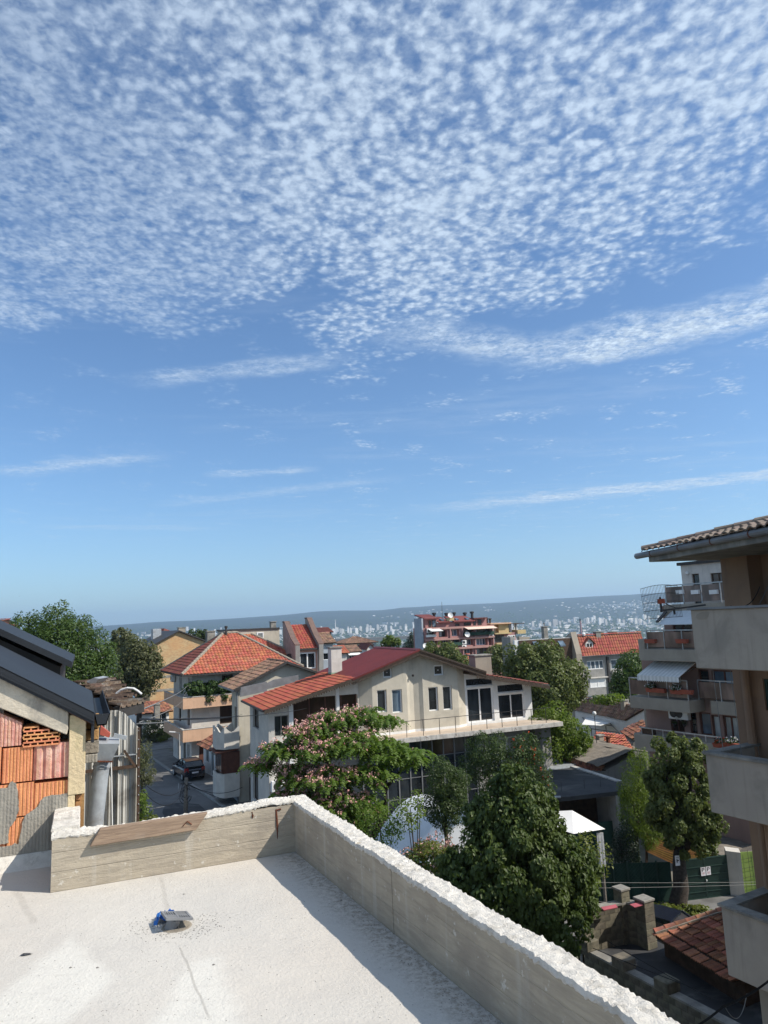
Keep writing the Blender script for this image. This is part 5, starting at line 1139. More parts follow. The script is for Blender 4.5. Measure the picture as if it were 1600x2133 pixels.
tile_roof(ob, oe[0], oe[1], ot, ot, .28, .36, 'tile_orange', 'roll', seed=41); tile_roof(ob, oe[3], oe[0], ot, ot, .28, .36, 'tile_weathered', 'roll', seed=42); tile_roof(ob, oe[1], oe[2], ot, ot, .28, .36, 'tile_orange', 'roll', seed=43)
caps(ob, oe[0] + Z * .04, ot + Z * .04, .1, .36, 'mortar', single=False); part('flat_porch', 'old_concrete', ob, lambda m: m.box(K, 16.9, 20.2, 55.8, 58.3, -9.95, -9.8))
for i, (b0, b1, h) in enumerate(((51.9, 52.2, 2.0), (49.6, 49.9, 1.9), (47.0, 47.3, 2.0))): 
    gp = part('gate_post', 'old_concrete', None, lambda m: m.box(K, 16.8, 17.15, b0, b1, -12, -12 + h), bevel=.02); tag(gp, ('rough concrete gate post beside the small white outbuilding', 'middle rough concrete post of the street wall', 'rough concrete post nearest the garage of the brown tile house')[i], 'post', 'concrete posts of the street wall')
for i, (b0, b1) in enumerate(((49.95, 51.85), (47.35, 49.55))):
    g = thing('yard_gate', ('dark sheet metal gate next to the white outbuilding', 'dark sheet metal gate further down the pavement')[i], 'gate', K.p(16.95, b0, -11.86), 'street gates')
    for k in range(7): part('gate_plank', 'wood_dark', g, lambda m: m.box(K, 16.92, 16.98, b0 + (b1 - b0) * k / 7 + .01, b0 + (b1 - b0) * (k + 1) / 7 - .01, -11.8, -10.3 + RNG.uniform(-.05, .05)))
    part('gate_rail', 'metal_dark', g, lambda m: m.box(K, 16.985, 17.03, b0, b1, -11.2, -11.1))
# ================================================================== generic pieces for the houses further off
def gable_roof_house(name, label, fr, a0, a1, b0, b1, z0, ze, zr, wall, tiles, axis='a', hip=0, tw=.34, tl=.42, ov=.4, prof='simple', group=None, wins=(), fm='pvc_white', seed=0, single_caps=False):
    t = thing(name, label, 'house', fr.p((a0 + a1) / 2, (b0 + b1) / 2, z0), group)
    ws = wsf(fr, 0, b0); ops = [w[:4] for w in wins]
    am, bm_ = (a0 + a1) / 2, (b0 + b1) / 2
    def w_(m):
        ws.wall(m, a0, a1, z0, ze, ops, dep=.15); m.box(fr, a0, a1, b0 + .16, b1, z0, ze - .01); m.poly([fr.p(a0, b0, z0), fr.p(a0, b0 + .17, z0), fr.p(a0, b0 + .17, ze), fr.p(a0, b0, ze)])
        if axis == 'b' and not hip:
            m.prism([fr.p(a0, b0, ze), fr.p(a1, b0, ze), fr.p(am, b0, zr)], fr.w * (b1 - b0))
        if axis == 'a' and not hip: m.prism([fr.p(a0, b0, ze), fr.p(a0, b1, ze), fr.p(a0, bm_, zr)], fr.v * (a1 - a0))
    part('wall', wall, t, w_)
    for w in wins: ws.window(t, *w[:4], vs=w[4] if len(w) > 4 else (), gm=w[5] if len(w) > 5 else 'glass', fm=fm)
    P = fr.p; A0, A1, B0, B1 = a0 - ov, a1 + ov, b0 - ov, b1 + ov
    if axis == 'a':
        h0, h1 = (A0 + hip, A1 - hip); R0, R1 = P(h0, bm_, zr), P(h1, bm_, zr)
        tile_roof(t, P(A0, B0, ze), P(A1, B0, ze), R0, R1, tw, tl, tiles, prof, seed=seed); tile_roof(t, P(A1, B1, ze), P(A0, B1, ze), R1, R0, tw, tl, tiles, prof, seed=seed + 1)
        if hip:
            tile_roof(t, P(A0, B1, ze), P(A0, B0, ze), R0, R0, tw, tl, tiles, prof, seed=seed + 2); tile_roof(t, P(A1, B0, ze), P(A1, B1, ze), R1, R1, tw, tl, tiles, prof, seed=seed + 3)
            for c, r in ((P(A0, B0, ze), R0), (P(A1, B0, ze), R1)): caps(t, c + Z * .04, r + Z * .04, .12, .5, tiles, single=False)
    else:
        R0, R1 = P(am, B0, zr), P(am, B1, zr)
        tile_roof(t, P(A0, B1, ze), P(A0, B0, ze), R1, R0, tw, tl, tiles, prof, seed=seed); tile_roof(t, P(A1, B0, ze), P(A1, B1, ze), R0, R1, tw, tl, tiles, prof, seed=seed + 1)
    caps(t, R0 + Z * .04, R1 + Z * .04, .12, .5, tiles, single=False)
    return t
def dish(parent, c, r=.4, mat='stucco_bright', to=(.3, -.9, .3)):
    d = Vector(to).normalized(); x = d.cross(Z).normalized(); y = x.cross(d); m = MB(); n = 14; P = [c]
    for q in range(1, 4):
        for k in range(n): a = 6.283 * k / n; P.append(c + (x * math.cos(a) + y * math.sin(a)) * r * q / 3 + d * (.35 * r * (q / 3) ** 2))
    f = [(0, 1 + k, 1 + (k + 1) % n) for k in range(n)] + [(1 + (q - 1) * n + k, 1 + (q - 1) * n + (k + 1) % n, 1 + q * n + (k + 1) % n, 1 + q * n + k) for q in (1, 2) for k in range(n)]
    m.mesh(P, f); m.tube([c, c - d * .15 - Z * .3], .03, 5); m.tube([c - y * r * .9 + d * .3 * r, c + d * r * 1.1], .015, 4); return m.build('satellite_dish', mat, parent, smooth=False)

# ---- pink and grey house with steep red roof between parapet walls
DF = Fr(24); dB = DF.ab(aty(640, 1352, 72))[1]; e0 = DF.b(624, 1352, dB); e1 = DF.b(662, 1350, dB); t0 = DF.a(592, 1303, e0[0]); t1 = DF.a(648, 1300, e1[0]); tb = (t0[1] + t1[1]) / 2; tz = (t0[2] + t1[2]) / 2
dh = thing('dormer_house', 'pink house with a steep red roof between two brown capped parapet walls', 'house', DF.p((e0[0] + e1[0]) / 2, dB + 2, -12))
part('wall', 'stucco_pink', dh, lambda m: m.box(DF, e0[0] - .3, e1[0] + .3, dB + .3, tb, -12, e0[2] - .15))
wd_ = wsf(DF, 0, dB + .3); r = wd_.rect(623, 1359, 657, 1393); wd_.window(dh, *r, vs=(.5,), d=.06, fw=.12)
part('corner_strip', 'stucco_bright', dh, lambda m: wd_.box(m, e1[0] + .02, e1[0] + .32, -12, e0[2], .0, .05))
tile_roof(dh, DF.p(e0[0], dB, e0[2]), DF.p(e1[0], dB, e0[2]), DF.p(e0[0], tb, tz), DF.p(e1[0], tb, tz), .3, .36, 'tile_red', 'roll', thick=.2, seed=51)
part('gutter', 'metal_dark', dh, lambda m: m.bar(DF.p(e0[0], dB - .1, e0[2] - .05), DF.p(e1[0], dB - .1, e0[2] - .05), .16))
for a, hh, nm in ((e0[0] - .5, .3, 0), (e1[0] + .05, .6, 1)):
    prof_ = [(dB - .3, e0[2] - .2), (dB - .3, e0[2] + .35), (dB + (tb - dB) * .3, e0[2] + (tz - e0[2]) * .33 + hh * .6), (tb - .3, tz + hh), (tb + .5, tz + hh), (tb + .5, -12), (dB + .35, -12)]
    w_ = part('parapet', 'stucco_grey', dh, lambda m: m.prism([DF.p(a, b, z) for b, z in prof_], DF.v * .45))
    part('coping', 'coping_brown', w_, lambda m: [m.prism([DF.p(a - .06, *p), DF.p(a - .06, *q), DF.p(a - .06, q[0], q[1] + .12), DF.p(a - .06, p[0], p[1] + .12)], DF.v * .57) for p, q in zip(prof_[1:4], prof_[2:5])])
gb = tb - .2; g0_ = DF.b(476, 1315, gb + 2); g1_ = DF.b(574, 1308, gb + 2)
part('side_wing', 'stucco_cream', dh, lambda m: m.box(DF, g0_[0], e0[0] - .5, gb + 2, gb + 8, -12, g0_[2])); part('wing_coping', 'metal_dark', dh, lambda m: m.box(DF, g0_[0] - .1, e0[0] - .5, gb + 1.9, gb + 8.1, g0_[2] + .002, g0_[2] + .18))
ww = wsf(DF, 0, gb + 2); r = ww.rect(535, 1317, 549, 1336); ww.window(dh, *r, d=.06, fw=.1, gm='glass_curtain')
q_ = DF.b(569, 1303, gb + 3.5); chimney(dh, DF, q_[0], gb + 3.6, .6, .5, g0_[2] - .2, DF.b(569, 1296, gb + 3.5)[2], 'old_concrete')
dish(dh, DF.p(e0[0] - .7, dB + 1.2, e0[2] - .8), .35, 'metal_dark')

# ---- houses glimpsed between the roofs
f9 = Fr(20)
def by_px(fr, D, x0, x1, y): p, q = aty(x0, y, D), aty(x1, y, D); A, B = fr.ab(p), fr.ab(q); return A[0], B[0], min(A[1], B[1]), p.z
a, b, c, z = by_px(f9, 88, 662, 693, 1340); gable_roof_house('blue_grey_house', 'narrow blue-grey house with a louvre under brown tiles beside the pink house', f9, a, b, c, c + 6, -16, z, aty(680, 1319, 91).z, 'stucco_blue', 'tile_brown', wins=[(a + .5, a + 1.9, z - 2.0, z - 1.2)], seed=60)
a, b, c, z = by_px(f9, 165, 719, 778, 1340); t_ = gable_roof_house('hip_roof_house', 'distant cream villa with a low brown hipped roof and dark windows', f9, a, b, c, c + 9, -34, z, aty(750, 1326, 170).z, 'stucco_cream', 'tile_brown', hip=3.4, ov=.9, wins=[(a + .6 + i * 1.5, a + 1.7 + i * 1.5, z - 1.9, z - .5) for i in range(4)], seed=62)
a, b, c, z = by_px(f9, 150, 763, 779, 1353); gable_roof_house('white_gable_house', 'little white gable peeking over the maroon roof', f9, a, b, c, c + 6, -30, z, aty(771, 1341, 150).z, 'stucco_bright', 'tile_maroon', axis='b', ov=.3, seed=64)
a, b, c, z = by_px(f9, 105, 703, 722, 1361); gable_roof_house('orange_roof_house', 'low house with a bright orange tile roof behind the cream chimney', f9, a, b, c, c + 5, -20, z, aty(712, 1346, 107).z, 'stucco_white', 'tile_orange', seed=66)
a, b, c, z = by_px(f9, 120, 720, 748, 1358); t_ = gable_roof_house('terrace_house', 'small grey house with white awnings below the distant villa', f9, a, b, c, c + 5, -24, z, z + .9, 'stucco_grey', 'tile_brown', wins=[(a + .4, b - .4, z - 1.8, z - .6, (.33, .66))], seed=68); part('awning', 'awning_white', t_, lambda m: m.prism([f9.p(a, c - 1.2, z - .5), f9.p(b, c - 1.2, z - .5), f9.p(b, c, z - .1), f9.p(a, c, z - .1)], Z * .04))
a, b, c, z = by_px(f9, 100, -30, 22, 1306); gable_roof_house('far_red_roof_house', 'white house with dark red roof at the far left edge above the trees', f9, a, b, c, c + 8, -12, z, aty(5, 1291, 104).z, 'stucco_bright', 'tile_maroon', hip=3.0, seed=70)
a, b, c, z = by_px(f9, 108, 967, 1000, 1378); gable_roof_house('orange_hip_house', 'small bright orange hipped roof in front of the mauve apartment block', f9, a, b, c, c + 3.5, -20, z, aty(985, 1362, 110).z, 'stucco_white', 'tile_orange', hip=1.8, seed=72)
a, b, c, z = by_px(f9, 140, 655, 690, 1318); gable_roof_house('dark_flat_house', 'grey house with dark top showing right of the red parapet', f9, a, b, c, c + 7, -30, z, z + .8, 'stucco_grey', 'tile_maroon', seed=74)

# ---- yellow brick house far left
bf = Fr(31); a, b, c, z = by_px(bf, 97, 300, 410, 1345)
pm('mortar_line', (.46, .38, .25), (.40, .33, .21), 3)
def brickmat():
    m, t, b_ = base_mat('brick_wall', .9, .2); co = t.n('ShaderNodeTexCoord').outputs['Object']; r_ = t.map(co, rot=(0, 0, math.radians(-31)))
    s = t.n('ShaderNodeSeparateXYZ'); t.l(r_, s.inputs[0]); br = t.n('ShaderNodeTexBrick'); t.l(t.comb(t.m('ADD', s.outputs[0], s.outputs[1]), s.outputs[2]), br.inputs[0])
    br.inputs['Color1'].default_value = c4((.56, .42, .22)); br.inputs['Color2'].default_value = c4((.40, .22, .11)); br.inputs['Mortar'].default_value = c4((.30, .25, .17)); br.inputs['Scale'].default_value = 1; br.inputs['Mortar Size'].default_value = .012; br.inputs['Brick Width'].default_value = .27; br.inputs['Row Height'].default_value = .085; br.inputs['Bias'].default_value = -.15
    t.l(t.mix(t.m('MULTIPLY', t.ss(t.noise(co, .5, 4), .4, .65), .6), br.outputs[0], c4((.50, .28, .13))), b_.inputs['Base Color'])
brickmat()
zr_ = aty(372, 1316, 97).z; apx = bf.ab(aty(366, 1316, 97))[0]
by = thing('brick_house', 'tall yellow brick house with a low gable and a grey tank on the roof', 'house', bf.p((a + b) / 2, c + 4, -12))
part('wall', 'brick_wall', by, lambda m: m.prism([bf.p(a, c, -12), bf.p(b + 3, c, -12), bf.p(b + 3, c, z - .6), bf.p(apx, c, zr_), bf.p(a, c, z - .2)], bf.w * 9))
for y in (1412, 1440): r_ = wsf(bf, 0, c).px(310, y)[1]; part('ring_beam', 'old_concrete', by, lambda m: m.box(bf, a - .02, b + 3, c - .03, c, r_ - .15, r_ + .15))
part('roof', 'metal_dark', by, lambda m: (m.prism([bf.p(a - .5, c - .4, z - .35), bf.p(apx, c - .4, zr_ + .05), bf.p(apx, c - .4, zr_ + .2), bf.p(a - .5, c - .4, z - .2)], bf.w * 10), m.prism([bf.p(apx, c - .4, zr_ + .05), bf.p(b + 3.5, c - .4, z - .75), bf.p(b + 3.5, c - .4, z - .6), bf.p(apx, c - .4, zr_ + .2)], bf.w * 10)))
q_ = bf.ab(aty(327, 1322, 99)); wt2 = wsf(bf, 0, q_[1]); r_ = wt2.rect(318, 1310, 336, 1334)
tk = thing('roof_tank', 'pale grey square water tank standing on the brick house', 'tank', wt2.p((r_[0] + r_[1]) / 2, r_[2] - .8)); part('tank', 'galvanized', tk, lambda m: wt2.box(m, *r_, -1.0, 0), bevel=.05); part('leg', 'metal_dark', tk, lambda m: [wt2.box(m, s, s + .08, r_[2] - .9, r_[2], -.6, -.5) for s in (r_[0] + .1, r_[1] - .2)])
q_ = bf.ab(aty(378, 1318, 103)); chimney(by, bf, q_[0], q_[1], 1.0, .7, z - 1, aty(378, 1308, 103).z, 'stucco_beige'); 
part('rear_roof', 'tile_orange', by, lambda m: m.prism([bf.p(*bf.b(x, y, c + 9.5)) for x, y in ((340, 1322), (342, 1309), (378, 1322))], bf.w * 4))
# ---- low house, fence and bush at the junction
jf = Fr(31); a, b, c, z = by_px(jf, 86, 280, 352, 1484); jh = gable_roof_house('junction_house', 'low white house with sagging orange tiles across the side street', jf, a, b, c, c + 6, -12, z, aty(330, 1460, 89).z, 'stucco_bright', 'tile_weathered', wins=[(a + 1.6, a + 3.2, -11, -9.6, (.33, .66))], seed=80)
q_ = jf.ab(aty(327, 1470, 84)); chimney(jh, jf, q_[0], q_[1], .6, .5, -11, aty(327, 1468, 84).z, 'old_concrete')
q_ = jf.ab(aty(290, 1520, 80)); jfn = thing('garden_fence', 'weathered board fence running back beside the junction house', 'fence', jf.p(q_[0], q_[1], -12))
for i in range(22): part('fence_board', 'old_concrete', jfn, lambda m: m.box(jf, q_[0] + .08 * i * .4, q_[0] + .08 * i * .4 + .06, q_[1] + i * .42, q_[1] + i * .42 + .3, -12, -10.5 + RNG.uniform(-.08, .08)))
shrub('garden_bush', 'round garden bush in front of the junction house', aty(318, 1525, 80), (1.5, 1.5, 1.5), 2600, .2, 'leaf_olive', 81, 'bush', ground=-12)
shrub('garden_bush', 'low yellowish bush beside the bend of the side street', aty(338, 1530, 80), (1.2, 1.2, .8), 1200, .2, 'leaf_yellow', 82, 'bush', ground=-12)

# ---- mauve apartment block in the middle distance
af = Fr(26); aB = af.ab(aty(886, 1330, 126))[1]; wa = wsf(af, 0, aB)
ab_ = thing('apartment_block', 'mauve apartment block with stacked balconies and dark red attic roofs', 'building', af.p(af.ab(aty(950, 1330, 126))[0], aB + 6, -26))
s0, s1 = wa.px(884, 1330)[0], wa.px(1028, 1330)[0]
wrects = [(889, 1314, 905, 1327, 1), (914, 1313, 932, 1327, 2), (941, 1311, 957, 1325, 1), (967, 1311, 985, 1324, 2), (992, 1310, 1022, 1322, 3), (892, 1334, 911, 1346, 2), (918, 1333, 934, 1346, 2), (943, 1332, 957, 1341, 1), (968, 1331, 986, 1344, 2), (992, 1330, 1016, 1344, 3), (966, 1352, 984, 1364, 2), (992, 1350, 1018, 1362, 3), (1018, 1330, 1024, 1344, 0)]
R_ = [wa.rect(*w[:4]) for w in wrects]
part('wall', 'stucco_mauve', ab_, lambda m: (wa.wall(m, s0, s1, -30, wa.px(956, 1305)[1], R_, dep=.9), m.box(af, s0, s1, aB + .92, aB + 4, -30, wa.px(956, 1305)[1])))
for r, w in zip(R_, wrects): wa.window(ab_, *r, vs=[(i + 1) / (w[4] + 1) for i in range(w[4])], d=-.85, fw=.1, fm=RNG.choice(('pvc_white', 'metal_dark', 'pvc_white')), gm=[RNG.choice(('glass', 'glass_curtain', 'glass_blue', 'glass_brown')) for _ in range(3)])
for (x0, y0, x1, y1), mt, dd_ in (((884, 1328, 1028, 1331.5), 'stucco_dusty', .5), ((945, 1346, 1028, 1350), 'stucco_dusty', .5), ((886, 1305, 1028, 1309), 'stucco_dusty', .3), ((965, 1316, 1026, 1323), 'green_net', .55), ((926, 1338, 960, 1345), 'green_net', .55), ((887, 1322, 906, 1327), 'stucco_bright', .5)):
    r = wa.rect(x0, y0, x1, y1); part('balcony_band', mt, ab_, lambda m: wa.box(m, *r, .003, dd_))
for x0, x1, y, mt in ((965, 1026, 1307, 'awning_cream'), (890, 914, 1312, 'awning_white')):
    r = wa.rect(x0, y, x1, y + 3); part('awning', mt, ab_, lambda m: m.prism([wa.p(r[0], r[2], 1.6), wa.p(r[1], r[2], 1.6), wa.p(r[1], r[3] + .1, .3), wa.p(r[0], r[3] + .1, .3)], Z * .06))
for x in (963, 1027, 989, 938): r = wa.rect(x - 1, 1306, x + 1, 1372); part('pier', 'stucco_mauve', ab_, lambda m: wa.box(m, r[0], r[1], -30, r[3], .0, .28))
# attic storey
wq = wsf(af, 0, aB + 1.6)
part('attic', 'stucco_mauve', ab_, lambda m: [wq.box(m, *wq.rect(x0, y0, x1, 1309), -2.5, 0) for x0, y0, x1 in ((886, 1286, 910), (910, 1297, 944), (944, 1294, 985), (985, 1288, 1014))])
for (x0, y0, x1, y1) in ((880, 1281, 911, 1290), (910, 1286, 934, 1297), (941, 1284, 986, 1295)):
    r = wq.rect(x0, y0, x1, y1); part('attic_roof', 'tile_maroon', ab_, lambda m: m.prism([wq.p(r[0], r[2], .7), wq.p(r[1], r[2], .7), wq.p(r[1], r[3], -3), wq.p(r[0], r[3], -3)], Z * .15))
part('attic_roof', 'tile_maroon', ab_, lambda m: wq.box(m, *wq.rect(984, 1286.5, 1012, 1288.5), -5, .6))
for x0, y0, x1, y1, g in ((893, 1293, 898, 1306, 'glass'), (900, 1292, 908, 1306, 'glass_blue'), (948, 1299, 957, 1304, 'glass'), (966, 1297, 981, 1303, 'glass'), (995, 1290, 1003, 1302, 'glass'), (986, 1290, 991, 1303, 'glass')): wq.window(ab_, *wq.rect(x0, y0, x1, y1), d=.08, fw=.08, gm=g, fm='wood_dark')
part('attic_panel', 'stucco_ochre', ab_, lambda m: wq.box(m, *wq.rect(929, 1287, 943, 1293), .0, .5))
for x, y in ((952, 1292), (974, 1291), (921, 1293)): r = wq.rect(x - 3, y - 1, x + 3, y + 1); part('skylight', 'glass_blue', ab_, lambda m: m.prism([wq.p(r[0], r[2], .2), wq.p(r[1], r[2], .2), wq.p(r[1], r[3], -.6), wq.p(r[0], r[3], -.6)], Z * .3))
for x, y in ((964, 1283), (987, 1283), (1002, 1281), (948, 1284), (922, 1284)):
    p = wq.p(*wq.px(x, y + 5), -3); part('vent', 'metal_dark', ab_, lambda m: m.lathe(p, [(.25, -.2), (.25, .8), (.4, .85), (.4, 1.15), (0, 1.2)], 8))
p = wq.p(*wq.px(933, 1283), -2); part('antenna', 'metal_dark', ab_, lambda m: m.tube([p - Z * .5, wq.p(*wq.px(932, 1253), -2)], [.05, .03], 5))
for x, y, dd_ in ((973, 1322, 1.0), (938, 1282, -1), (886, 1346, .6)): dish(ab_, wa.p(*wa.px(x, y, dd_), dd_), .5)
for x, y in ((961, 1342), (961, 1352), (1018, 1329), (888, 1318)): q_ = wa.px(x, y); ac_unit(ab_, wa, q_[0], q_[1], .9, .7)
part('side_wall', 'stucco_blue', ab_, lambda m: m.box(af, s0 - .3, s0 - .01, aB + .2, aB + 3, -30, wa.px(884, 1288)[1]))
# ---- ochre neighbour with roof terrace
ob2 = thing('ochre_building', 'ochre and pink building with a roof terrace frame right of the mauve block', 'building', wa.p(wa.px(1055, 1340)[0], -26, -2)); wo_ = wsf(af, 0, aB + 2)
part('wall', 'stucco_mauve', ob2, lambda m: wo_.box(m, *wo_.rect(1029, 1318, 1078, 1420), -9, 0)); part('upper_wall', 'stucco_ochre', ob2, lambda m: wo_.box(m, *wo_.rect(1042, 1300, 1063, 1318), -7, -.5)); part('upper_recess', 'stucco_ochre', ob2, lambda m: wo_.box(m, *wo_.rect(1026, 1301, 1042, 1319), -7, -1.2))
part('roof', 'stucco_peach', ob2, lambda m: wo_.box(m, *wo_.rect(1020, 1297.5, 1063, 1300), -7.5, .3)); part('balcony_band', 'stucco_ochre', ob2, lambda m: (wo_.box(m, *wo_.rect(1026, 1318, 1060, 1320.5), .003, .9), wo_.box(m, *wo_.rect(1029, 1339, 1056, 1342), .003, .9), wo_.box(m, *wo_.rect(1076, 1312, 1093, 1320), -4, .4)))
wo_.window(ob2, *wo_.rect(1057, 1323, 1073, 1335), vs=(.33, .66), d=.06, fw=.12, gm=['glass', 'glass_curtain']); wo_.window(ob2, *wo_.rect(1031, 1323, 1050, 1338), vs=(.3, .6), d=.06, fw=.1, fm='metal_dark'); wo_.window(ob2, *wo_.rect(1029, 1304, 1037, 1317), d=-1.1, fm='wood_dark')
for x in range(1064, 1092, 4): r = wo_.rect(x - .7, 1298, x + .7, 1318); part('pergola_post', 'metal_gutter' if x % 8 else 'stucco_bright', ob2, lambda m: wo_.box(m, *r, -.6 - (x % 3), -.45 - (x % 3)))
part('pergola_beam', 'wood_dark', ob2, lambda m: wo_.box(m, *wo_.rect(1063, 1298, 1092, 1299.5), -3, 0)); part('pipe', 'metal_gutter', ob2, lambda m: wo_.box(m, *wo_.rect(1028, 1300, 1030, 1400), .0, .3))
for x in (1034, 1040): p = wo_.p(*wo_.px(x, 1298), -3); part('vent', 'metal_dark', ob2, lambda m: m.lathe(p, [(.2, -.2), (.2, .7), (.4, .9), (0, 1)], 8))

# ---- terraced row with long tile roofs
rf_ = Fr(20); rB = rf_.ab(aty(1213, 1366, 84))[1]; wr = wsf(rf_, 0, rB)
rw = thing('terraced_house', 'long grey terraced house under an even red tile roof with one dormer', 'house', wr.p(wr.px(1260, 1400)[0], -20, -4))
s0, s1 = wr.px(1212, 1400)[0], wr.px(1345, 1400)[0]; ez = wr.px(1213, 1366)[1]; tq = rf_.a(1203, 1325, s0); tb2, tz2 = tq[1], tq[2]
rects = [(1223, 1376, 1258, 1394, (.25, .5, .75), 'glass_blue', 'pvc_white'), (1273, 1373, 1298, 1394, (.5,), 'glass_blue', 'pvc_white'), (1229, 1413, 1262, 1432, (.5,), 'stucco_bright', 'stucco_bright'), (1272, 1411, 1300, 1430, (.25, .5, .75), 'glass', 'pvc_white'), (1224, 1449, 1245, 1462, (.5,), 'glass_blue', 'pvc_white'), (1308, 1373, 1330, 1394, (.5,), 'glass_blue', 'pvc_white')]
RR = [wr.rect(*q[:4]) for q in rects]
part('wall', 'stucco_grey', rw, lambda m: (wr.wall(m, s0, s1, -22, ez - .1, RR), m.box(rf_, s0, s1, rB + .2, tb2 + (tb2 - rB), -22, ez - .15)))
for q, r in zip(rects, RR): wr.window(rw, *r, vs=q[4], gm=q[5], fm=q[6], d=.03 if q[6] == 'stucco_bright' else -.08, fw=.09)
part('band', 'stucco_white', rw, lambda m: (wr.box(m, *wr.rect(1273, 1396, 1300, 1407), .004, .25), wr.box(m, *wr.rect(1228, 1410, 1264, 1412), .004, .3))); part('drainpipe', 'metal_dark', rw, lambda m: wr.box(m, *wr.rect(1266, 1368, 1270, 1460), .02, .2))
tr_ = tile_roof(rw, rf_.p(s0 - .1, rB - .5, ez), rf_.p(s1, rB - .5, ez), rf_.p(s0 - .1, tb2, tz2), rf_.p(s1 + 0, tb2, tz2), .34, .4, 'tile_red', 'roll', seed=90); tile_roof(rw, rf_.p(s1, 2 * tb2 - rB, ez), rf_.p(s0, 2 * tb2 - rB, ez), rf_.p(s1, tb2, tz2), rf_.p(s0, tb2, tz2), .34, .4, 'tile_red', 'simple', seed=91)
caps(rw, rf_.p(s0, tb2, tz2 + .05), rf_.p(s1, tb2, tz2 + .05), .14, .45, 'tile_red', single=False)
def on_roof(x, y, fr=rf_):   # point of the row's front slope on a sight line
    n = (fr.p(0, tb2, tz2) - fr.p(0, rB - .5, ez)); n = fr.v.cross(n).normalized(); r = ray(x, y); return r * (fr.p(s0, rB - .5, ez).dot(n) / r.dot(n))
p = rf_.ab(on_roof(1228, 1350)); wdm = wsf(rf_, p[0], p[1])
dm = part('dormer', 'stucco_white', rw, lambda m: m.prism([wdm.p(-.55, p[2] - .1), wdm.p(.55, p[2] - .1), wdm.p(.55, p[2] + .6), wdm.p(0, p[2] + 1.1), wdm.p(-.55, p[2] + .6)], rf_.w * 2)); wdm.window(dm, -.42, .42, p[2] + .02, p[2] + .6, vs=(.5,), d=.05, fw=.06)
part('dormer_roof', 'tile_maroon', dm, lambda m: [m.prism([wdm.p(sg * .8, p[2] + .42, .2), wdm.p(0, p[2] + 1.15, .2), wdm.p(0, p[2] + 1.25, .2), wdm.p(sg * .8, p[2] + .52, .2)], rf_.w * 2.2) for sg in (-1, 1)])
for x, yb, yt, w in ((1248, 1332, 1317, .7), (1254, 1322, 1318, .5), (1279, 1321, 1317, .9)): q_ = rf_.ab(on_roof(x, yb)); chimney(rw, rf_, q_[0], q_[1] + .3, w, .6, q_[2] - .5, (ray(x, yt) * ((rf_.p(*q_)).y / ray(x, yt).y)).z, 'old_concrete', pots=0)
part('lamp_globe', 'stucco_bright', rw, lambda m: m.lathe(on_roof(1216, 1326), [(0, 0), (.2, .1), (.25, .3), (.1, .5), (0, .5)], 8))
r2 = thing('terraced_house', 'left half of the row with darker tiles, skylights and a tall chimney', 'house', wr.p(wr.px(1150, 1400)[0], -20, -4))
u0, u1 = wr.px(1085, 1370)[0], s0 - .9
part('wall', 'stucco_grey', r2, lambda m: m.box(rf_, u0, u1, rB + 1.2, 2 * tb2 - rB, -22, ez - .4)); tile_roof(r2, rf_.p(u0, rB + .4, ez - .35), rf_.p(u1, rB + .4, ez - .35), rf_.p(u0, tb2, tz2 - .15), rf_.p(u1, tb2, tz2 - .15), .34, .4, 'tile_maroon', 'roll', seed=92)
part('ridge_wall', 'stucco_bright', r2, lambda m: m.box(rf_, u0 - .5, u1, tb2, tb2 + .4, ez, tz2 - .12))
part('fire_wall', 'stucco_beige', r2, lambda m: m.prism([rf_.p(s0 - .9, rB - .5, ez - .6), rf_.p(s0 - .9, rB - .5, ez + .25), rf_.p(s0 - .9, tb2, tz2 + .5), rf_.p(s0 - .9, tb2 + 5, tz2 - 2), rf_.p(s0 - .9, tb2 + 5, -20), rf_.p(s0 - .9, rB + .5, -20)], rf_.v * .75))
for x, y in ((1169, 1340), (1116, 1341)):
    q_ = rf_.ab(on_roof(x, y)); part('skylight', 'glass_blue', r2, lambda m: m.prism([rf_.p(q_[0] - .35, q_[1] - .4, q_[2] - .35), rf_.p(q_[0] + .35, q_[1] - .4, q_[2] - .35), rf_.p(q_[0] + .35, q_[1] + .4, q_[2] + .4), rf_.p(q_[0] - .35, q_[1] + .4, q_[2] + .4)], Z * .12))
q_ = rf_.ab(aty(1135, 1322, 92)); chimney(r2, rf_, q_[0], q_[1], .6, .6, tz2 - 1, aty(1135, 1306, 92).z, 'old_concrete', pots=1)
part('end_gable', 'stucco_beige', r2, lambda m: m.prism([rf_.p(*rf_.b(x, y, rB + 1)) for x, y in ((1082, 1400), (1082, 1326), (1106, 1327), (1083, 1356))], rf_.w * .5)); part('end_wall', 'stucco_grey', r2, lambda m: m.box(rf_, wr.px(1073, 1340)[0], wr.px(1083, 1340)[0], rB + 1, rB + 3, -22, wr.px(1078, 1327)[1]))

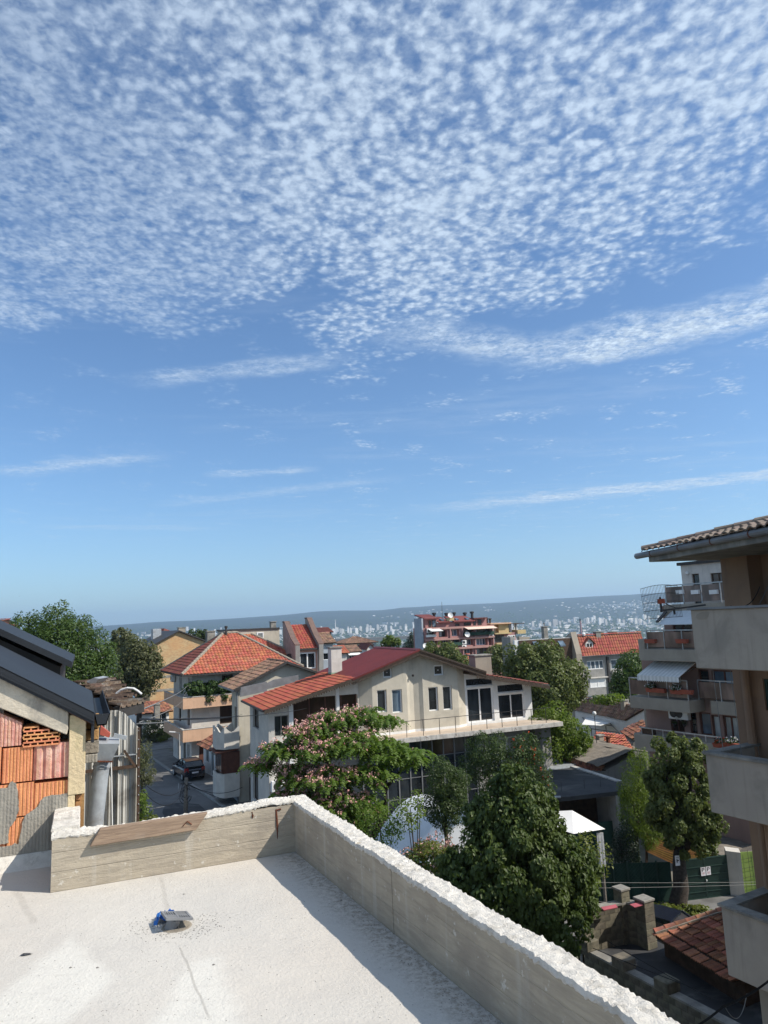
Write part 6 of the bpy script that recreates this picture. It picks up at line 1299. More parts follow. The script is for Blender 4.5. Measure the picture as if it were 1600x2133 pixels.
# ---- low roofs in the hollow right of the cream house
YF = Fr(27)
def roof_body(m, E0, E1, T0, T1, h, inset=.25):
    secs = []
    for E, T in ((E1, T1), (E0, T0)):
        k = T - E; k.z = 0; i = k.normalized() * inset; secs.append([E + i - Z * (h + .05), E + k * 2 - i - Z * (h + .05), E + k * 2 - i - Z * .2, T - Z * .22, E + i - Z * .2])
    V = [p.lerp(q, .04) for p, q in zip(*secs)] + [p.lerp(q, .96) for p, q in zip(*secs)]
    m.mesh(V, [(0, 1, 2, 3, 4), (9, 8, 7, 6, 5)] + [(i, (i + 1) % 5, 5 + (i + 1) % 5, 5 + i) for i in range(5)])
lr = thing('low_tile_house', 'long low house with brown tiled roof and white gable below the terraced row', 'house', atz(1290, 1500, -9.4) - Z * 3.6)
E1 = atz(1302, 1500, -9.3); T0, T1 = atz(1222, 1455, -8.2), atz(1345, 1476, -8.2); E0 = E1 + (T0 - T1) * .98
tile_roof(lr, E0, E1, T0, T1, .27, .36, 'tile_brown', 'roll', seed=100, jit=.012); caps(lr, T0 + Z * .04, T1 + Z * .04, .11, .4, 'tile_brown', single=False)
bk_ = (T1 - E1); bk_.z = 0
part('wall', 'stucco_bright', lr, lambda m: roof_body(m, E0, E1, T0, T1, 3.6))
w_ = WS(E1, bk_); w_.window(lr, .9, 2.3, -10.6, -9.7, vs=(.5,), d=.04); nn_ = (E1 - E0).cross(T0 - E0).normalized(); rr_ = ray(1301, 1473); cq = rr_ * (E0.dot(nn_) / rr_.dot(nn_)); chimney(lr, YF, *YF.ab(cq)[:2], .5, .45, cq.z - .5, cq.z + .55, 'stucco_beige')
asb = thing('corrugated_shed', 'shed with a buckled grey-brown corrugated roof in the hollow', 'shed', atz(1240, 1590, -9.8) - Z * 3)
E0, E1, T0, T1 = atz(1150, 1565, -9.6), atz(1246, 1598, -9.6), atz(1204, 1535, -8.9), atz(1316, 1562, -8.9)
def corr(m, E0, E1, T0, T1, n=44, amp=.035, rows=3):
    for r in range(rows):
        V = []; t0, t1 = r / rows, (r + 1) / rows + .02
        for i in range(n * 4 + 1):
            u = i / (n * 4); h = amp * math.sin(i * math.pi / 2) + .03 * (rows - r) / rows
            for t in (t0, t1): p = E0.lerp(E1, u).lerp(T0.lerp(T1, u), min(t, 1)); V.append(p + Z * (h - .22 * math.sin(u * math.pi * 1.0) * t + .08 * fbm(u * 4, t * 2) - (.02 if t == t1 else 0)))
        m.mesh(V, [(2 * i, 2 * i + 2, 2 * i + 3, 2 * i + 1) for i in range(n * 4)])
part('roof_sheet', 'asbestos', asb, lambda m: corr(m, E0, E1, T0, T1)); bk_ = T1 - E1; bk_.z = 0
part('roof_sheet', 'asbestos', asb, lambda m: corr(m, E1 + bk_ * 2, E0 + bk_ * 2, T1, T0, rows=2)); part('wall', 'stucco_grey', asb, lambda m: roof_body(m, E0 - Z * .25, E1 - Z * .25, T0 - Z * .3, T1 - Z * .3, 3.2))
rt = thing('patched_lean_to', 'narrow lean-to of loose red tiles and tin below the corrugated shed', 'shed', atz(1200, 1595, -10) - Z * 2.6)
tile_roof(rt, atz(1165, 1592, -10.1), atz(1252, 1610, -10.1), atz(1168, 1577, -9.75), atz(1252, 1601, -9.75), .25, .33, 'tile_weathered', 'roll', seed=104, jit=.02); part('tin_sheet', 'galvanized', rt, lambda m: m.prism([atz(x, y, -9.9) for x, y in ((1140, 1605), (1185, 1600), (1205, 1590), (1168, 1572), (1143, 1582))], Z * .03)); part('wall', 'stucco_white', rt, lambda m: m.prism([atz(x, y, -12.9) + Vector((0, 0, 0)) for x, y in ((1150, 1690), (1270, 1690), (1265, 1670), (1155, 1670))], Z * 2.6))
for lab, pts, z, zz, mt, sd_ in (('heap of broken orange roof tiles behind the corrugated shed', ((1232, 1551), (1322, 1562), (1238, 1527), (1300, 1532)), -9.5, -9.0, 'tile_orange', 106), ('small sagging tile roof beside the rose apartment building', ((1292, 1524), (1318, 1540), (1340, 1503), (1350, 1518)), -9.6, -8.9, 'tile_weathered', 107)):
    t_ = thing('old_tile_roof', lab, 'roof', atz(*pts[0], z) - Z * 3); tile_roof(t_, atz(*pts[0], z), atz(*pts[1], z), atz(*pts[2], zz), atz(*pts[3], zz), .25, .34, mt, 'roll', seed=sd_, jit=.025)
    part('wall', 'old_concrete', t_, lambda m: m.prism([atz(*pts[i], z if i < 2 else zz) - Z * 3.4 for i in (0, 1, 3, 2)], Z * 3.1))
chimney(thing('stub_chimney', 'square stub chimney poking through the broken orange tiles', 'chimney', aty(1250, 1552, 54)), YF, *YF.ab(aty(1250, 1545, 54))[:2], .45, .4, aty(1250, 1560, 54).z - .6, aty(1250, 1533, 54).z, 'stucco_beige'); chimney(thing('rusty_flue', 'thin rusty flue beside the stub chimney', 'chimney', aty(1267, 1550, 53)), YF, *YF.ab(aty(1267, 1545, 53))[:2], .2, .2, aty(1267, 1560, 53).z - .6, aty(1267, 1536, 53).z, 'rust', 'rust')
pg = thing('iron_pergola', 'thin iron frame with a white globe lamp in front of the low tile house', 'pergola', atz(1235, 1520, -10) - Z * 2.5)
part('frame', 'metal_dark', pg, lambda m: [m.bar(atz(x, y, -9.9) - Z * 3, atz(x, y, -9.9), .06) for x, y in ((1210, 1490), (1232, 1518), (1262, 1512), (1290, 1526))] + [m.bar(atz(x, y, -9.9), atz(x2, y2, -9.9), .06) for x, y, x2, y2 in ((1210, 1490, 1232, 1518), (1232, 1518, 1290, 1526), (1210, 1490, 1262, 1498), (1262, 1498, 1290, 1526), (1221, 1504, 1276, 1512))])
part('tin_cover', 'awning_white', pg, lambda m: m.prism([atz(x, y, -9.8) for x, y in ((1212, 1510), (1250, 1512), (1272, 1506), (1222, 1494))], Z * .03)); p = aty(1238, 1486, 52); part('globe', 'stucco_bright', pg, lambda m: m.lathe(p - Z * .16, [(0, 0), (.11, .04), (.15, .15), (.11, .27), (0, .31)], 12), smooth=True); part('lamp_post', 'metal_dark', pg, lambda m: m.tube([p - Z * 4, p - Z * .15], .025, 5))
# dark flat-roofed carport
cz = -9.9; C = [atz(x, y, cz) for x, y in ((1149, 1663), (1289, 1648), (1292, 1629), (1193, 1598), (1146, 1601))]
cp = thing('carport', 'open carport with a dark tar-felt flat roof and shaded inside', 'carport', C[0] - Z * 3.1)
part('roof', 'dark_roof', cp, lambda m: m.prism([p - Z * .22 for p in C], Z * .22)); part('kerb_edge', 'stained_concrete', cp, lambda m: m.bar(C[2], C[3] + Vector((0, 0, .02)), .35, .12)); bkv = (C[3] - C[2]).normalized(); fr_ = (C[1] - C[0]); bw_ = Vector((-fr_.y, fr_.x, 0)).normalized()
part('back_wall', 'wood_dark', cp, lambda m: m.prism([C[0] + bw_ * 3.5 - Z * 3.1, C[1] + bw_ * 2.2 - Z * 3.1, C[1] + bw_ * 2.2 - Z * .22, C[0] + bw_ * 3.5 - Z * .22], bw_ * .2)); part('side_wall', 'stucco_grey', cp, lambda m: m.prism([C[0] - Z * 3.1, C[0] + bw_ * 3.5 - Z * 3.1, C[0] + bw_ * 3.5 - Z * .22, C[0] - Z * .22], fr_.normalized() * .2)); part('side_wall', 'stucco_grey', cp, lambda m: (m.prism([C[1] - Z * 3.1, C[1] + bw_ * 2.2 - Z * 3.1, C[1] + bw_ * 2.2 - Z * .22, C[1] - Z * .22], fr_.normalized() * -.2)))  # back wall toned dark: the shade inside is put into its colour
part('front_net', 'green_net', cp, lambda m: m.prism([C[0].lerp(C[1], .3) - Z * 3.1 + bw_ * .6, C[0].lerp(C[1], .95) - Z * 3.1 + bw_ * .6, C[0].lerp(C[1], .95) - Z * 1.7 + bw_ * .6, C[0].lerp(C[1], .3) - Z * 1.7 + bw_ * .6], bw_ * .03)); part('drain_spout', 'galvanized', cp, lambda m: m.tube([C[0] + fr_ * .02 + Z * .05, C[0] + fr_ * .12 + Z * .05 + bw_ * -.1], .06, 8))
for i in (.3, .65, .9): part('antenna_stub', 'metal_dark', cp, lambda m: m.tube([C[0].lerp(C[1], i) + bw_ * 1.2, C[0].lerp(C[1], i) + bw_ * 1.2 + Z * .5], .012, 4))
# ================================================================== rose apartment building with glass balconies
B2 = Fr(32); ba, bb, _ = B2.ab(aty(1313, 1460, 42)); wq2 = wsl(B2, ba, bb); REC = 1.35
r2b = thing('balcony_building', 'dusky rose apartment building with tinted glass balconies and awnings', 'building', wq2.p(0, -13, -4))
def sx_(x, y, d=0.): return wq2.px(x, y, d)[0]
zB = {k: wq2.px(*k)[1] for k in ((1313, 1474), (1314, 1450), (1345, 1376), (1345, 1352), (1321, 1560), (1321, 1527))}
rear = -14.0
wf2 = WS(wq2.p(0, 0, -REC), wq2.R)      # recessed wall plane
FRNT = wf2.px(1575, 1450)[0]
Wd = [(1397, 1480, 1425, 1525, 'glass_brown', 1), (1437, 1483, 1452, 1530, 'glass', 0), (1458, 1484, 1482, 1532, 'glass_blue', 0), (1375, 1396, 1400, 1430, 'glass', 1), (1402, 1398, 1420, 1432, 'glass_curtain', 0), (1456, 1395, 1478, 1440, 'glass', 0), (1484, 1396, 1534, 1436, 'glass_blue', 1), (1402, 1290, 1440, 1330, 'glass', 1), (1484, 1490, 1502, 1545, 'glass_curtain', 0), (1508, 1492, 1540, 1545, 'glass_curtain', 1)]
WR = [wf2.rect(*w[:4]) for w in Wd]; ztop = wq2.px(1380, 1262)[1]
wl0 = wf2.px(1340, 1420)[0]
wl1 = wf2.px(1384, 1310)[0]; part('wall', 'stucco_rose', r2b, lambda m: (wf2.wall(m, wl0, FRNT, -13.2, zB[(1345, 1376)] + .1, [r for r in WR if r[3] < zB[(1345, 1376)]], dep=.2), wf2.box(m, wl0, FRNT, -13.2, zB[(1345, 1376)] + .1, -9, -.22), wf2.wall(m, wl1, FRNT, zB[(1345, 1376)] + .1, ztop, [r for r in WR if r[3] > zB[(1345, 1376)]], dep=.2), wf2.box(m, wl1, FRNT, zB[(1345, 1376)] + .1, ztop, -9, -.22)))
for w, r in zip(Wd, WR): wf2.window(r2b, *r, vs=(.5,) if w[5] else (), gm=w[4], fm='wood_red', fw=.09, d=-.08)
def glass_rail(parent, s0, s1, z, d, h=1.0, n=None, bottom=.12):
    n = n or max(2, int(abs(s1 - s0) / .95)); 
    rl = part('railing', 'metal_rail', parent, lambda m: wq2.box(m, min(s0, s1), max(s0, s1), z + h, z + h + .06, d - .05, d + .03))
    for i in range(n + 1): s = s0 + (s1 - s0) * i / n; part('post', 'metal_rail', rl, lambda m: wq2.box(m, s - .025, s + .025, z, z + h, d - .03, d + .02))
    for i in range(n): a, b = sorted((s0 + (s1 - s0) * i / n, s0 + (s1 - s0) * (i + 1) / n)); part('pane', 'smoked', rl, lambda m: m.poly([wq2.p(a + .04, z + bottom, d), wq2.p(b - .04, z + bottom, d), wq2.p(b - .04, z + h - .06, d), wq2.p(a + .04, z + h - .06, d)]))
    return rl
def trough(s, z, d, w=.75, fl=None, seed=0):
    t = thing('flower_box', fl[1], 'flower box', wq2.p(s, z, d), 'flower boxes on the rose building'); part('box', 'terracotta', t, lambda m: m.hexa([wq2.p(*q) for q in ((s + .03, z, d + .2), (s + w - .03, z, d + .2), (s + w - .03, z, d + .04), (s + .03, z, d + .04), (s, z + .22, d + .24), (s + w, z + .22, d + .24), (s + w, z + .22, d), (s, z + .22, d))]))
    if fl[0]: pt = foliage(t, 'leaves', 'leaf_dark', [(tuple(wq2.p(s + w / 2, z + .32, d + .12)), (w * .5, .22, .2))], 220, .1, seed, sub=6)[1]; blossoms(t, fl[0], pt, 45, .06, seed)
# balconies
sL, sR = sx_(1313, 1474), sx_(1437, 1480)
bz0, bz1 = zB[(1313, 1474)], zB[(1314, 1450)]
b_ = part('balcony', 'stucco_beige', r2b, lambda m: wq2.box(m, sL, sR, bz0, bz1, -REC, 0), bevel=.02); glass_rail(b_, sL + .05, sR - .05, bz1, -.06)
b_ = part('balcony', 'stucco_beige', r2b, lambda m: wq2.box(m, sx_(1482, 1482, -.7), FRNT, bz0, bz1 - .0, -REC, -.7)); glass_rail(b_, sx_(1458, 1470, -.75), FRNT - .2, bz1, -.75)
tz0, tz1 = zB[(1345, 1376)], zB[(1345, 1352)]
b_ = part('balcony', 'stucco_beige', r2b, lambda m: wq2.box(m, sx_(1342, 1376), FRNT, tz0, tz1, -REC, 0), bevel=.02); glass_rail(b_, sx_(1349, 1360), sx_(1462, 1360), tz1, -.06); part('end_block', 'stucco_beige', r2b, lambda m: wq2.box(m, sx_(1334, 1360, -.2), sx_(1342, 1360), tz0, tz1 + .55, -REC - 1, -.1))
lz0, lz1 = zB[(1321, 1560)], zB[(1321, 1527)]
b_ = part('balcony', 'stucco_beige', r2b, lambda m: wq2.box(m, sx_(1321, 1540), FRNT, lz0, lz1, -REC, 0), bevel=.02)
rl = part('railing', 'metal_rail', b_, lambda m: wq2.box(m, sx_(1330, 1520), sx_(1500, 1545), lz1 + .32, lz1 + .38, -.12, -.06))
for x in range(1335, 1500, 22): s = sx_(x, 1525); part('post', 'metal_rail', rl, lambda m: wq2.box(m, s - .02, s + .02, lz1, lz1 + .32, -.11, -.07))
part('stair_core', 'stucco_beige', r2b, lambda m: wf2.box(m, wl0 - .3, wl0 + .001, -13.2, bz0 - .2, -8, -.2))
for x, y, d, f, lab, sd_ in ((1350, 1436, .0, 'flower_white', 'flower box with white blossoms at the far end of the long glass balcony', 1), (1367, 1437, .0, None, 'empty terracotta flower box second along the long glass balcony', 2), (1401, 1440, .0, 'flower_white', 'flower box with a tall leafy plant in the middle of the long glass balcony', 3), (1422, 1440, .0, None, 'empty terracotta box near the corner of the long glass balcony', 4), (1347, 1335, .0, None, 'terracotta box at the far corner of the upper glass balcony', 5), (1412, 1335, .0, None, 'terracotta box halfway along the upper glass balcony', 6)):
    s, z = wq2.px(x, y); trough(s, z - .12, d, .7, (f, lab), sd_)
for x, f, lab in ((1490, 'flower_red', 'flower box with red blossoms on the low balcony'), (1512, 'flower_white', 'flower box with white blossoms beside the red one on the low balcony')): s, z = wq2.px(x, 1555, .0); trough(s, z, .0, .8, (f, lab), x)
pl_c = wq2.px(1335, 1522); part('planter', 'wood_dark', r2b, lambda m: wq2.box(m, pl_c[0], pl_c[0] + .7, lz1 + .002, lz1 + .35, -.4, -.13))
# awnings: striped white one with scalloped valance, plain grey one above
def awning(s0, s1, z, out, drop, mat, n=22, val=.28, striped=True):
    aw = part('awning', mat, r2b, lambda m: m.prism([wq2.p(s0, z, -REC + .1), wq2.p(s1, z, -REC + .1), wq2.p(s1, z - drop, out), wq2.p(s0, z - drop, out)], Z * .03))
    if striped:
        for i in range(n): a, b = s0 + (s1 - s0) * i / n, s0 + (s1 - s0) * (i + 1) / n; part('valance_scallop', 'awning_white' if i % 2 else 'awning_stripe', aw, lambda m: m.poly([wq2.p(a, z - drop + .02, out + .012), wq2.p(b, z - drop + .02, out + .012), wq2.p(b, z - drop - val * .75, out + .012), wq2.p((a + b) / 2, z - drop - val, out + .012), wq2.p(a, z - drop - val * .75, out + .012)]))
        for i in range(0, n, 2): a, b = s0 + (s1 - s0) * i / n, s0 + (s1 - s0) * (i + 1) / n; part('stripe', 'awning_stripe', aw, lambda m: m.poly([wq2.p(a, z + .034, -REC + .1), wq2.p(b, z + .034, -REC + .1), wq2.p(b, z - drop + .034, out), wq2.p(a, z - drop + .034, out)]))
    for s in (s0 + .2, s1 - .2): part('arm', 'metal_rail', aw, lambda m: m.bar(wq2.p(s, z - .35, -REC + .1), wq2.p(s, z - drop, out), .04))
awning(sx_(1326, 1393, .5), sx_(1412, 1393, .5), tz0 - .05, .5, .75, 'awning_white'); zt = wq2.px(1370, 1281)[1]; awning(sx_(1368, 1298, .2), sx_(1450, 1298, .2), zt + .15, .2, .7, 'awning_grey', striped=False)
q_ = wf2.px(1398, 1500); ac_unit(r2b, wf2, wf2.px(1402, 1495)[0], wf2.px(1402, 1495)[1]); ac_unit(r2b, wf2, wf2.px(1414, 1495)[0], wf2.px(1414, 1496)[1])
for x, y in ((1410, 1509), (1430, 1509)): s, z = wf2.px(x, y); t_ = thing('hanging_pot', 'dark hanging flower pot %s on the rose wall' % ('left' if x < 1420 else 'right'), 'pot', wf2.p(s, z, .15)); part('pot', 'metal_dark', t_, lambda m: m.lathe(wf2.p(s, z, .18), [(.05, -.12), (.13, .06), (.0, .06)], 8)); foliage(t_, 'leaves', 'leaf_dark', [(tuple(wf2.p(s, z + .12, .18)), (.16, .16, .12))], 90, .08, x, sub=5)
# sloping dark roof edge, terrace and grey penthouse
part('roof_edge', 'metal_dark', r2b, lambda m: m.prism([wq2.p(sx_(1366, 1297, .1), wq2.px(1366, 1297, .1)[1], .1), wq2.p(sx_(1384, 1276, -1), wq2.px(1384, 1276, -1)[1], -1.), wq2.p(sx_(1384, 1276, -1) + .2, wq2.px(1384, 1276, -1)[1], -1.), wq2.p(sx_(1366, 1297, .1) + .2, wq2.px(1366, 1297, .1)[1], .1)], Z * .08))
part('terrace_slab', 'stucco_beige', r2b, lambda m: wf2.box(m, wf2.px(1385, 1270)[0], FRNT, wf2.px(1385, 1282)[1], wf2.px(1385, 1260)[1], -8, .1))
tzr = wf2.px(1385, 1260)[1]; wpn = WS(wq2.p(0, 0, -REC - 1.6), wq2.R); pr_ = [wpn.rect(1444, 1195, 1459, 1258), wpn.rect(1482, 1193, 1512, 1240)]
ps0 = wpn.px(1422, 1220)[0]; ptz = wpn.px(1422, 1178)[1]
part('penthouse_wall', 'stucco_white', r2b, lambda m: (wpn.wall(m, ps0, FRNT, tzr, ptz, pr_), wpn.box(m, ps0, FRNT, tzr, ptz, -6, -.2)))
wpn.window(r2b, *pr_[0], fm='wood_dark'); wpn.window(r2b, *pr_[1], vs=(.5,), fm='wood_dark', gm='glass_brown'); part('penthouse_roof', 'metal_dark', r2b, lambda m: wpn.box(m, ps0 - .15, FRNT, ptz + .002, ptz + .18, -6, .15)); q_ = wpn.px(1433, 1194); part('wall_lamp', 'stucco_bright', r2b, lambda m: m.lathe(wpn.p(*q_, .08), [(0, -.1), (.09, -.05), (.09, .06), (0, .1)], 8))
glass_rail(r2b, wf2.px(1386, 1240)[0], FRNT - .2, tzr, -REC - .05, 1.05, bottom=.1)
for x in (1410, 1442, 1480): s, z = wf2.px(x, 1234); part('rail_box', 'stucco_bright', r2b, lambda m: wf2.box(m, s, s + .45, z - .1, z + .12, -.1, .12))
# ================================================================== near building on the right edge
N = Fr(30); na, nb_, _ = N.ab(Vector((6.05, 14.4, 0))); wn = wsl(N, na, nb_); NW = WS(wn.p(0, 0, -1.5), wn.R)
nbg = thing('corner_building', 'brown rendered corner building with broad grey balconies at the right edge', 'building', wn.p(2, -12.8, -4))
f0 = NW.px(1531, 1450)[0]; f1 = 14.
part('wall', 'stucco_brown', nbg, lambda m: (NW.wall(m, f0, f1, -13, -1.02, [NW.rect(1592, 1415, 1640, 1482)], dep=.2), NW.box(m, f0, f1, -13, -1.02, -14, -.21), NW.box(m, NW.px(1506, 1200)[0], f1, -1.02, 1.9, -7, -.05) if False else None))  # body deepened out of view so that it shades the courtyard
NW.window(nbg, *NW.rect(1592, 1415, 1640, 1482), fm='green_metal', gm='green_metal', d=-.05)
zz = [(-.03, -1.17), (-2.80, -3.88), (-5.56, -6.76)]
for i, (z1, z0) in enumerate(zz):
    b_ = part('balcony', 'grey_render', nbg, lambda m: (wn.box(m, 0, f1, z0, z1, -.14, 0), wn.box(m, .0, .14, z0, z1, -1.5, -.14), wn.box(m, 0.14, f1, z0 + .02, z0 + .18, -1.5, -.14)), bevel=.012)
    part('coping', 'old_concrete' if i else 'metal_gutter', b_, lambda m: (wn.box(m, -.04, f1, z1, z1 + .045, -.19, .05), wn.box(m, -.04, .19, z1 + .001, z1 + .044, -1.5, -.19)))
    if i == 0:
        q = [wn.px(x, y) for x, y in ((1452, 1280), (1462, 1275), (1478, 1276), (1476, 1284), (1470, 1290), (1455, 1291), (1449, 1286))]; part('render_scar', 'stucco_beige', b_, lambda m: m.prism([wn.p(*p, .002) for p in q], wn.N * .002))
# upper storey: wall, opening, soffit, gutter and tiles
RF = Fr(8); ec = aty(1352, 1171, 17.5); ez_ = ec.z; ea, eb, _ = RF.ab(ec); wu = wsl(RF, ea + 1.75, eb)
u0 = wu.px(1506, 1220)[0]
part('upper_wall', 'stucco_brown', nbg, lambda m: (wu.box(m, u0, wu.px(1562, 1220)[0], -1.3, ez_, -4, 0), wu.box(m, wu.px(1562, 1220)[0], wu.px(1566, 1220)[0] + .5, -1.3, ez_, -4, -.35)))
part('loggia_back', 'wood_red', nbg, lambda m: wu.box(m, wu.px(1562, 1220)[0], wu.px(1562, 1220)[0] + 6, -1.3, ez_, -3.5, -.9)); lg = wu.px(1580, 1220, -.8); part('loggia_door', 'glass', nbg, lambda m: m.poly([wu.p(lg[0], -1.0, -.88), wu.p(lg[0] + 1.2, -1.0, -.88), wu.p(lg[0] + 1.2, ez_ - .4, -.88), wu.p(lg[0], ez_ - .4, -.88)]))
part('soffit', 'old_concrete', nbg, lambda m: m.box(RF, ea, ea + 14, eb - 13, eb, ez_, ez_ + .17), bevel=.01)
ge = RF.p(ea - .1, eb + .3, ez_ + .27)
part('gutter', 'metal_gutter', nbg, lambda m: m.tube([RF.p(ea - .07, eb + .45, ez_ + .19), RF.p(ea - .07, eb - 13, ez_ + .20)], .075, 10))
for i in range(7): part('gutter_joint', 'rust', nbg, lambda m: m.tube([RF.p(ea - .07, eb - .3 - i * 1.25, ez_ + .191), RF.p(ea - .07, eb - .34 - i * 1.25, ez_ + .191)], .079, 10))
pz = .22; tile_roof(nbg, RF.p(ea - .12, eb + .02, ez_ + .24), RF.p(ea - .12, eb - 9.4, ez_ + .24), RF.p(ea + 3.2, eb - 3.3, ez_ + .24 + 3.3 * pz), RF.p(ea + 3.2, eb - 9.4, ez_ + .24 + 3.3 * pz), .27, .36, 'tile_sand', 'roll', seed=120, thick=.1, single=True)
caps(nbg, RF.p(ea - .1, eb + .05, ez_ + .29), RF.p(ea + 3.2, eb - 3.3, ez_ + .29 + 3.3 * pz), .12, .42, 'tile_sand', 'ridge_tile')
dp = [NW.p(NW.px(1553, y)[0], z, .12) for y, z in ((1400, -1.1), (1560, -4))]; part('drainpipe', 'stucco_brown', nbg, lambda m: m.tube([NW.p(f0 + .35, z, .1) for z in (-13, -1.05)], .085, 10))
for z0, z1 in ((-6.7, -3.9), (-13, -6.78)): part('pillar', 'stucco_brown', nbg, lambda m: wn.box(m, .65, 1.05, z0, z1, -1.0, -.6))
part('lower_wall', 'stucco_beige', nbg, lambda m: wn.box(m, .25, f1, -13, -6.77, -1.3, -.5))
# wire-mesh antenna on a bracket
ant = thing('mesh_antenna', 'curved wire-mesh aerial on an arm in front of the balcony corner', 'antenna', aty(1385, 1262, 15.2)); AD = 15.2
def ag(u, w):
    c = [((1334, 1227), (1411, 1220)), ((1344, 1290), (1422, 1284))]; (a, b), (c0, c1) = c; p = Vector((a[0] + (b[0] - a[0]) * u, a[1] + (b[1] - a[1]) * u, 0)); q = Vector((c0[0] + (c1[0] - c0[0]) * u, c0[1] + (c1[1] - c0[1]) * u, 0)); r = p.lerp(q, w); return aty(r.x, r.y - 5 * math.sin(math.pi * u) * (1 - w), AD + .25 * (2 * u - 1) ** 2)
part('grid', 'metal_dark', ant, lambda m: [m.tube([ag(i / 26, w) for w in (0, .5, 1)], .0035, 4) for i in range(27)] + [m.tube([ag(u / 10, j / 4) for u in range(11)], .005, 4) for j in range(5)])
part('arm', 'metal_dark', ant, lambda m: (m.bar(aty(1378, 1272, AD), aty(1470, 1260, AD - .5), .035), m.bar(aty(1378, 1275, AD), aty(1375, 1244, AD), .035), m.bar(aty(1404, 1270, AD), aty(1406, 1280, AD), .03)))
part('feed', 'terracotta', ant, lambda m: m.bar(aty(1371, 1253, AD), aty(1384, 1252, AD), .08, .10)); part('feed_line', 'cable_black', ant, lambda m: m.tube([aty(x, y, AD) for x, y in ((1384, 1255), (1395, 1262), (1408, 1266), (1420, 1266))], .008, 4))
# ================================================================== yard with net fence, gate, slatted screen
YZ = -13; G2 = Fr(8)
def yb(x, y): return atz(x, y, YZ)
fA, fB = yb(1222, 1888), yb(1404, 1882); nf = thing('net_fence', 'chain-link fence hung with dark green netting behind the tall tree', 'fence', fA)
fh = 1.75; fd = (fB - fA); nfp = 6
for i in range(nfp): 
    a, b = fA + fd * (i / nfp), fA + fd * ((i + 1) / nfp); part('net', 'green_net', nf, lambda m: m.prism([a + Z * .05, b + Z * .05, b + Z * fh, a + Z * fh], Vector((0, .02, 0)))); part('post', 'green_metal', nf, lambda m: m.tube([a - Vector((0, .05, .1)), a + Z * (fh + .1) - Vector((0, .05, 0))], .04, 6))
def links(m):
    L = fd.length; n = int(L / .16)
    for i in range(-12, n): 
        for sg in (1, -1):
            p = fA + fd * (i * .16 / L) if sg > 0 else fA + fd * ((i * .16 + fh) / L); q = p + fd * (sg * fh / L) + Z * fh; lo = (p - fA).dot(fd) / L; hi = (q - fA).dot(fd) / L
            if min(lo, hi) < 0 or max(lo, hi) > L: continue
            m.bar(p - Vector((0, .03, 0)), q - Vector((0, .03, 0)), .008)
part('links', 'green_metal', nf, links, kind='stuff')
gA, gB = yb(1427, 1879), yb(1521, 1867); gd = gB - gA; gt_ = thing('sheet_gate', 'dark green double gate with two parking notices', 'gate', gA); gh = gd.length and 1.78
for h in (0, 1):
    a, b = gA + gd * (h * .5 + .005), gA + gd * (h * .5 + .495); lf = part('leaf', 'green_metal', gt_, lambda m: (m.bar(a, a + Z * gh, .06), m.bar(b, b + Z * gh, .06), m.bar(a + Z * .06, b + Z * .06, .05), m.bar(a + Z * (gh - .03), b + Z * (gh - .03), .05)))
    for k in range(24): p = a.lerp(b, (k + .5) / 24); part('picket', 'green_metal', lf, lambda m: m.bar(p + Z * .06, p + Z * (gh - .05), .035, .02))
    for z in (.35, .7, 1.05, 1.4): part('rail', 'green_metal', lf, lambda m: m.bar(a + Z * z - Vector((0, .03, 0)), b + Z * z - Vector((0, .03, 0)), .02, .03))
    part('backing', 'green_net', lf, lambda m: m.prism([a + Vector((0, .04, .03)), b + Vector((0, .04, .03)), b + Vector((0, .04, gh - .06)), a + Vector((0, .04, gh - .06))], Vector((0, .01, 0))))
part('latch', 'stucco_bright', gt_, lambda m: m.bar(gA + gd * .51 + Vector((0, -.06, .78)), gA + gd * .51 + Vector((0, -.06, .84)), .05))
def notice(pos, w, h, nm, label, glyph=True):
    t = thing(nm, label, 'sign', pos, None); x = gd.normalized(); n = Vector((x.y, -x.x, 0)); B = lambda a, b, c, e, d: [pos + x * a + Z * b + n * d, pos + x * c + Z * b + n * d, pos + x * c + Z * e + n * d, pos + x * a + Z * e + n * d]
    part('sheet', 'paper', t, lambda m: m.prism(B(-w / 2, 0, w / 2, h, 0), n * .006))
    if glyph:      # bold letter P over two short lines of print
        part('letter', 'ink', t, lambda m: [m.poly(B(a, b, c, e, .009)) for a, b, c, e in ((-.07, h * .5, -.03, h * .93), (-.03, h * .86, .05, h * .93), (-.03, h * .67, .05, h * .73), (.03, h * .73, .07, h * .86))])
        part('print', 'tarp_pink', t, lambda m: [m.poly(B(-.06, h * k, .06, h * (k + .05), .009)) for k in (.2, .33)])
    else: part('print', 'ink', t, lambda m: [m.poly(B(a, b, c, e, .009)) for a, b, c, e in ((-.05, h * .3, .0, h * .65), (.0, h * .45, .07, h * .55), (-.06, h * .75, .06, h * .8))])
nrm = Vector((gd.normalized().y, -gd.normalized().x, 0))
notice(gA + gd * .445 + nrm * .06 + Z * 1.02, .23, .36, 'parking_notice', 'left of the two white parking notices on the green gate'); notice(gA + gd * .56 + nrm * .06 + Z * 1.03, .23, .36, 'parking_notice', 'right of the two white parking notices on the green gate')
cpst = yb(1537, 1868); t_ = thing('gate_wall', 'short pale concrete wall beside the green gate with flaking paint', 'wall', cpst); part('wall', 'stucco_white', t_, lambda m: m.prism([yb(1522, 1867), yb(1553, 1872), yb(1553, 1872) + Vector((.2, .6, 0)), yb(1522, 1867) + Vector((.2, .6, 0))], Z * 1.95))
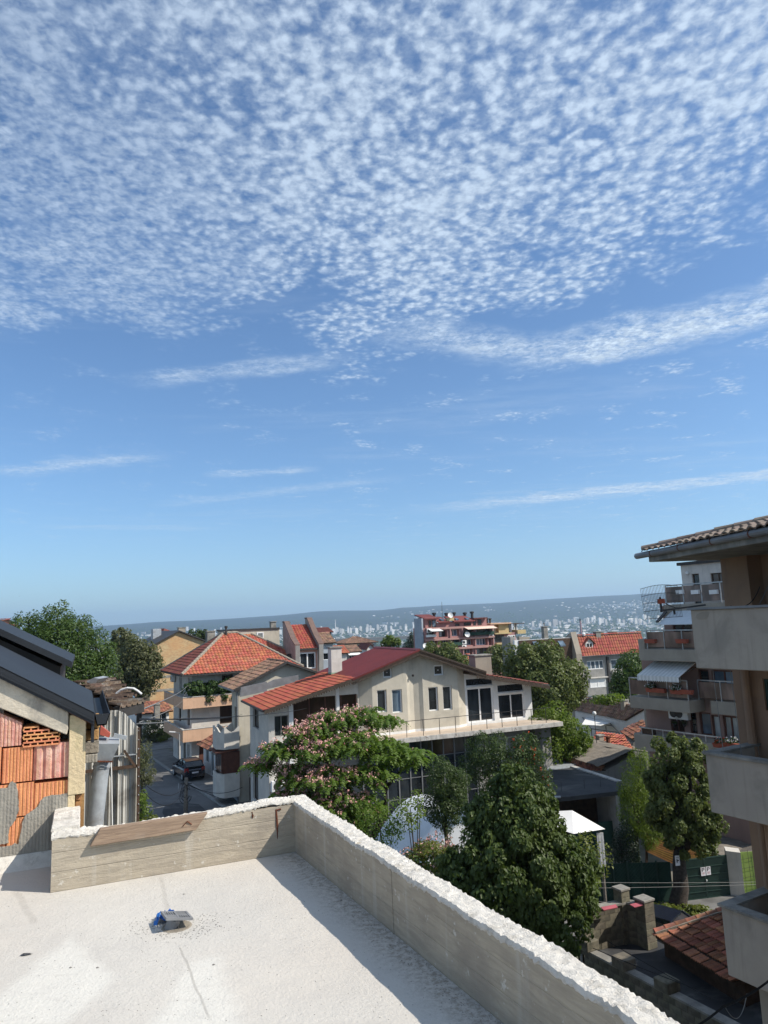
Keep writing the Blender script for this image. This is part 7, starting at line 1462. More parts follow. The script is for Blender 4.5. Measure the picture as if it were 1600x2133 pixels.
lp = thing('lime_hoarding', 'bright lime green hoarding behind wire mesh at the right', 'hoarding', yb(1566, 1868)); LA, LB = yb(1555, 1868) + Vector((0, .3, 0)), yb(1590, 1866) + Vector((0, .3, 0)); part('panel', 'lime_paint', lp, lambda m: m.prism([LA, LB, LB + Z * 1.8, LA + Z * 1.8], Vector((0, .05, 0))))
part('mesh', 'metal_dark', lp, lambda m: [m.bar(LA.lerp(LB, k / 2) + Vector((.03 * k, -.06, 0)), LA.lerp(LB, k / 2) + Vector((.0, -.06, 1.9)), .012) for k in range(3)] + [m.bar(LA + Vector((0, -.06, z)), LB + Vector((0, -.06, z + .1)), .01) for z in (.3, .7, 1.1, 1.5)])
# slatted screen under a grey flat roof
ss = thing('slat_screen', 'canopy side of orange wooden slats above the green fence', 'screen', yb(1440, 1875) + Vector((0, 1.5, 1.7))); SD = 36.2
lo_ = [(1346, 1772), (1400, 1797), (1432, 1800), (1518, 1788)]; hi_ = [(1346, 1738), (1400, 1752), (1432, 1760), (1518, 1782)]
for k in range(9):
    f = k / 9
    for i in (0, 1, 2):
        p, q = [aty(lo_[j][0], lo_[j][1] + (hi_[j][1] - lo_[j][1]) * f, SD) for j in (i, i + 1)]; part('slat', 'wood_slat', ss, lambda m: m.bar(p, q, .03, .07))
part('post', 'wood_dark', ss, lambda m: m.bar(aty(1347, 1900, SD + .1), aty(1347, 1735, SD + .1), .1)); part('backing', 'wood_dark', ss, lambda m: m.prism([aty(x, y, SD + .12) for x, y in lo_ + hi_[::-1]], Vector((0, .05, 0))))
gr2 = thing('flat_garage', 'low garage with a weathered grey felt roof behind the green gate', 'garage', yb(1540, 1865) + Vector((0, 2, 0))); GP = [(1480, 1774, 35.9), (1522, 1788, 35.4), (1600, 1764, 35.4), (1600, 1722, 42), (1500, 1718, 42)]; part('roof', 'asbestos', gr2, lambda m: m.prism([aty(x, y, d) for x, y, d in GP], -Z * .15)); part('wall', 'stucco_grey', gr2, lambda m: m.prism([aty(x, y, d) + Vector((0, .5, -.2)) for x, y, d in GP], -Z * 2.4))
# ================================================================== courtyard: block walls, dark deck, tiled shed roof
CF = Fr(27)
blk = bpy.data.meshes.new('cinder_block'); _m = MB(); _m.box(Fr(0), -.195, .195, -.1, .1, 0, .19); blk.from_pydata(_m.v, [], _m.f); blk.materials.append(M['cinder_block'])
def block_wall(name, label, p, q, z0, rows, seed=0, cap=True, step=None):
    d = Vector((q.x - p.x, q.y - p.y, 0)); L = d.length; d /= L; ang = math.atan2(d.y, d.x); t = thing(name, label, 'wall', (p.x, p.y, z0)); rnd = random.Random(seed)
    part('mortar_core', 'mortar', t, lambda m: m.prism([Vector((p.x, p.y, z0)) + d * a + Vector((-d.y, d.x, 0)) * b for a, b in ((0, -.085), (L, -.085), (L, .085), (0, .085))], Z * rows * .2))
    for r in range(rows):
        x = .2 - (.2 if r % 2 else 0)
        while x < L + .1:
            if not (step and r >= step(x)):
                inst('block', blk, t, Matrix.Translation(Vector((p.x, p.y, z0 + r * .2 + .004)) + d * min(max(x, .2), L - .2) + Vector((rnd.uniform(-.006, .006), rnd.uniform(-.006, .006), 0))) @ Matrix.Rotation(ang, 4, 'Z'))
            x += .4
    if cap: part('coping', 'old_concrete', t, lambda m: m.prism([Vector((p.x, p.y, z0 + rows * .2 + .003)) + d * a + Vector((-d.y, d.x, 0)) * b for a, b in ((-.05, -.15), (L + .05, -.15), (L + .05, .15), (-.05, .15))], Z * .06))
    return t
DZ = -10.6
d1 = [atz(x, y, DZ) for x, y in ((1235, 1985), (1265, 1960), (1365, 1958), (1600, 2080), (1600, 2160), (1480, 2130))]
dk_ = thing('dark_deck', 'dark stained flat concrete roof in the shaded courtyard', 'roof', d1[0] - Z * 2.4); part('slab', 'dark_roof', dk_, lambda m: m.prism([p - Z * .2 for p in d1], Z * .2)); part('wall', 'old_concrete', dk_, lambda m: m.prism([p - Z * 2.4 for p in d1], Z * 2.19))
wA, wB = atz(1222, 1992, DZ), atz(1490, 2135, DZ); bw1 = block_wall('block_wall', 'long cinder block wall with dark coping running down below the parapet', wA, wB + (wB - wA) * .3, DZ - 2.2, 12, 1)
for i, k in enumerate((0.02, .34, .68)): p = wA.lerp(wB, k); part('merlon', 'cinder_block', bw1, lambda m: m.box(CF, *[v for c in CF.ab(p)[:2] for v in (c - .25, c + .25)], DZ + .26, DZ + .55), bevel=.02)
def at_deck(x, y): return atz(x, y, DZ + .002)
bw2 = block_wall('block_wall', 'mossy cinder block wall at the back of the dark courtyard roof', at_deck(1205, 1985), at_deck(1312, 1962), DZ - .0, 6, 2, cap=True); p1 = at_deck(1305, 1962); 
for i, (x, y, h, w, lab) in enumerate(((1303, 1962, 1.75, .36, 'mossy block pillar standing up at the end of the back wall'), (1350, 1972, 1.5, .42, 'bare block pillar nearest the tiled shed roof'), (1222, 1983, 1.35, .42, 'low block pillar under the dark tree'))):
    p = at_deck(x, y); t_ = thing('block_pillar', lab, 'pillar', p); c = CF.ab(p)
    for r in range(int(h / .2)): part('block', 'cinder_block', t_, lambda m: m.box(CF, c[0] - w / 2, c[0] + w / 2, c[1] - w / 2, c[1] + w / 2, DZ + r * .2 + .003, DZ + r * .2 + .194), bevel=.008)
    part('cap', 'old_concrete', t_, lambda m: m.box(CF, c[0] - w / 2 - .03, c[0] + w / 2 + .03, c[1] - w / 2 - .03, c[1] + w / 2 + .03, DZ + int(h / .2) * .2, DZ + int(h / .2) * .2 + .07), bevel=.01)
bw3 = block_wall('block_wall', 'short cinder block wall between the two pillars of the courtyard', at_deck(1308, 1962), at_deck(1346, 1970), DZ, 6, 3, cap=True)
for lab, pts in (('pink tarp lying on top of the mossy block wall', ((1252, 1891), (1283, 1885), (1287, 1891), (1258, 1897))), ('second pink tarp between the two block pillars', ((1312, 1885), (1335, 1880), (1340, 1886), (1322, 1891)))):
    tag(part('tarp', 'tarp_pink', None, lambda m: m.prism([atz(x, y, DZ + 1.34) for x, y in pts], Z * .02)), lab, 'tarp')
E0, E1 = atz(1364, 1946, -9.9), atz(1530, 2046, -9.9); up_ = atz(1516, 1897, -9.35) - E0
tr = thing('tiled_shed_roof', 'old red tiled shed roof sloping over the dark courtyard', 'roof', E0 - Z * 1.3); rdk = tile_roof(tr, E1, E0, E1 + up_, E0 + up_, .19, .33, 'tile_weathered', 'double', seed=130, jit=.012, single=True, thick=.12, over=.1)
caps(tr, E0 + Z * .06, E0 + up_ + Z * .06, .10, .36, 'tile_weathered', 'verge_tile', mortar='mortar'); part('rafters', 'wood_dark', tr, lambda m: m.prism([E0 - Z * .14 + CF.v * .35, E1 - Z * .14 + CF.v * .35, E1 - Z * 1.2 + CF.v * .35, E0 - Z * 1.2 + CF.v * .35], CF.v * 2.2))
# ================================================================== vehicles
def car(name, label, loc, ang, paint='car_paint', L=4.1, Wd=1.7, H_=1.5):
    t = thing(name, label, 'car', loc); R = Matrix.Translation(loc) @ Matrix.Rotation(ang, 4, 'Z')
    def body(m, secs):
        n = len(secs[0][1]); V = []
        for x, pr in secs: V += [R @ Vector((x, y, z)) for y, z in pr]
        m.mesh(V, [(i * n + j, (i + 1) * n + j, (i + 1) * n + (j + 1) % n, i * n + (j + 1) % n) for i in range(len(secs) - 1) for j in range(n)] + [tuple(range(n)), tuple(range((len(secs) - 1) * n, len(secs) * n))[::-1]])
    w = Wd / 2; lowp = lambda ww, zb, zt: [(-ww * .9, zb), (ww * .9, zb), (ww, zb + .2), (ww, zt - .12), (ww * .92, zt), (-ww * .92, zt), (-ww, zt - .12), (-ww, zb + .2)]
    part('body', paint, t, lambda m: body(m, [(-L / 2, lowp(w * .88, .38, .82)), (-L / 2 + .12, lowp(w * .96, .25, .92)), (-L / 2 + .7, lowp(w, .22, .96)), (L / 2 - .9, lowp(w, .22, .9)), (L / 2 - .15, lowp(w * .95, .25, .74)), (L / 2, lowp(w * .85, .36, .62))]), bevel=.02)
    cab = [(-L / 2 + .10, lowp(w * .86, .90, .96)), (-L / 2 + .5, lowp(w * .78, .90, H_ - .06)), (-L / 2 + 1.3, lowp(w * .76, .90, H_)), (-L / 2 + 2.1, lowp(w * .76, .90, H_ - .04)), (L / 2 - .95, lowp(w * .86, .88, .93))]
    gh_ = part('cabin', 'glass', t, lambda m: body(m, cab)); part('roof_panel', paint, t, lambda m: body(m, [(x, [(y, z + .012) for y, z in [(-w * .7, H_ - dz_), (w * .7, H_ - dz_), (w * .7, H_ - dz_ + .02), (-w * .7, H_ - dz_ + .02)]]) for x, dz_ in ((-L / 2 + .48, .06), (-L / 2 + 1.3, 0), (-L / 2 + 2.15, .04))]))
    for sy in (-1, 1):
        for x0, x1, z1 in ((-L / 2 + .12, -L / 2 + .5, H_ - .05), (-L / 2 + 1.35, -L / 2 + 1.38, H_), (L / 2 - .97, -L / 2 + 2.12, H_ - .04)): part('roof_pillar', paint, t, lambda m: m.bar(R @ Vector((x0, sy * w * .85, .92)), R @ Vector((x1, sy * w * .755, z1)), .07))
        part('tail_light', 'lamp_red', t, lambda m: m.hexa([R @ Vector((x, sy * y, z)) for z in (.72, 1.02) for x, y in ((-L / 2 - .01, w * .62), (-L / 2 + .14, w * .62), (-L / 2 + .18, w * .98), (-L / 2 + .04, w * .93))])); part('mirror', paint, t, lambda m: m.bar(R @ Vector((L / 2 - 1.25, sy * w, .98)), R @ Vector((L / 2 - 1.25, sy * (w + .18), 1.02)), .1, .14))
        for x in (-L / 2 + .75, L / 2 - .8):
            wl_ = part('wheel', 'black_rubber', t, lambda m: m.tube([R @ Vector((x, sy * (w - .2), .31)), R @ Vector((x, sy * (w + .005), .31))], .31, 16)); part('rim', 'galvanized', wl_, lambda m: m.tube([R @ Vector((x, sy * (w), .31)), R @ Vector((x, sy * (w + .012), .31))], .2, 10))
    part('number_plate', 'paper', t, lambda m: m.prism([R @ Vector((-L / 2 - .012, y, z)) for y, z in ((-.26, .6), (.26, .6), (.26, .71), (-.26, .71))], R.to_3x3() @ Vector((-.01, 0, 0)))); part('bumper', paint, t, lambda m: m.bar(R @ Vector((-L / 2 + .02, -w * .9, .45)), R @ Vector((-L / 2 + .02, w * .9, .45)), .14, .22))
    return t
cc = K.p(15.55, 60.4, -11.86); car('parked_car', 'dark blue hatchback parked on the pavement under the peach balcony', cc, math.radians(121))
c2 = atz(1405, 1912, -11.6); c2.z = -13; car('parked_car', 'black car half hidden behind the tiled shed roof', c2, math.radians(-40))
# ================================================================== street furniture, poles, wires, birds
pb_ = atz(388, 1690, -12) + (atz(388, 1690, -12) - atz(388, 1640, -12)) * .05; pD = 46.5
up0, up1 = aty(384, 1790, pD), aty(388, 1620, pD); up0.z = -12
po = thing('utility_pole', 'weathered wooden utility pole with a tangle of black cables at its top', 'pole', Vector((up1.x, up1.y, -12))); part('shaft', 'pole_wood', po, lambda m: m.tube([Vector((up1.x - .05, up1.y, -12.1)), up1], [.15, .11], 10), smooth=True)
part('crossarm', 'metal_dark', po, lambda m: m.bar(up1 + Vector((-.35, 0, -.35)), up1 + Vector((.35, 0, -.35)), .06)); 
for k in range(5): part('cable_loop', 'cable_black', po, lambda m: m.tube([up1 + Vector((.32 * math.cos(t) * (.6 + .12 * k) + (.05 if k % 2 else -.08), -.12 + .03 * k, -.75 - .1 * k + .42 * math.sin(t))) for t in np.linspace(.3 * k, 5.6 + .2 * k, 14)], .014, 4))
part('meter', 'galvanized', po, lambda m: m.tube([up1 + Vector((-.45, -.1, -.3)), up1 + Vector((-.46, -.1, -.7)), up1 + Vector((-.38, -.1, -.85))], .02, 5))
for i, (tgt, sg, lab) in enumerate(((aty(505, 1640, 50), .5, 'black cable from the pole to the cream house'), (aty(760, 1700, 40), .7, 'black cable from the pole running right behind the parapet'), (aty(292, 1625, 30), .6, 'upper black cable from the pole to the tin shed'), (aty(292, 1640, 30), .9, 'lower sagging black cable from the pole to the tin shed'))): wire('overhead_cable', lab, [up1 + Vector((0, 0, -.3 - .08 * i)), tgt], .016, sg)
for (x0, y0, d0), (x1, y1, d1), lab in (((296, 1478, 11), (392, 1427, 62), 'pale cable rising to the vine balcony'), ((290, 1505, 14), (380, 1460, 60), 'second pale cable to the peach balcony'), ((285, 1508, 12), (384, 1492, 61), 'pale clothes line crossing in front of the junction house'), ((290, 1497, 12), (505, 1488, 50), 'upper dark line crossing the peach balconies'), ((290, 1500, 12), (640, 1475, 44), 'lower dark line crossing to the red tiled wing')): wire('overhead_cable', lab, [aty(x0, y0, d0), aty(x1, y1, d1)], .012 if 'pale' in lab else .011, .12, 'cable_grey' if 'pale' in lab else 'cable_black')
lpb = atz(374, 1612, -12); lt = aty(371, 1527, lpb.y); sl_ = thing('street_lamp', 'slim grey street lamp with a short arm beside the parked car', 'street lamp', lpb); part('post', 'stucco_white', sl_, lambda m: m.tube([lpb, Vector((lpb.x, lpb.y, lt.z))], [.09, .06], 8)); part('arm', 'metal_gutter', sl_, lambda m: m.bar(Vector((lpb.x, lpb.y, lt.z)), Vector((lpb.x - .5, lpb.y - .1, lt.z + .1)), .06)); part('lamp_head', 'stucco_bright', sl_, lambda m: m.bar(Vector((lpb.x - .35, lpb.y - .07, lt.z + .1)), Vector((lpb.x - .85, lpb.y - .15, lt.z + .16)), .16, .07))
for i, (a, b, lab) in enumerate((((1210, 1838, 25), (1640, 1836, 27), 'upper grey wire crossing in front of the tall tree trunk'), ((1212, 1850, 25), (1640, 1840, 27), 'lower grey wire crossing in front of the tall tree trunk'), ((1208, 1870, 24), (1290, 1882, 27), 'short wire running from the post to the block wall'))): wire('wire', lab, [aty(*a), aty(*b)], .0055, .03, 'cable_grey', 'wires across the yard')
wire('heavy_cable', 'thick black cable hanging across the bottom right corner', [aty(1400, 2160, 11.5), aty(1505, 2098, 12.2), aty(1620, 2028, 13)], .022, .05); wire('loop_wire', 'thin grey wire looping below the thick cable', [aty(1512, 2100, 12.2), aty(1556, 2070, 12.9)], .006, .25, 'cable_grey')
for i, (x0, x1) in enumerate(((1484, 1508), (1520, 1545))): wire('stay_wire', '%s thin wire hanging from the grey balcony to the next one' % ('left' if i == 0 else 'right'), [aty(x0, 1388, 14.3), aty(x1, 1575, 14.2)], .007, 0, 'cable_grey')
for a, b, lab in (((1235, 1975, 20), (1450, 2060, 17), 'left thin dark line over the courtyard roof'), ((1265, 1960, 20), (1480, 2080, 17), 'right thin dark line over the courtyard roof')): wire('wire', lab, [aty(*a), aty(*b)], .01, .02)
wire('loose_wire', 'thin loose wire arching in the loggia of the corner building', [aty(1522, 1262, 15), aty(1560, 1258, 15), aty(1583, 1222, 15)], .01, .05); wire('loose_wire', 'straight pale wire slanting across the loggia door', [aty(1583, 1258, 15), aty(1612, 1195, 15)], .008, 0, 'cable_grey')
stp = aty(1203, 1900, 24.5); t_ = thing('steel_post', 'bent galvanized post carrying the yard wires at the edge of the dark tree', 'post', Vector((stp.x, stp.y, -13))); part('post', 'galvanized', t_, lambda m: m.tube([Vector((stp.x, stp.y, -13)), aty(1202, 1850, 24.5), aty(1186, 1842, 24.5)], .035, 8))
tag(part('red_rag', 'plastic_red', None, lambda m: m.prism([aty(x, y, 23.5) for x, y in ((1178, 1896), (1188, 1893), (1198, 1900), (1190, 1903))], Vector((0, .3, .02)))), 'small red cloth among the leaves beside the steel post', 'cloth')
def bird(label, x, y, D, s=.38, rot=0.):
    c = aty(x, y, D); t = thing('swift', label, 'bird', c, 'swifts in the sky'); R = Matrix.Translation(c) @ Matrix.Rotation(rot, 4, 'Y') @ Matrix.Rotation(.5, 4, 'X')
    part('body', 'cable_black', t, lambda m: m.tube([R @ Vector((0, y_, 0)) for y_ in (-.4 * s, -.2 * s, .1 * s, .5 * s)], [.02 * s, .09 * s, .08 * s, .015 * s], 6))
    for sg in (-1, 1): part('wing', 'cable_black', t, lambda m: m.mesh([R @ Vector(q) * 1 for q in ((0, -.15 * s, 0), (sg * .5 * s, -.2 * s, .12 * s), (sg * 1.0 * s, .25 * s, .05 * s), (sg * .45 * s, .05 * s, .1 * s), (0, .1 * s, 0))], [(0, 1, 3, 4), (1, 2, 3)]))
for a in (('dark swift flying below the cloud sheet left of centre', 453, 482, 60, .16, .7), ('dark swift flying high at the right', 1467, 432, 55, .16, -.4), ('tiny swift low in the clear sky at far left', 72, 1152, 120, .16, .3), ('tiny swift just above the trees at far left', 40, 1242, 130, .15, .2), ('faint distant swift right of centre under the clouds', 840, 631, 150, .16, .5)): bird(*a)
# party tents
tn = thing('dome_tent', 'big pale domed tent in the garden below the glass front', 'tent', atz(910, 1770, -13)); TD = 32
def dome(m):
    n, k = 24, 10; L0, L1 = aty(822, 1765, TD), aty(1130, 1765, TD + 3); 
    for j in range(k + 1):
        dd_ = j / k * 5.5
        for i in range(n + 1):
            u = i / n; p = L0.lerp(L1, u); h = (math.sin(math.pi * min(max(u, .0), 1)) ** .85) * 3.9; m.v.append(tuple(Vector((p.x, p.y, -13 + .15 + h)) + H2.w * dd_ + Z * .05 * fbm(u * 5, j * .5)))
    for j in range(k):
        for i in range(n): q = j * (n + 1) + i; m.f.append((q, q + 1, q + n + 2, q + n + 1))
    m.f.append(tuple(range(n + 1))[::-1])
part('canopy', 'canvas_blue', tn, dome); 
L0_, L1_ = aty(822, 1765, TD), aty(1130, 1765, TD + 3)
for hh in (.55, .8): part('seam', 'cable_grey', tn, lambda m: m.tube([Vector((p.x, p.y - .03, -13 + .15 + (math.sin(math.pi * u) ** .85) * 3.9 * hh)) for u in np.linspace(.12 if hh < .7 else .25, .88 if hh < .7 else .75, 12) for p in [L0_.lerp(L1_, float(u))]], .012, 4))
gz = thing('gazebo', 'white pointed garden gazebo roof on slim posts behind the dark tree', 'gazebo', atz(1230, 1780, -13)); gp_ = [aty(1175, 1690, 33), aty(1262, 1727, 31.5), aty(1180, 1737, 31), aty(1130, 1705, 34)]
ga, gb_, gc = aty(1192, 1688, 33), aty(1261, 1727, 33), aty(1195, 1737, 31); gd_ = gb_ + (gc - gb_) * -.0 + Vector((-1.0, 3.2, .0)); ge_ = gc + Vector((-2.2, 2.4, .25))
part('canopy', 'canvas_white', gz, lambda m: (m.poly([ga, gc, gb_]), m.poly([ga, gb_, gd_]), m.poly([ga, ge_, gc]), m.poly([ga, gd_, ge_])))
part('post', 'pole_wood', gz, lambda m: m.tube([Vector((gb_.x - .25, gb_.y, -13)), gb_ + Vector((-.25, 0, -.1))], .07, 8)); part('side_flap', 'canvas_white', gz, lambda m: [m.prism([Vector((gb_.x - .42 + k * .07, gb_.y - .1 - .03 * (k % 2), gb_.z - 1.5)), Vector((gb_.x - .34 + k * .07, gb_.y - .1 - .03 * (k % 2), gb_.z - 1.5)), gb_ + Vector((-.34 + k * .07, -.1, -.12)), gb_ + Vector((-.42 + k * .07, -.1, -.12))], Vector((0, .03, 0))) for k in range(4)]); part('post', 'pole_wood', gz, lambda m: m.tube([Vector((ge_.x, ge_.y, -13)), ge_], .05, 8))
sg_ = aty(1222, 1773, 30.5); t_ = thing('wooden_sign', 'small brown wooden board sign beside the gazebo post', 'sign', Vector((sg_.x, sg_.y, -13))); part('board', 'wood_slat', t_, lambda m: m.prism([aty(x, y, 30.5) for x, y in ((1209, 1767), (1233, 1775), (1233, 1783), (1209, 1776))], Vector((0, .04, 0)))); part('post', 'wood_dark', t_, lambda m: m.bar(Vector((sg_.x, sg_.y + .06, -13)), sg_ + Vector((0, .06, 0)), .06))
# ================================================================== trees and plants
# silk tree: flat layered crown of feathery drooping fronds with pink tufts
AY = 30.; al = px_lobes([(590, 1560, 50, 0, .38), (545, 1590, 34, .2, .4), (640, 1525, 55, .3, .36), (690, 1500, 55, .8, .36), (745, 1488, 52, 1.2, .36), (800, 1500, 40, 1.3, .36), (660, 1560, 65, -.2, .36), (735, 1545, 70, .2, .36), (805, 1560, 55, .6, .4), (855, 1578, 40, .8, .45), (615, 1610, 50, -.3, .4), (690, 1615, 62, -.6, .36), (765, 1610, 55, -.2, .4), (650, 1660, 45, -.2, .4), (715, 1670, 60, -.6, .4), (690, 1715, 55, -.3, .5), (765, 1680, 48, .2, .5), (610, 1650, 38, 0, .55), (730, 1720, 45, -.2, .5)], AY)
ab0 = Vector((aty(775, 1730, AY).x, AY, -13)); at = thing('silk_tree', 'spreading silk tree covered in pink tufts in front of the cream house', 'tree', ab0)
lb_ = [aty(x, y, AY + d) for x, y, d in ((775, 1760, 0), (760, 1720, 0), (742, 1670, 0), (700, 1600, .2), (640, 1560, .2), (590, 1560, .1))]; rb_ = [aty(x, y, AY + d) for x, y, d in ((775, 1745, 0), (800, 1700, .2), (805, 1640, .4), (790, 1560, .6), (770, 1500, .8))]
limbs(at, ab0, aty(775, 1745, AY), [], .20, 'bark', 3, extra=[(lb_, [.17, .15, .11, .08, .05, .03], 8), (rb_, [.15, .12, .09, .06, .03], 8), ([lb_[2], aty(690, 1660, AY), aty(640, 1640, AY)], [.09, .06, .02], 6), ([rb_[2], aty(840, 1600, AY + .5), aty(880, 1580, AY + .8)], [.08, .05, .02], 6)])
def fronds(parent, lobes, n, L, seed, mat):
    """feathery leaves: curved, drooping combs of paired leaflets"""
    rs = np.random.RandomState(seed); P, D = crown_points(rs, lobes, n, 16, .30, .85); V = []; k = len(P)
    h = rs.normal(0, 1, (k, 2)); h /= np.linalg.norm(h, axis=1)[:, None]; ln = rs.uniform(.7, 1.3, k) * L
    for q in range(6):
        t = (q + .5) / 6; c = P + np.stack([h[:, 0] * t * ln, h[:, 1] * t * ln, .12 * ln * np.sin(t * 3) - .75 * ln * t * t], 1); side = np.stack([-h[:, 1], h[:, 0], np.full(k, -.25)], 1); wd = ln * .26 * math.sin(math.pi * (.15 + .8 * t)); al_ = np.stack([h[:, 0], h[:, 1], -1.3 * np.full(k, t)], 1) * (ln * .075)[:, None]
        for sg in (-1, 1): e = c + side * (wd * sg)[:, None]; V.append(np.stack([c - al_, c + al_, e + al_ * .9 - Z_ * (wd * .35)[:, None], e - al_ * .5 - Z_ * (wd * .35)[:, None]], 1))
    v = np.concatenate(V).reshape(-1, 3); return npmesh('crown', v, np.arange(len(v)).reshape(-1, 4), mat, parent), P
cr, AP = fronds(at, al, 5200, .34, 41, 'leaf_albizia')
# tufts sit on the sunny upper side of the left and middle of the crown
rs = np.random.RandomState(7); top = AP[(AP[:, 2] > np.percentile(AP[:, 2], 22))]; wgt = np.clip((aty(800, 1560, AY).x - top[:, 0]) / 3.0, .015, 1) * np.clip([1.2 * fbm(p[0] * .9, p[1] * .9, p[2] * .9) + .75 for p in top], .03, 1); top = top[rs.uniform(0, 1, len(top)) < wgt]; blossoms(at, 'flower_pink', top, 2800, .085, 8, pet=8, sp=.55); low = AP[(AP[:, 2] < np.percentile(AP[:, 2], 30))]; blossoms(at, 'flower_pink', low[low[:, 1] < AY - .2], 260, .08, 9, pet=7, sp=.5)
# lime tree in the middle of the garden
T_ = tree('lime_tree', 'large dark leafy tree with hanging leaves in the middle of the garden', (aty(1075, 1900, 22).x, 22.3, -13), px_lobes([(1065, 1630, 44, .8), (1095, 1670, 50, .6), (1040, 1680, 48, .6), (1075, 1720, 62, .3), (1120, 1730, 52, .5), (1020, 1745, 48, .4), (1000, 1800, 60, .2), (1075, 1800, 85, 0), (1150, 1790, 62, .3), (1115, 1870, 80, -.1), (1035, 1880, 78, -.1), (1185, 1840, 42, .3), (1165, 1925, 60, 0), (1075, 1955, 80, 0), (975, 1860, 48, .3), (948, 1810, 42, .5), (935, 1870, 44, .5), (1215, 1805, 36, .5), (1212, 1880, 40, .4), (1130, 1680, 36, .8), (1000, 1700, 36, .8)], 21.5), 46000, .125, 'leaf_lime', .2, .5, 51, asp=.75, droop=.8, sub=15, subr=.32, oval=True)
# shrubs and small trees around it
tree('hedge_tree', 'small fine-leaved evergreen tree in front of the domed tent', (aty(925, 1760, 27).x, 27, -13), px_lobes([(920, 1620, 34, 0, 1.3), (940, 1660, 38, 0), (905, 1680, 34, .2), (935, 1700, 34, 0), (955, 1625, 26, .3)], 27), 12000, .09, 'leaf_thorn', .09, .4, 52, asp=.4, sub=10)
t_, P, D = tree('pomegranate_tree', 'dark shrubby tree with small red flowers below the terrace', (aty(1060, 1700, 34).x, 34, -13), px_lobes([(1010, 1560, 38, 0), (1055, 1580, 48, 0), (1100, 1600, 42, .3), (1125, 1640, 30, .2), (1040, 1620, 50, -.2), (1095, 1560, 30, .8), (985, 1600, 34, .3)], 34), 14000, .12, 'leaf_dark', .1, .4, 53, asp=.45, sub=10); pk_ = P[(P[:, 0] > aty(1070, 1600, 34).x)]; blossoms(t_, 'flower_red', pk_, 60, .09, 3)
# tall street tree with thick trunk, notice on it, ivy at its foot
tb_ = atz(1412, 1893, -13); SY = tb_.y
tt_, P, D = tree('street_tree', 'tall narrow tree with a thick dark trunk standing before the green gate', tb_, px_lobes([(1405, 1570, 48, .3), (1440, 1580, 42, 0), (1390, 1630, 45, .3), (1440, 1640, 52, -.2), (1400, 1690, 55, 0), (1455, 1700, 48, -.2), (1480, 1715, 32, -.3), (1415, 1738, 44, 0), (1465, 1750, 34, 0), (1375, 1700, 34, .4), (1365, 1620, 28, .5)], SY), 17000, .15, 'leaf_linden', .34, .12, 54, asp=.75, droop=.6, sub=11, subr=.30, oval=True)
notice(Vector((tb_.x + .05, tb_.y - .38, -11.1)), .22, .42, 'tree_notice', 'white paper notice pinned on the thick tree trunk', False)
for x, y, r in ((1395, 1905, .5), (1440, 1912, .75), (1475, 1918, .45), (1370, 1898, .45)): pass
shrub('ivy_patch', 'bright green ivy spreading round the foot of the thick trunk', atz(1432, 1912, -12.9) + Z * .15, (1.5, .7, .38), 1800, .16, 'leaf_yellow', 55, 'ivy', ground=-13, asp=.8); shrub('ivy_patch', 'thin strip of ivy along the green net fence', atz(1378, 1896, -12.9) + Z * .1, (1.3, .4, .22), 700, .14, 'leaf_yellow', 56, 'ivy', ground=-13, asp=.8)
sheet('yard_lane', 'pavement', Fr(10), 8.5, 24, 28.0, 31.7, -12.95)
tree('willow_tree', 'feathery light green tree left of the tall street tree', (aty(1330, 1800, 36).x, 36, -13), px_lobes([(1335, 1590, 26, 0, 1.3), (1325, 1640, 34, 0, 1.2), (1320, 1690, 36, 0, 1.2), (1345, 1660, 32, .4), (1335, 1730, 38, 0), (1360, 1720, 34, .2), (1305, 1655, 18, .2)], 36), 17000, .10, 'leaf_willow', .12, .4, 57, asp=.3, droop=.9, sub=11)
shrub('dark_juniper', 'dark upright conifer bush beside the green fence', aty(1303, 1780, 35.5), (.75, .7, 1.7), 4200, .14, 'leaf_conifer', 58, 'conifer', ground=-13, asp=.3, sub=14)
for i, (x, y, rx, rz, mt, lab) in enumerate(((1215, 1800, .9, 1.2, 'leaf_yellow', 'yellow-green bush at the right edge of the dark tree'), (1205, 1850, .8, 1.1, 'leaf_willow', 'sunlit bush hanging beside the bent steel post'))): shrub('garden_bush', lab, aty(x, y, 27 - i * 1.5), (rx, .8, rz), 1600, .12, mt, 60 + i, 'bush', ground=-13)
# garden below the parapet
for i, (x, y, rx, rz, mt, n, lab) in enumerate(((905, 1790, 1.3, .6, 'leaf_yellow', 1700, 'yellow-green flower bed plants just beyond the parapet'), (880, 1800, .9, .5, 'leaf_walnut', 900, 'low green plants at the left end of the flower bed'), (950, 1820, 1.2, .7, 'leaf_dark', 1500, 'dark leafy plants right of the flower bed'), (790, 1720, 1.3, 1.1, 'leaf_albizia', 1700, 'bright green bush under the silk tree'), (860, 1690, .5, .6, 'leaf_willow', 400, 'climbing plant on the left edge of the domed tent'))):
    t_, P, D = shrub('flower_bed', lab, aty(x, y, 24 if i != 3 else 28), (rx, .8, rz), n, .11, mt, 70 + i, 'plants', ground=-13)
    if i == 0: blossoms(t_, 'flower_pink', P, 120, .07, 4)
t_, P, D = shrub('pink_shrub', 'low shrub thick with pale pink flowers in front of the domed tent', aty(900, 1772, 25), (.95, .6, .42), 700, .09, 'leaf_olive', 76, 'shrub', ground=-13); blossoms(t_, 'flower_pink', P, 260, .07, 5)
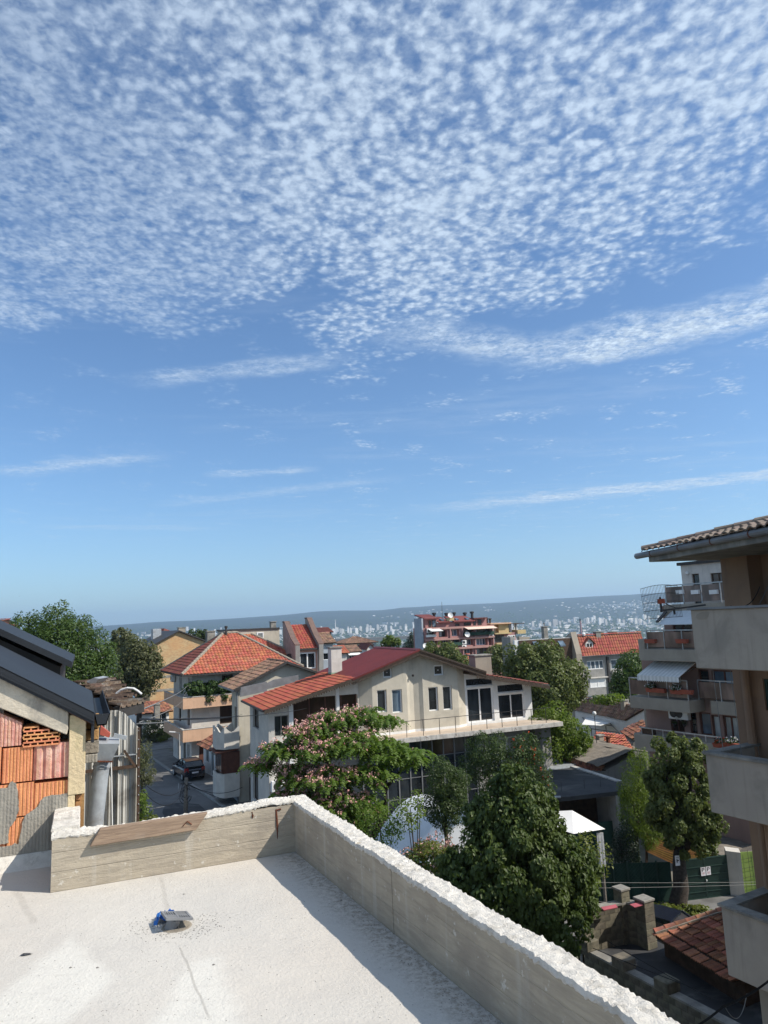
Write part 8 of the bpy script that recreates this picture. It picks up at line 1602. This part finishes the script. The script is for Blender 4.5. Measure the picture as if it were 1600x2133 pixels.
# round tree right of the house and the green mass below it
tree('round_lime_tree', 'big round dense tree standing right of the cream house', (aty(1140, 1480, 62).x, 62, -13), px_lobes([(1090, 1385, 46, 0), (1140, 1375, 42, 0), (1180, 1410, 44, 0), (1140, 1430, 62, -1), (1195, 1445, 30, .3), (1095, 1430, 40, 0), (1160, 1470, 42, 0), (1110, 1470, 30, 0), (1075, 1400, 28, .5)], 62), 24000, .27, 'leaf_linden', .3, .4, 81, sub=16, subr=.34, asp=.6)
tree('green_tree', 'lush bright green tree below the big round one', (aty(1160, 1560, 50).x, 50, -13), px_lobes([(1150, 1510, 40, 0), (1185, 1525, 36, 0), (1140, 1550, 42, -.3), (1190, 1560, 30, 0), (1215, 1545, 20, .3)], 50), 9000, .2, 'leaf_willow', .2, .4, 82, sub=12)
tree('walnut_tree', 'dark green tree between the terraced row and the rose building', (aty(1322, 1450, 72).x, 72, -14), px_lobes([(1315, 1385, 30, 0), (1300, 1410, 28, 0), (1330, 1415, 26, 0), (1285, 1432, 18, .2), (1310, 1435, 26, -.2), (1290, 1448, 16, 0)], 72), 7000, .26, 'leaf_walnut', .2, .4, 83, sub=11)
shrub('roof_creeper', 'green creeper growing over the ridge of the low tile house', aty(1265, 1456, 63), (1.6, 1, .5), 900, .22, 'leaf_willow', 84, 'creeper')
tree('lime_tree', 'pale green tree top showing behind the gable peak', (aty(925, 1420, 85).x, 85, -13), px_lobes([(905, 1362, 26, 0), (935, 1366, 28, 0), (960, 1382, 22, 0), (920, 1385, 30, 0)], 85), 6000, .32, 'leaf_linden', .25, .4, 85, sub=11)
tree('lime_tree', 'pale green tree top showing behind the grey chimney', (aty(1045, 1420, 88).x, 88, -14), px_lobes([(1035, 1368, 26, 0), (1060, 1362, 24, 0), (1050, 1390, 30, 0), (1080, 1375, 22, 0)], 88), 6000, .32, 'leaf_linden', .25, .4, 86, sub=11)
# conifers and distant tops
def conifer(label, x, yt, yb_, D, w, seed):
    tp, bt = aty(x, yt, D), aty(x, yb_, D); gz_ = ground_z(bt.x, D); h = tp.z - bt.z; t = thing('spruce_tree', label, 'tree', (bt.x, D, gz_)); part('trunk', 'bark', t, lambda m: m.tube([Vector((bt.x, D, gz_)), tp], [.3, .03], 6)); R = w / F * D
    foliage(t, 'crown', 'leaf_conifer', [((bt.x, D, bt.z + h * f), (R * (1.02 - f), R * (1.02 - f), h * .11)) for f in np.arange(.02, 1, .12)], 3200, .38, seed, asp=.25, droop=.5, sub=9)
conifer('dark spruce standing left of the mauve apartment block', 858, 1316, 1352, 150, 22, 87); conifer('second smaller spruce beside the dark spruce', 872, 1330, 1352, 155, 12, 88)
tree('poplar_tree', 'small bright tree top beside the dark spruce', (aty(815, 1360, 140).x, 140, -24), px_lobes([(810, 1336, 14, 0), (826, 1338, 10, 0), (800, 1340, 8, 0)], 140), 1800, .4, 'leaf_willow', .2, .4, 89, sub=8)
tree('far_tree', 'dark tree top above the ridge of the brick house', (aty(412, 1340, 120).x, 120, -20), px_lobes([(410, 1326, 16, 0), (425, 1324, 12, 0)], 120), 1800, .35, 'leaf_dark', .2, .4, 90, sub=8)
# left side: big walnut mass, two rounded dark trees, street shrubs
tree('walnut_tree', 'huge spreading green tree rising behind the metal roofs at left', (aty(110, 1450, 46).x, 46, -12), px_lobes([(60, 1310, 42, 1), (120, 1300, 46, 1), (165, 1320, 44, .6), (200, 1355, 42, .3), (120, 1350, 70, 0), (70, 1350, 55, .4), (180, 1395, 55, -.2), (215, 1400, 32, 0), (130, 1410, 70, -.6), (220, 1370, 24, .4), (30, 1330, 26, .6), (190, 1430, 40, -.2)], 46), 30000, .19, 'leaf_walnut', .35, .35, 91, sub=17, subr=.33, asp=.42)
tree('lime_tree', 'dense rounded olive green tree left of the brick house', (aty(290, 1460, 72).x, 72, -12), px_lobes([(285, 1360, 34, 0), (310, 1375, 28, 0), (270, 1390, 40, 0), (305, 1405, 36, -.2), (255, 1420, 28, .2), (290, 1425, 30, 0), (325, 1395, 16, 0)], 72), 11000, .3, 'leaf_olive', .28, .4, 92, sub=13)
tree('lime_tree', 'smaller rounded tree behind the dense olive green one', (aty(255, 1400, 84).x, 84, -12), px_lobes([(255, 1328, 20, 0), (262, 1345, 24, 0), (242, 1340, 14, 0), (272, 1350, 16, 0)], 84), 5000, .3, 'leaf_olive', .2, .4, 93, sub=10)
tree('olive_tree', 'thin silvery street tree growing past the tin shed', (aty(295, 1640, 40).x, 40, -12), px_lobes([(298, 1570, 20, 0, 1.4), (302, 1610, 22, 0, 1.2), (292, 1590, 16, 0), (290, 1630, 16, 0), (310, 1625, 12, 0)], 40), 3600, .12, 'leaf_olive', .08, .4, 94, asp=.3, sub=9)
shrub('street_bush', 'bright green climber at the foot of the tin shed', aty(292, 1690, 36), (.55, .5, 1.1), 1100, .13, 'leaf_willow', 95, 'bush', ground=-12); shrub('street_bush', 'low weeds by the road beside the tin shed', aty(308, 1712, 36), (.7, .5, .3), 500, .12, 'leaf_yellow', 96, 'bush', ground=-12)
# wooded slope below the houses, far from the camera
rs_ = np.random.RandomState(99); pts = []; 
V_, F_ = [], []
n = 2600; y = rs_.uniform(150, 900, n); px = rs_.uniform(100, 1560, n); X = (px - 791) / F * y; zz_ = np.array([ground_z(a, b) for a, b in zip(X, y)]); lob = [((a, b, c + 3), (rs_.uniform(3, 6), rs_.uniform(3, 6), rs_.uniform(3, 5))) for a, b, c in zip(X[:420], y[:420], zz_[:420])]
o = foliage(None, 'wooded_slope', 'leaf_dark', lob, 60000, 1.0, 5, sub=5)[0]; o['kind'] = 'stuff'; o['label'] = 'trees covering the slope down to the lake'; o['category'] = 'woodland'
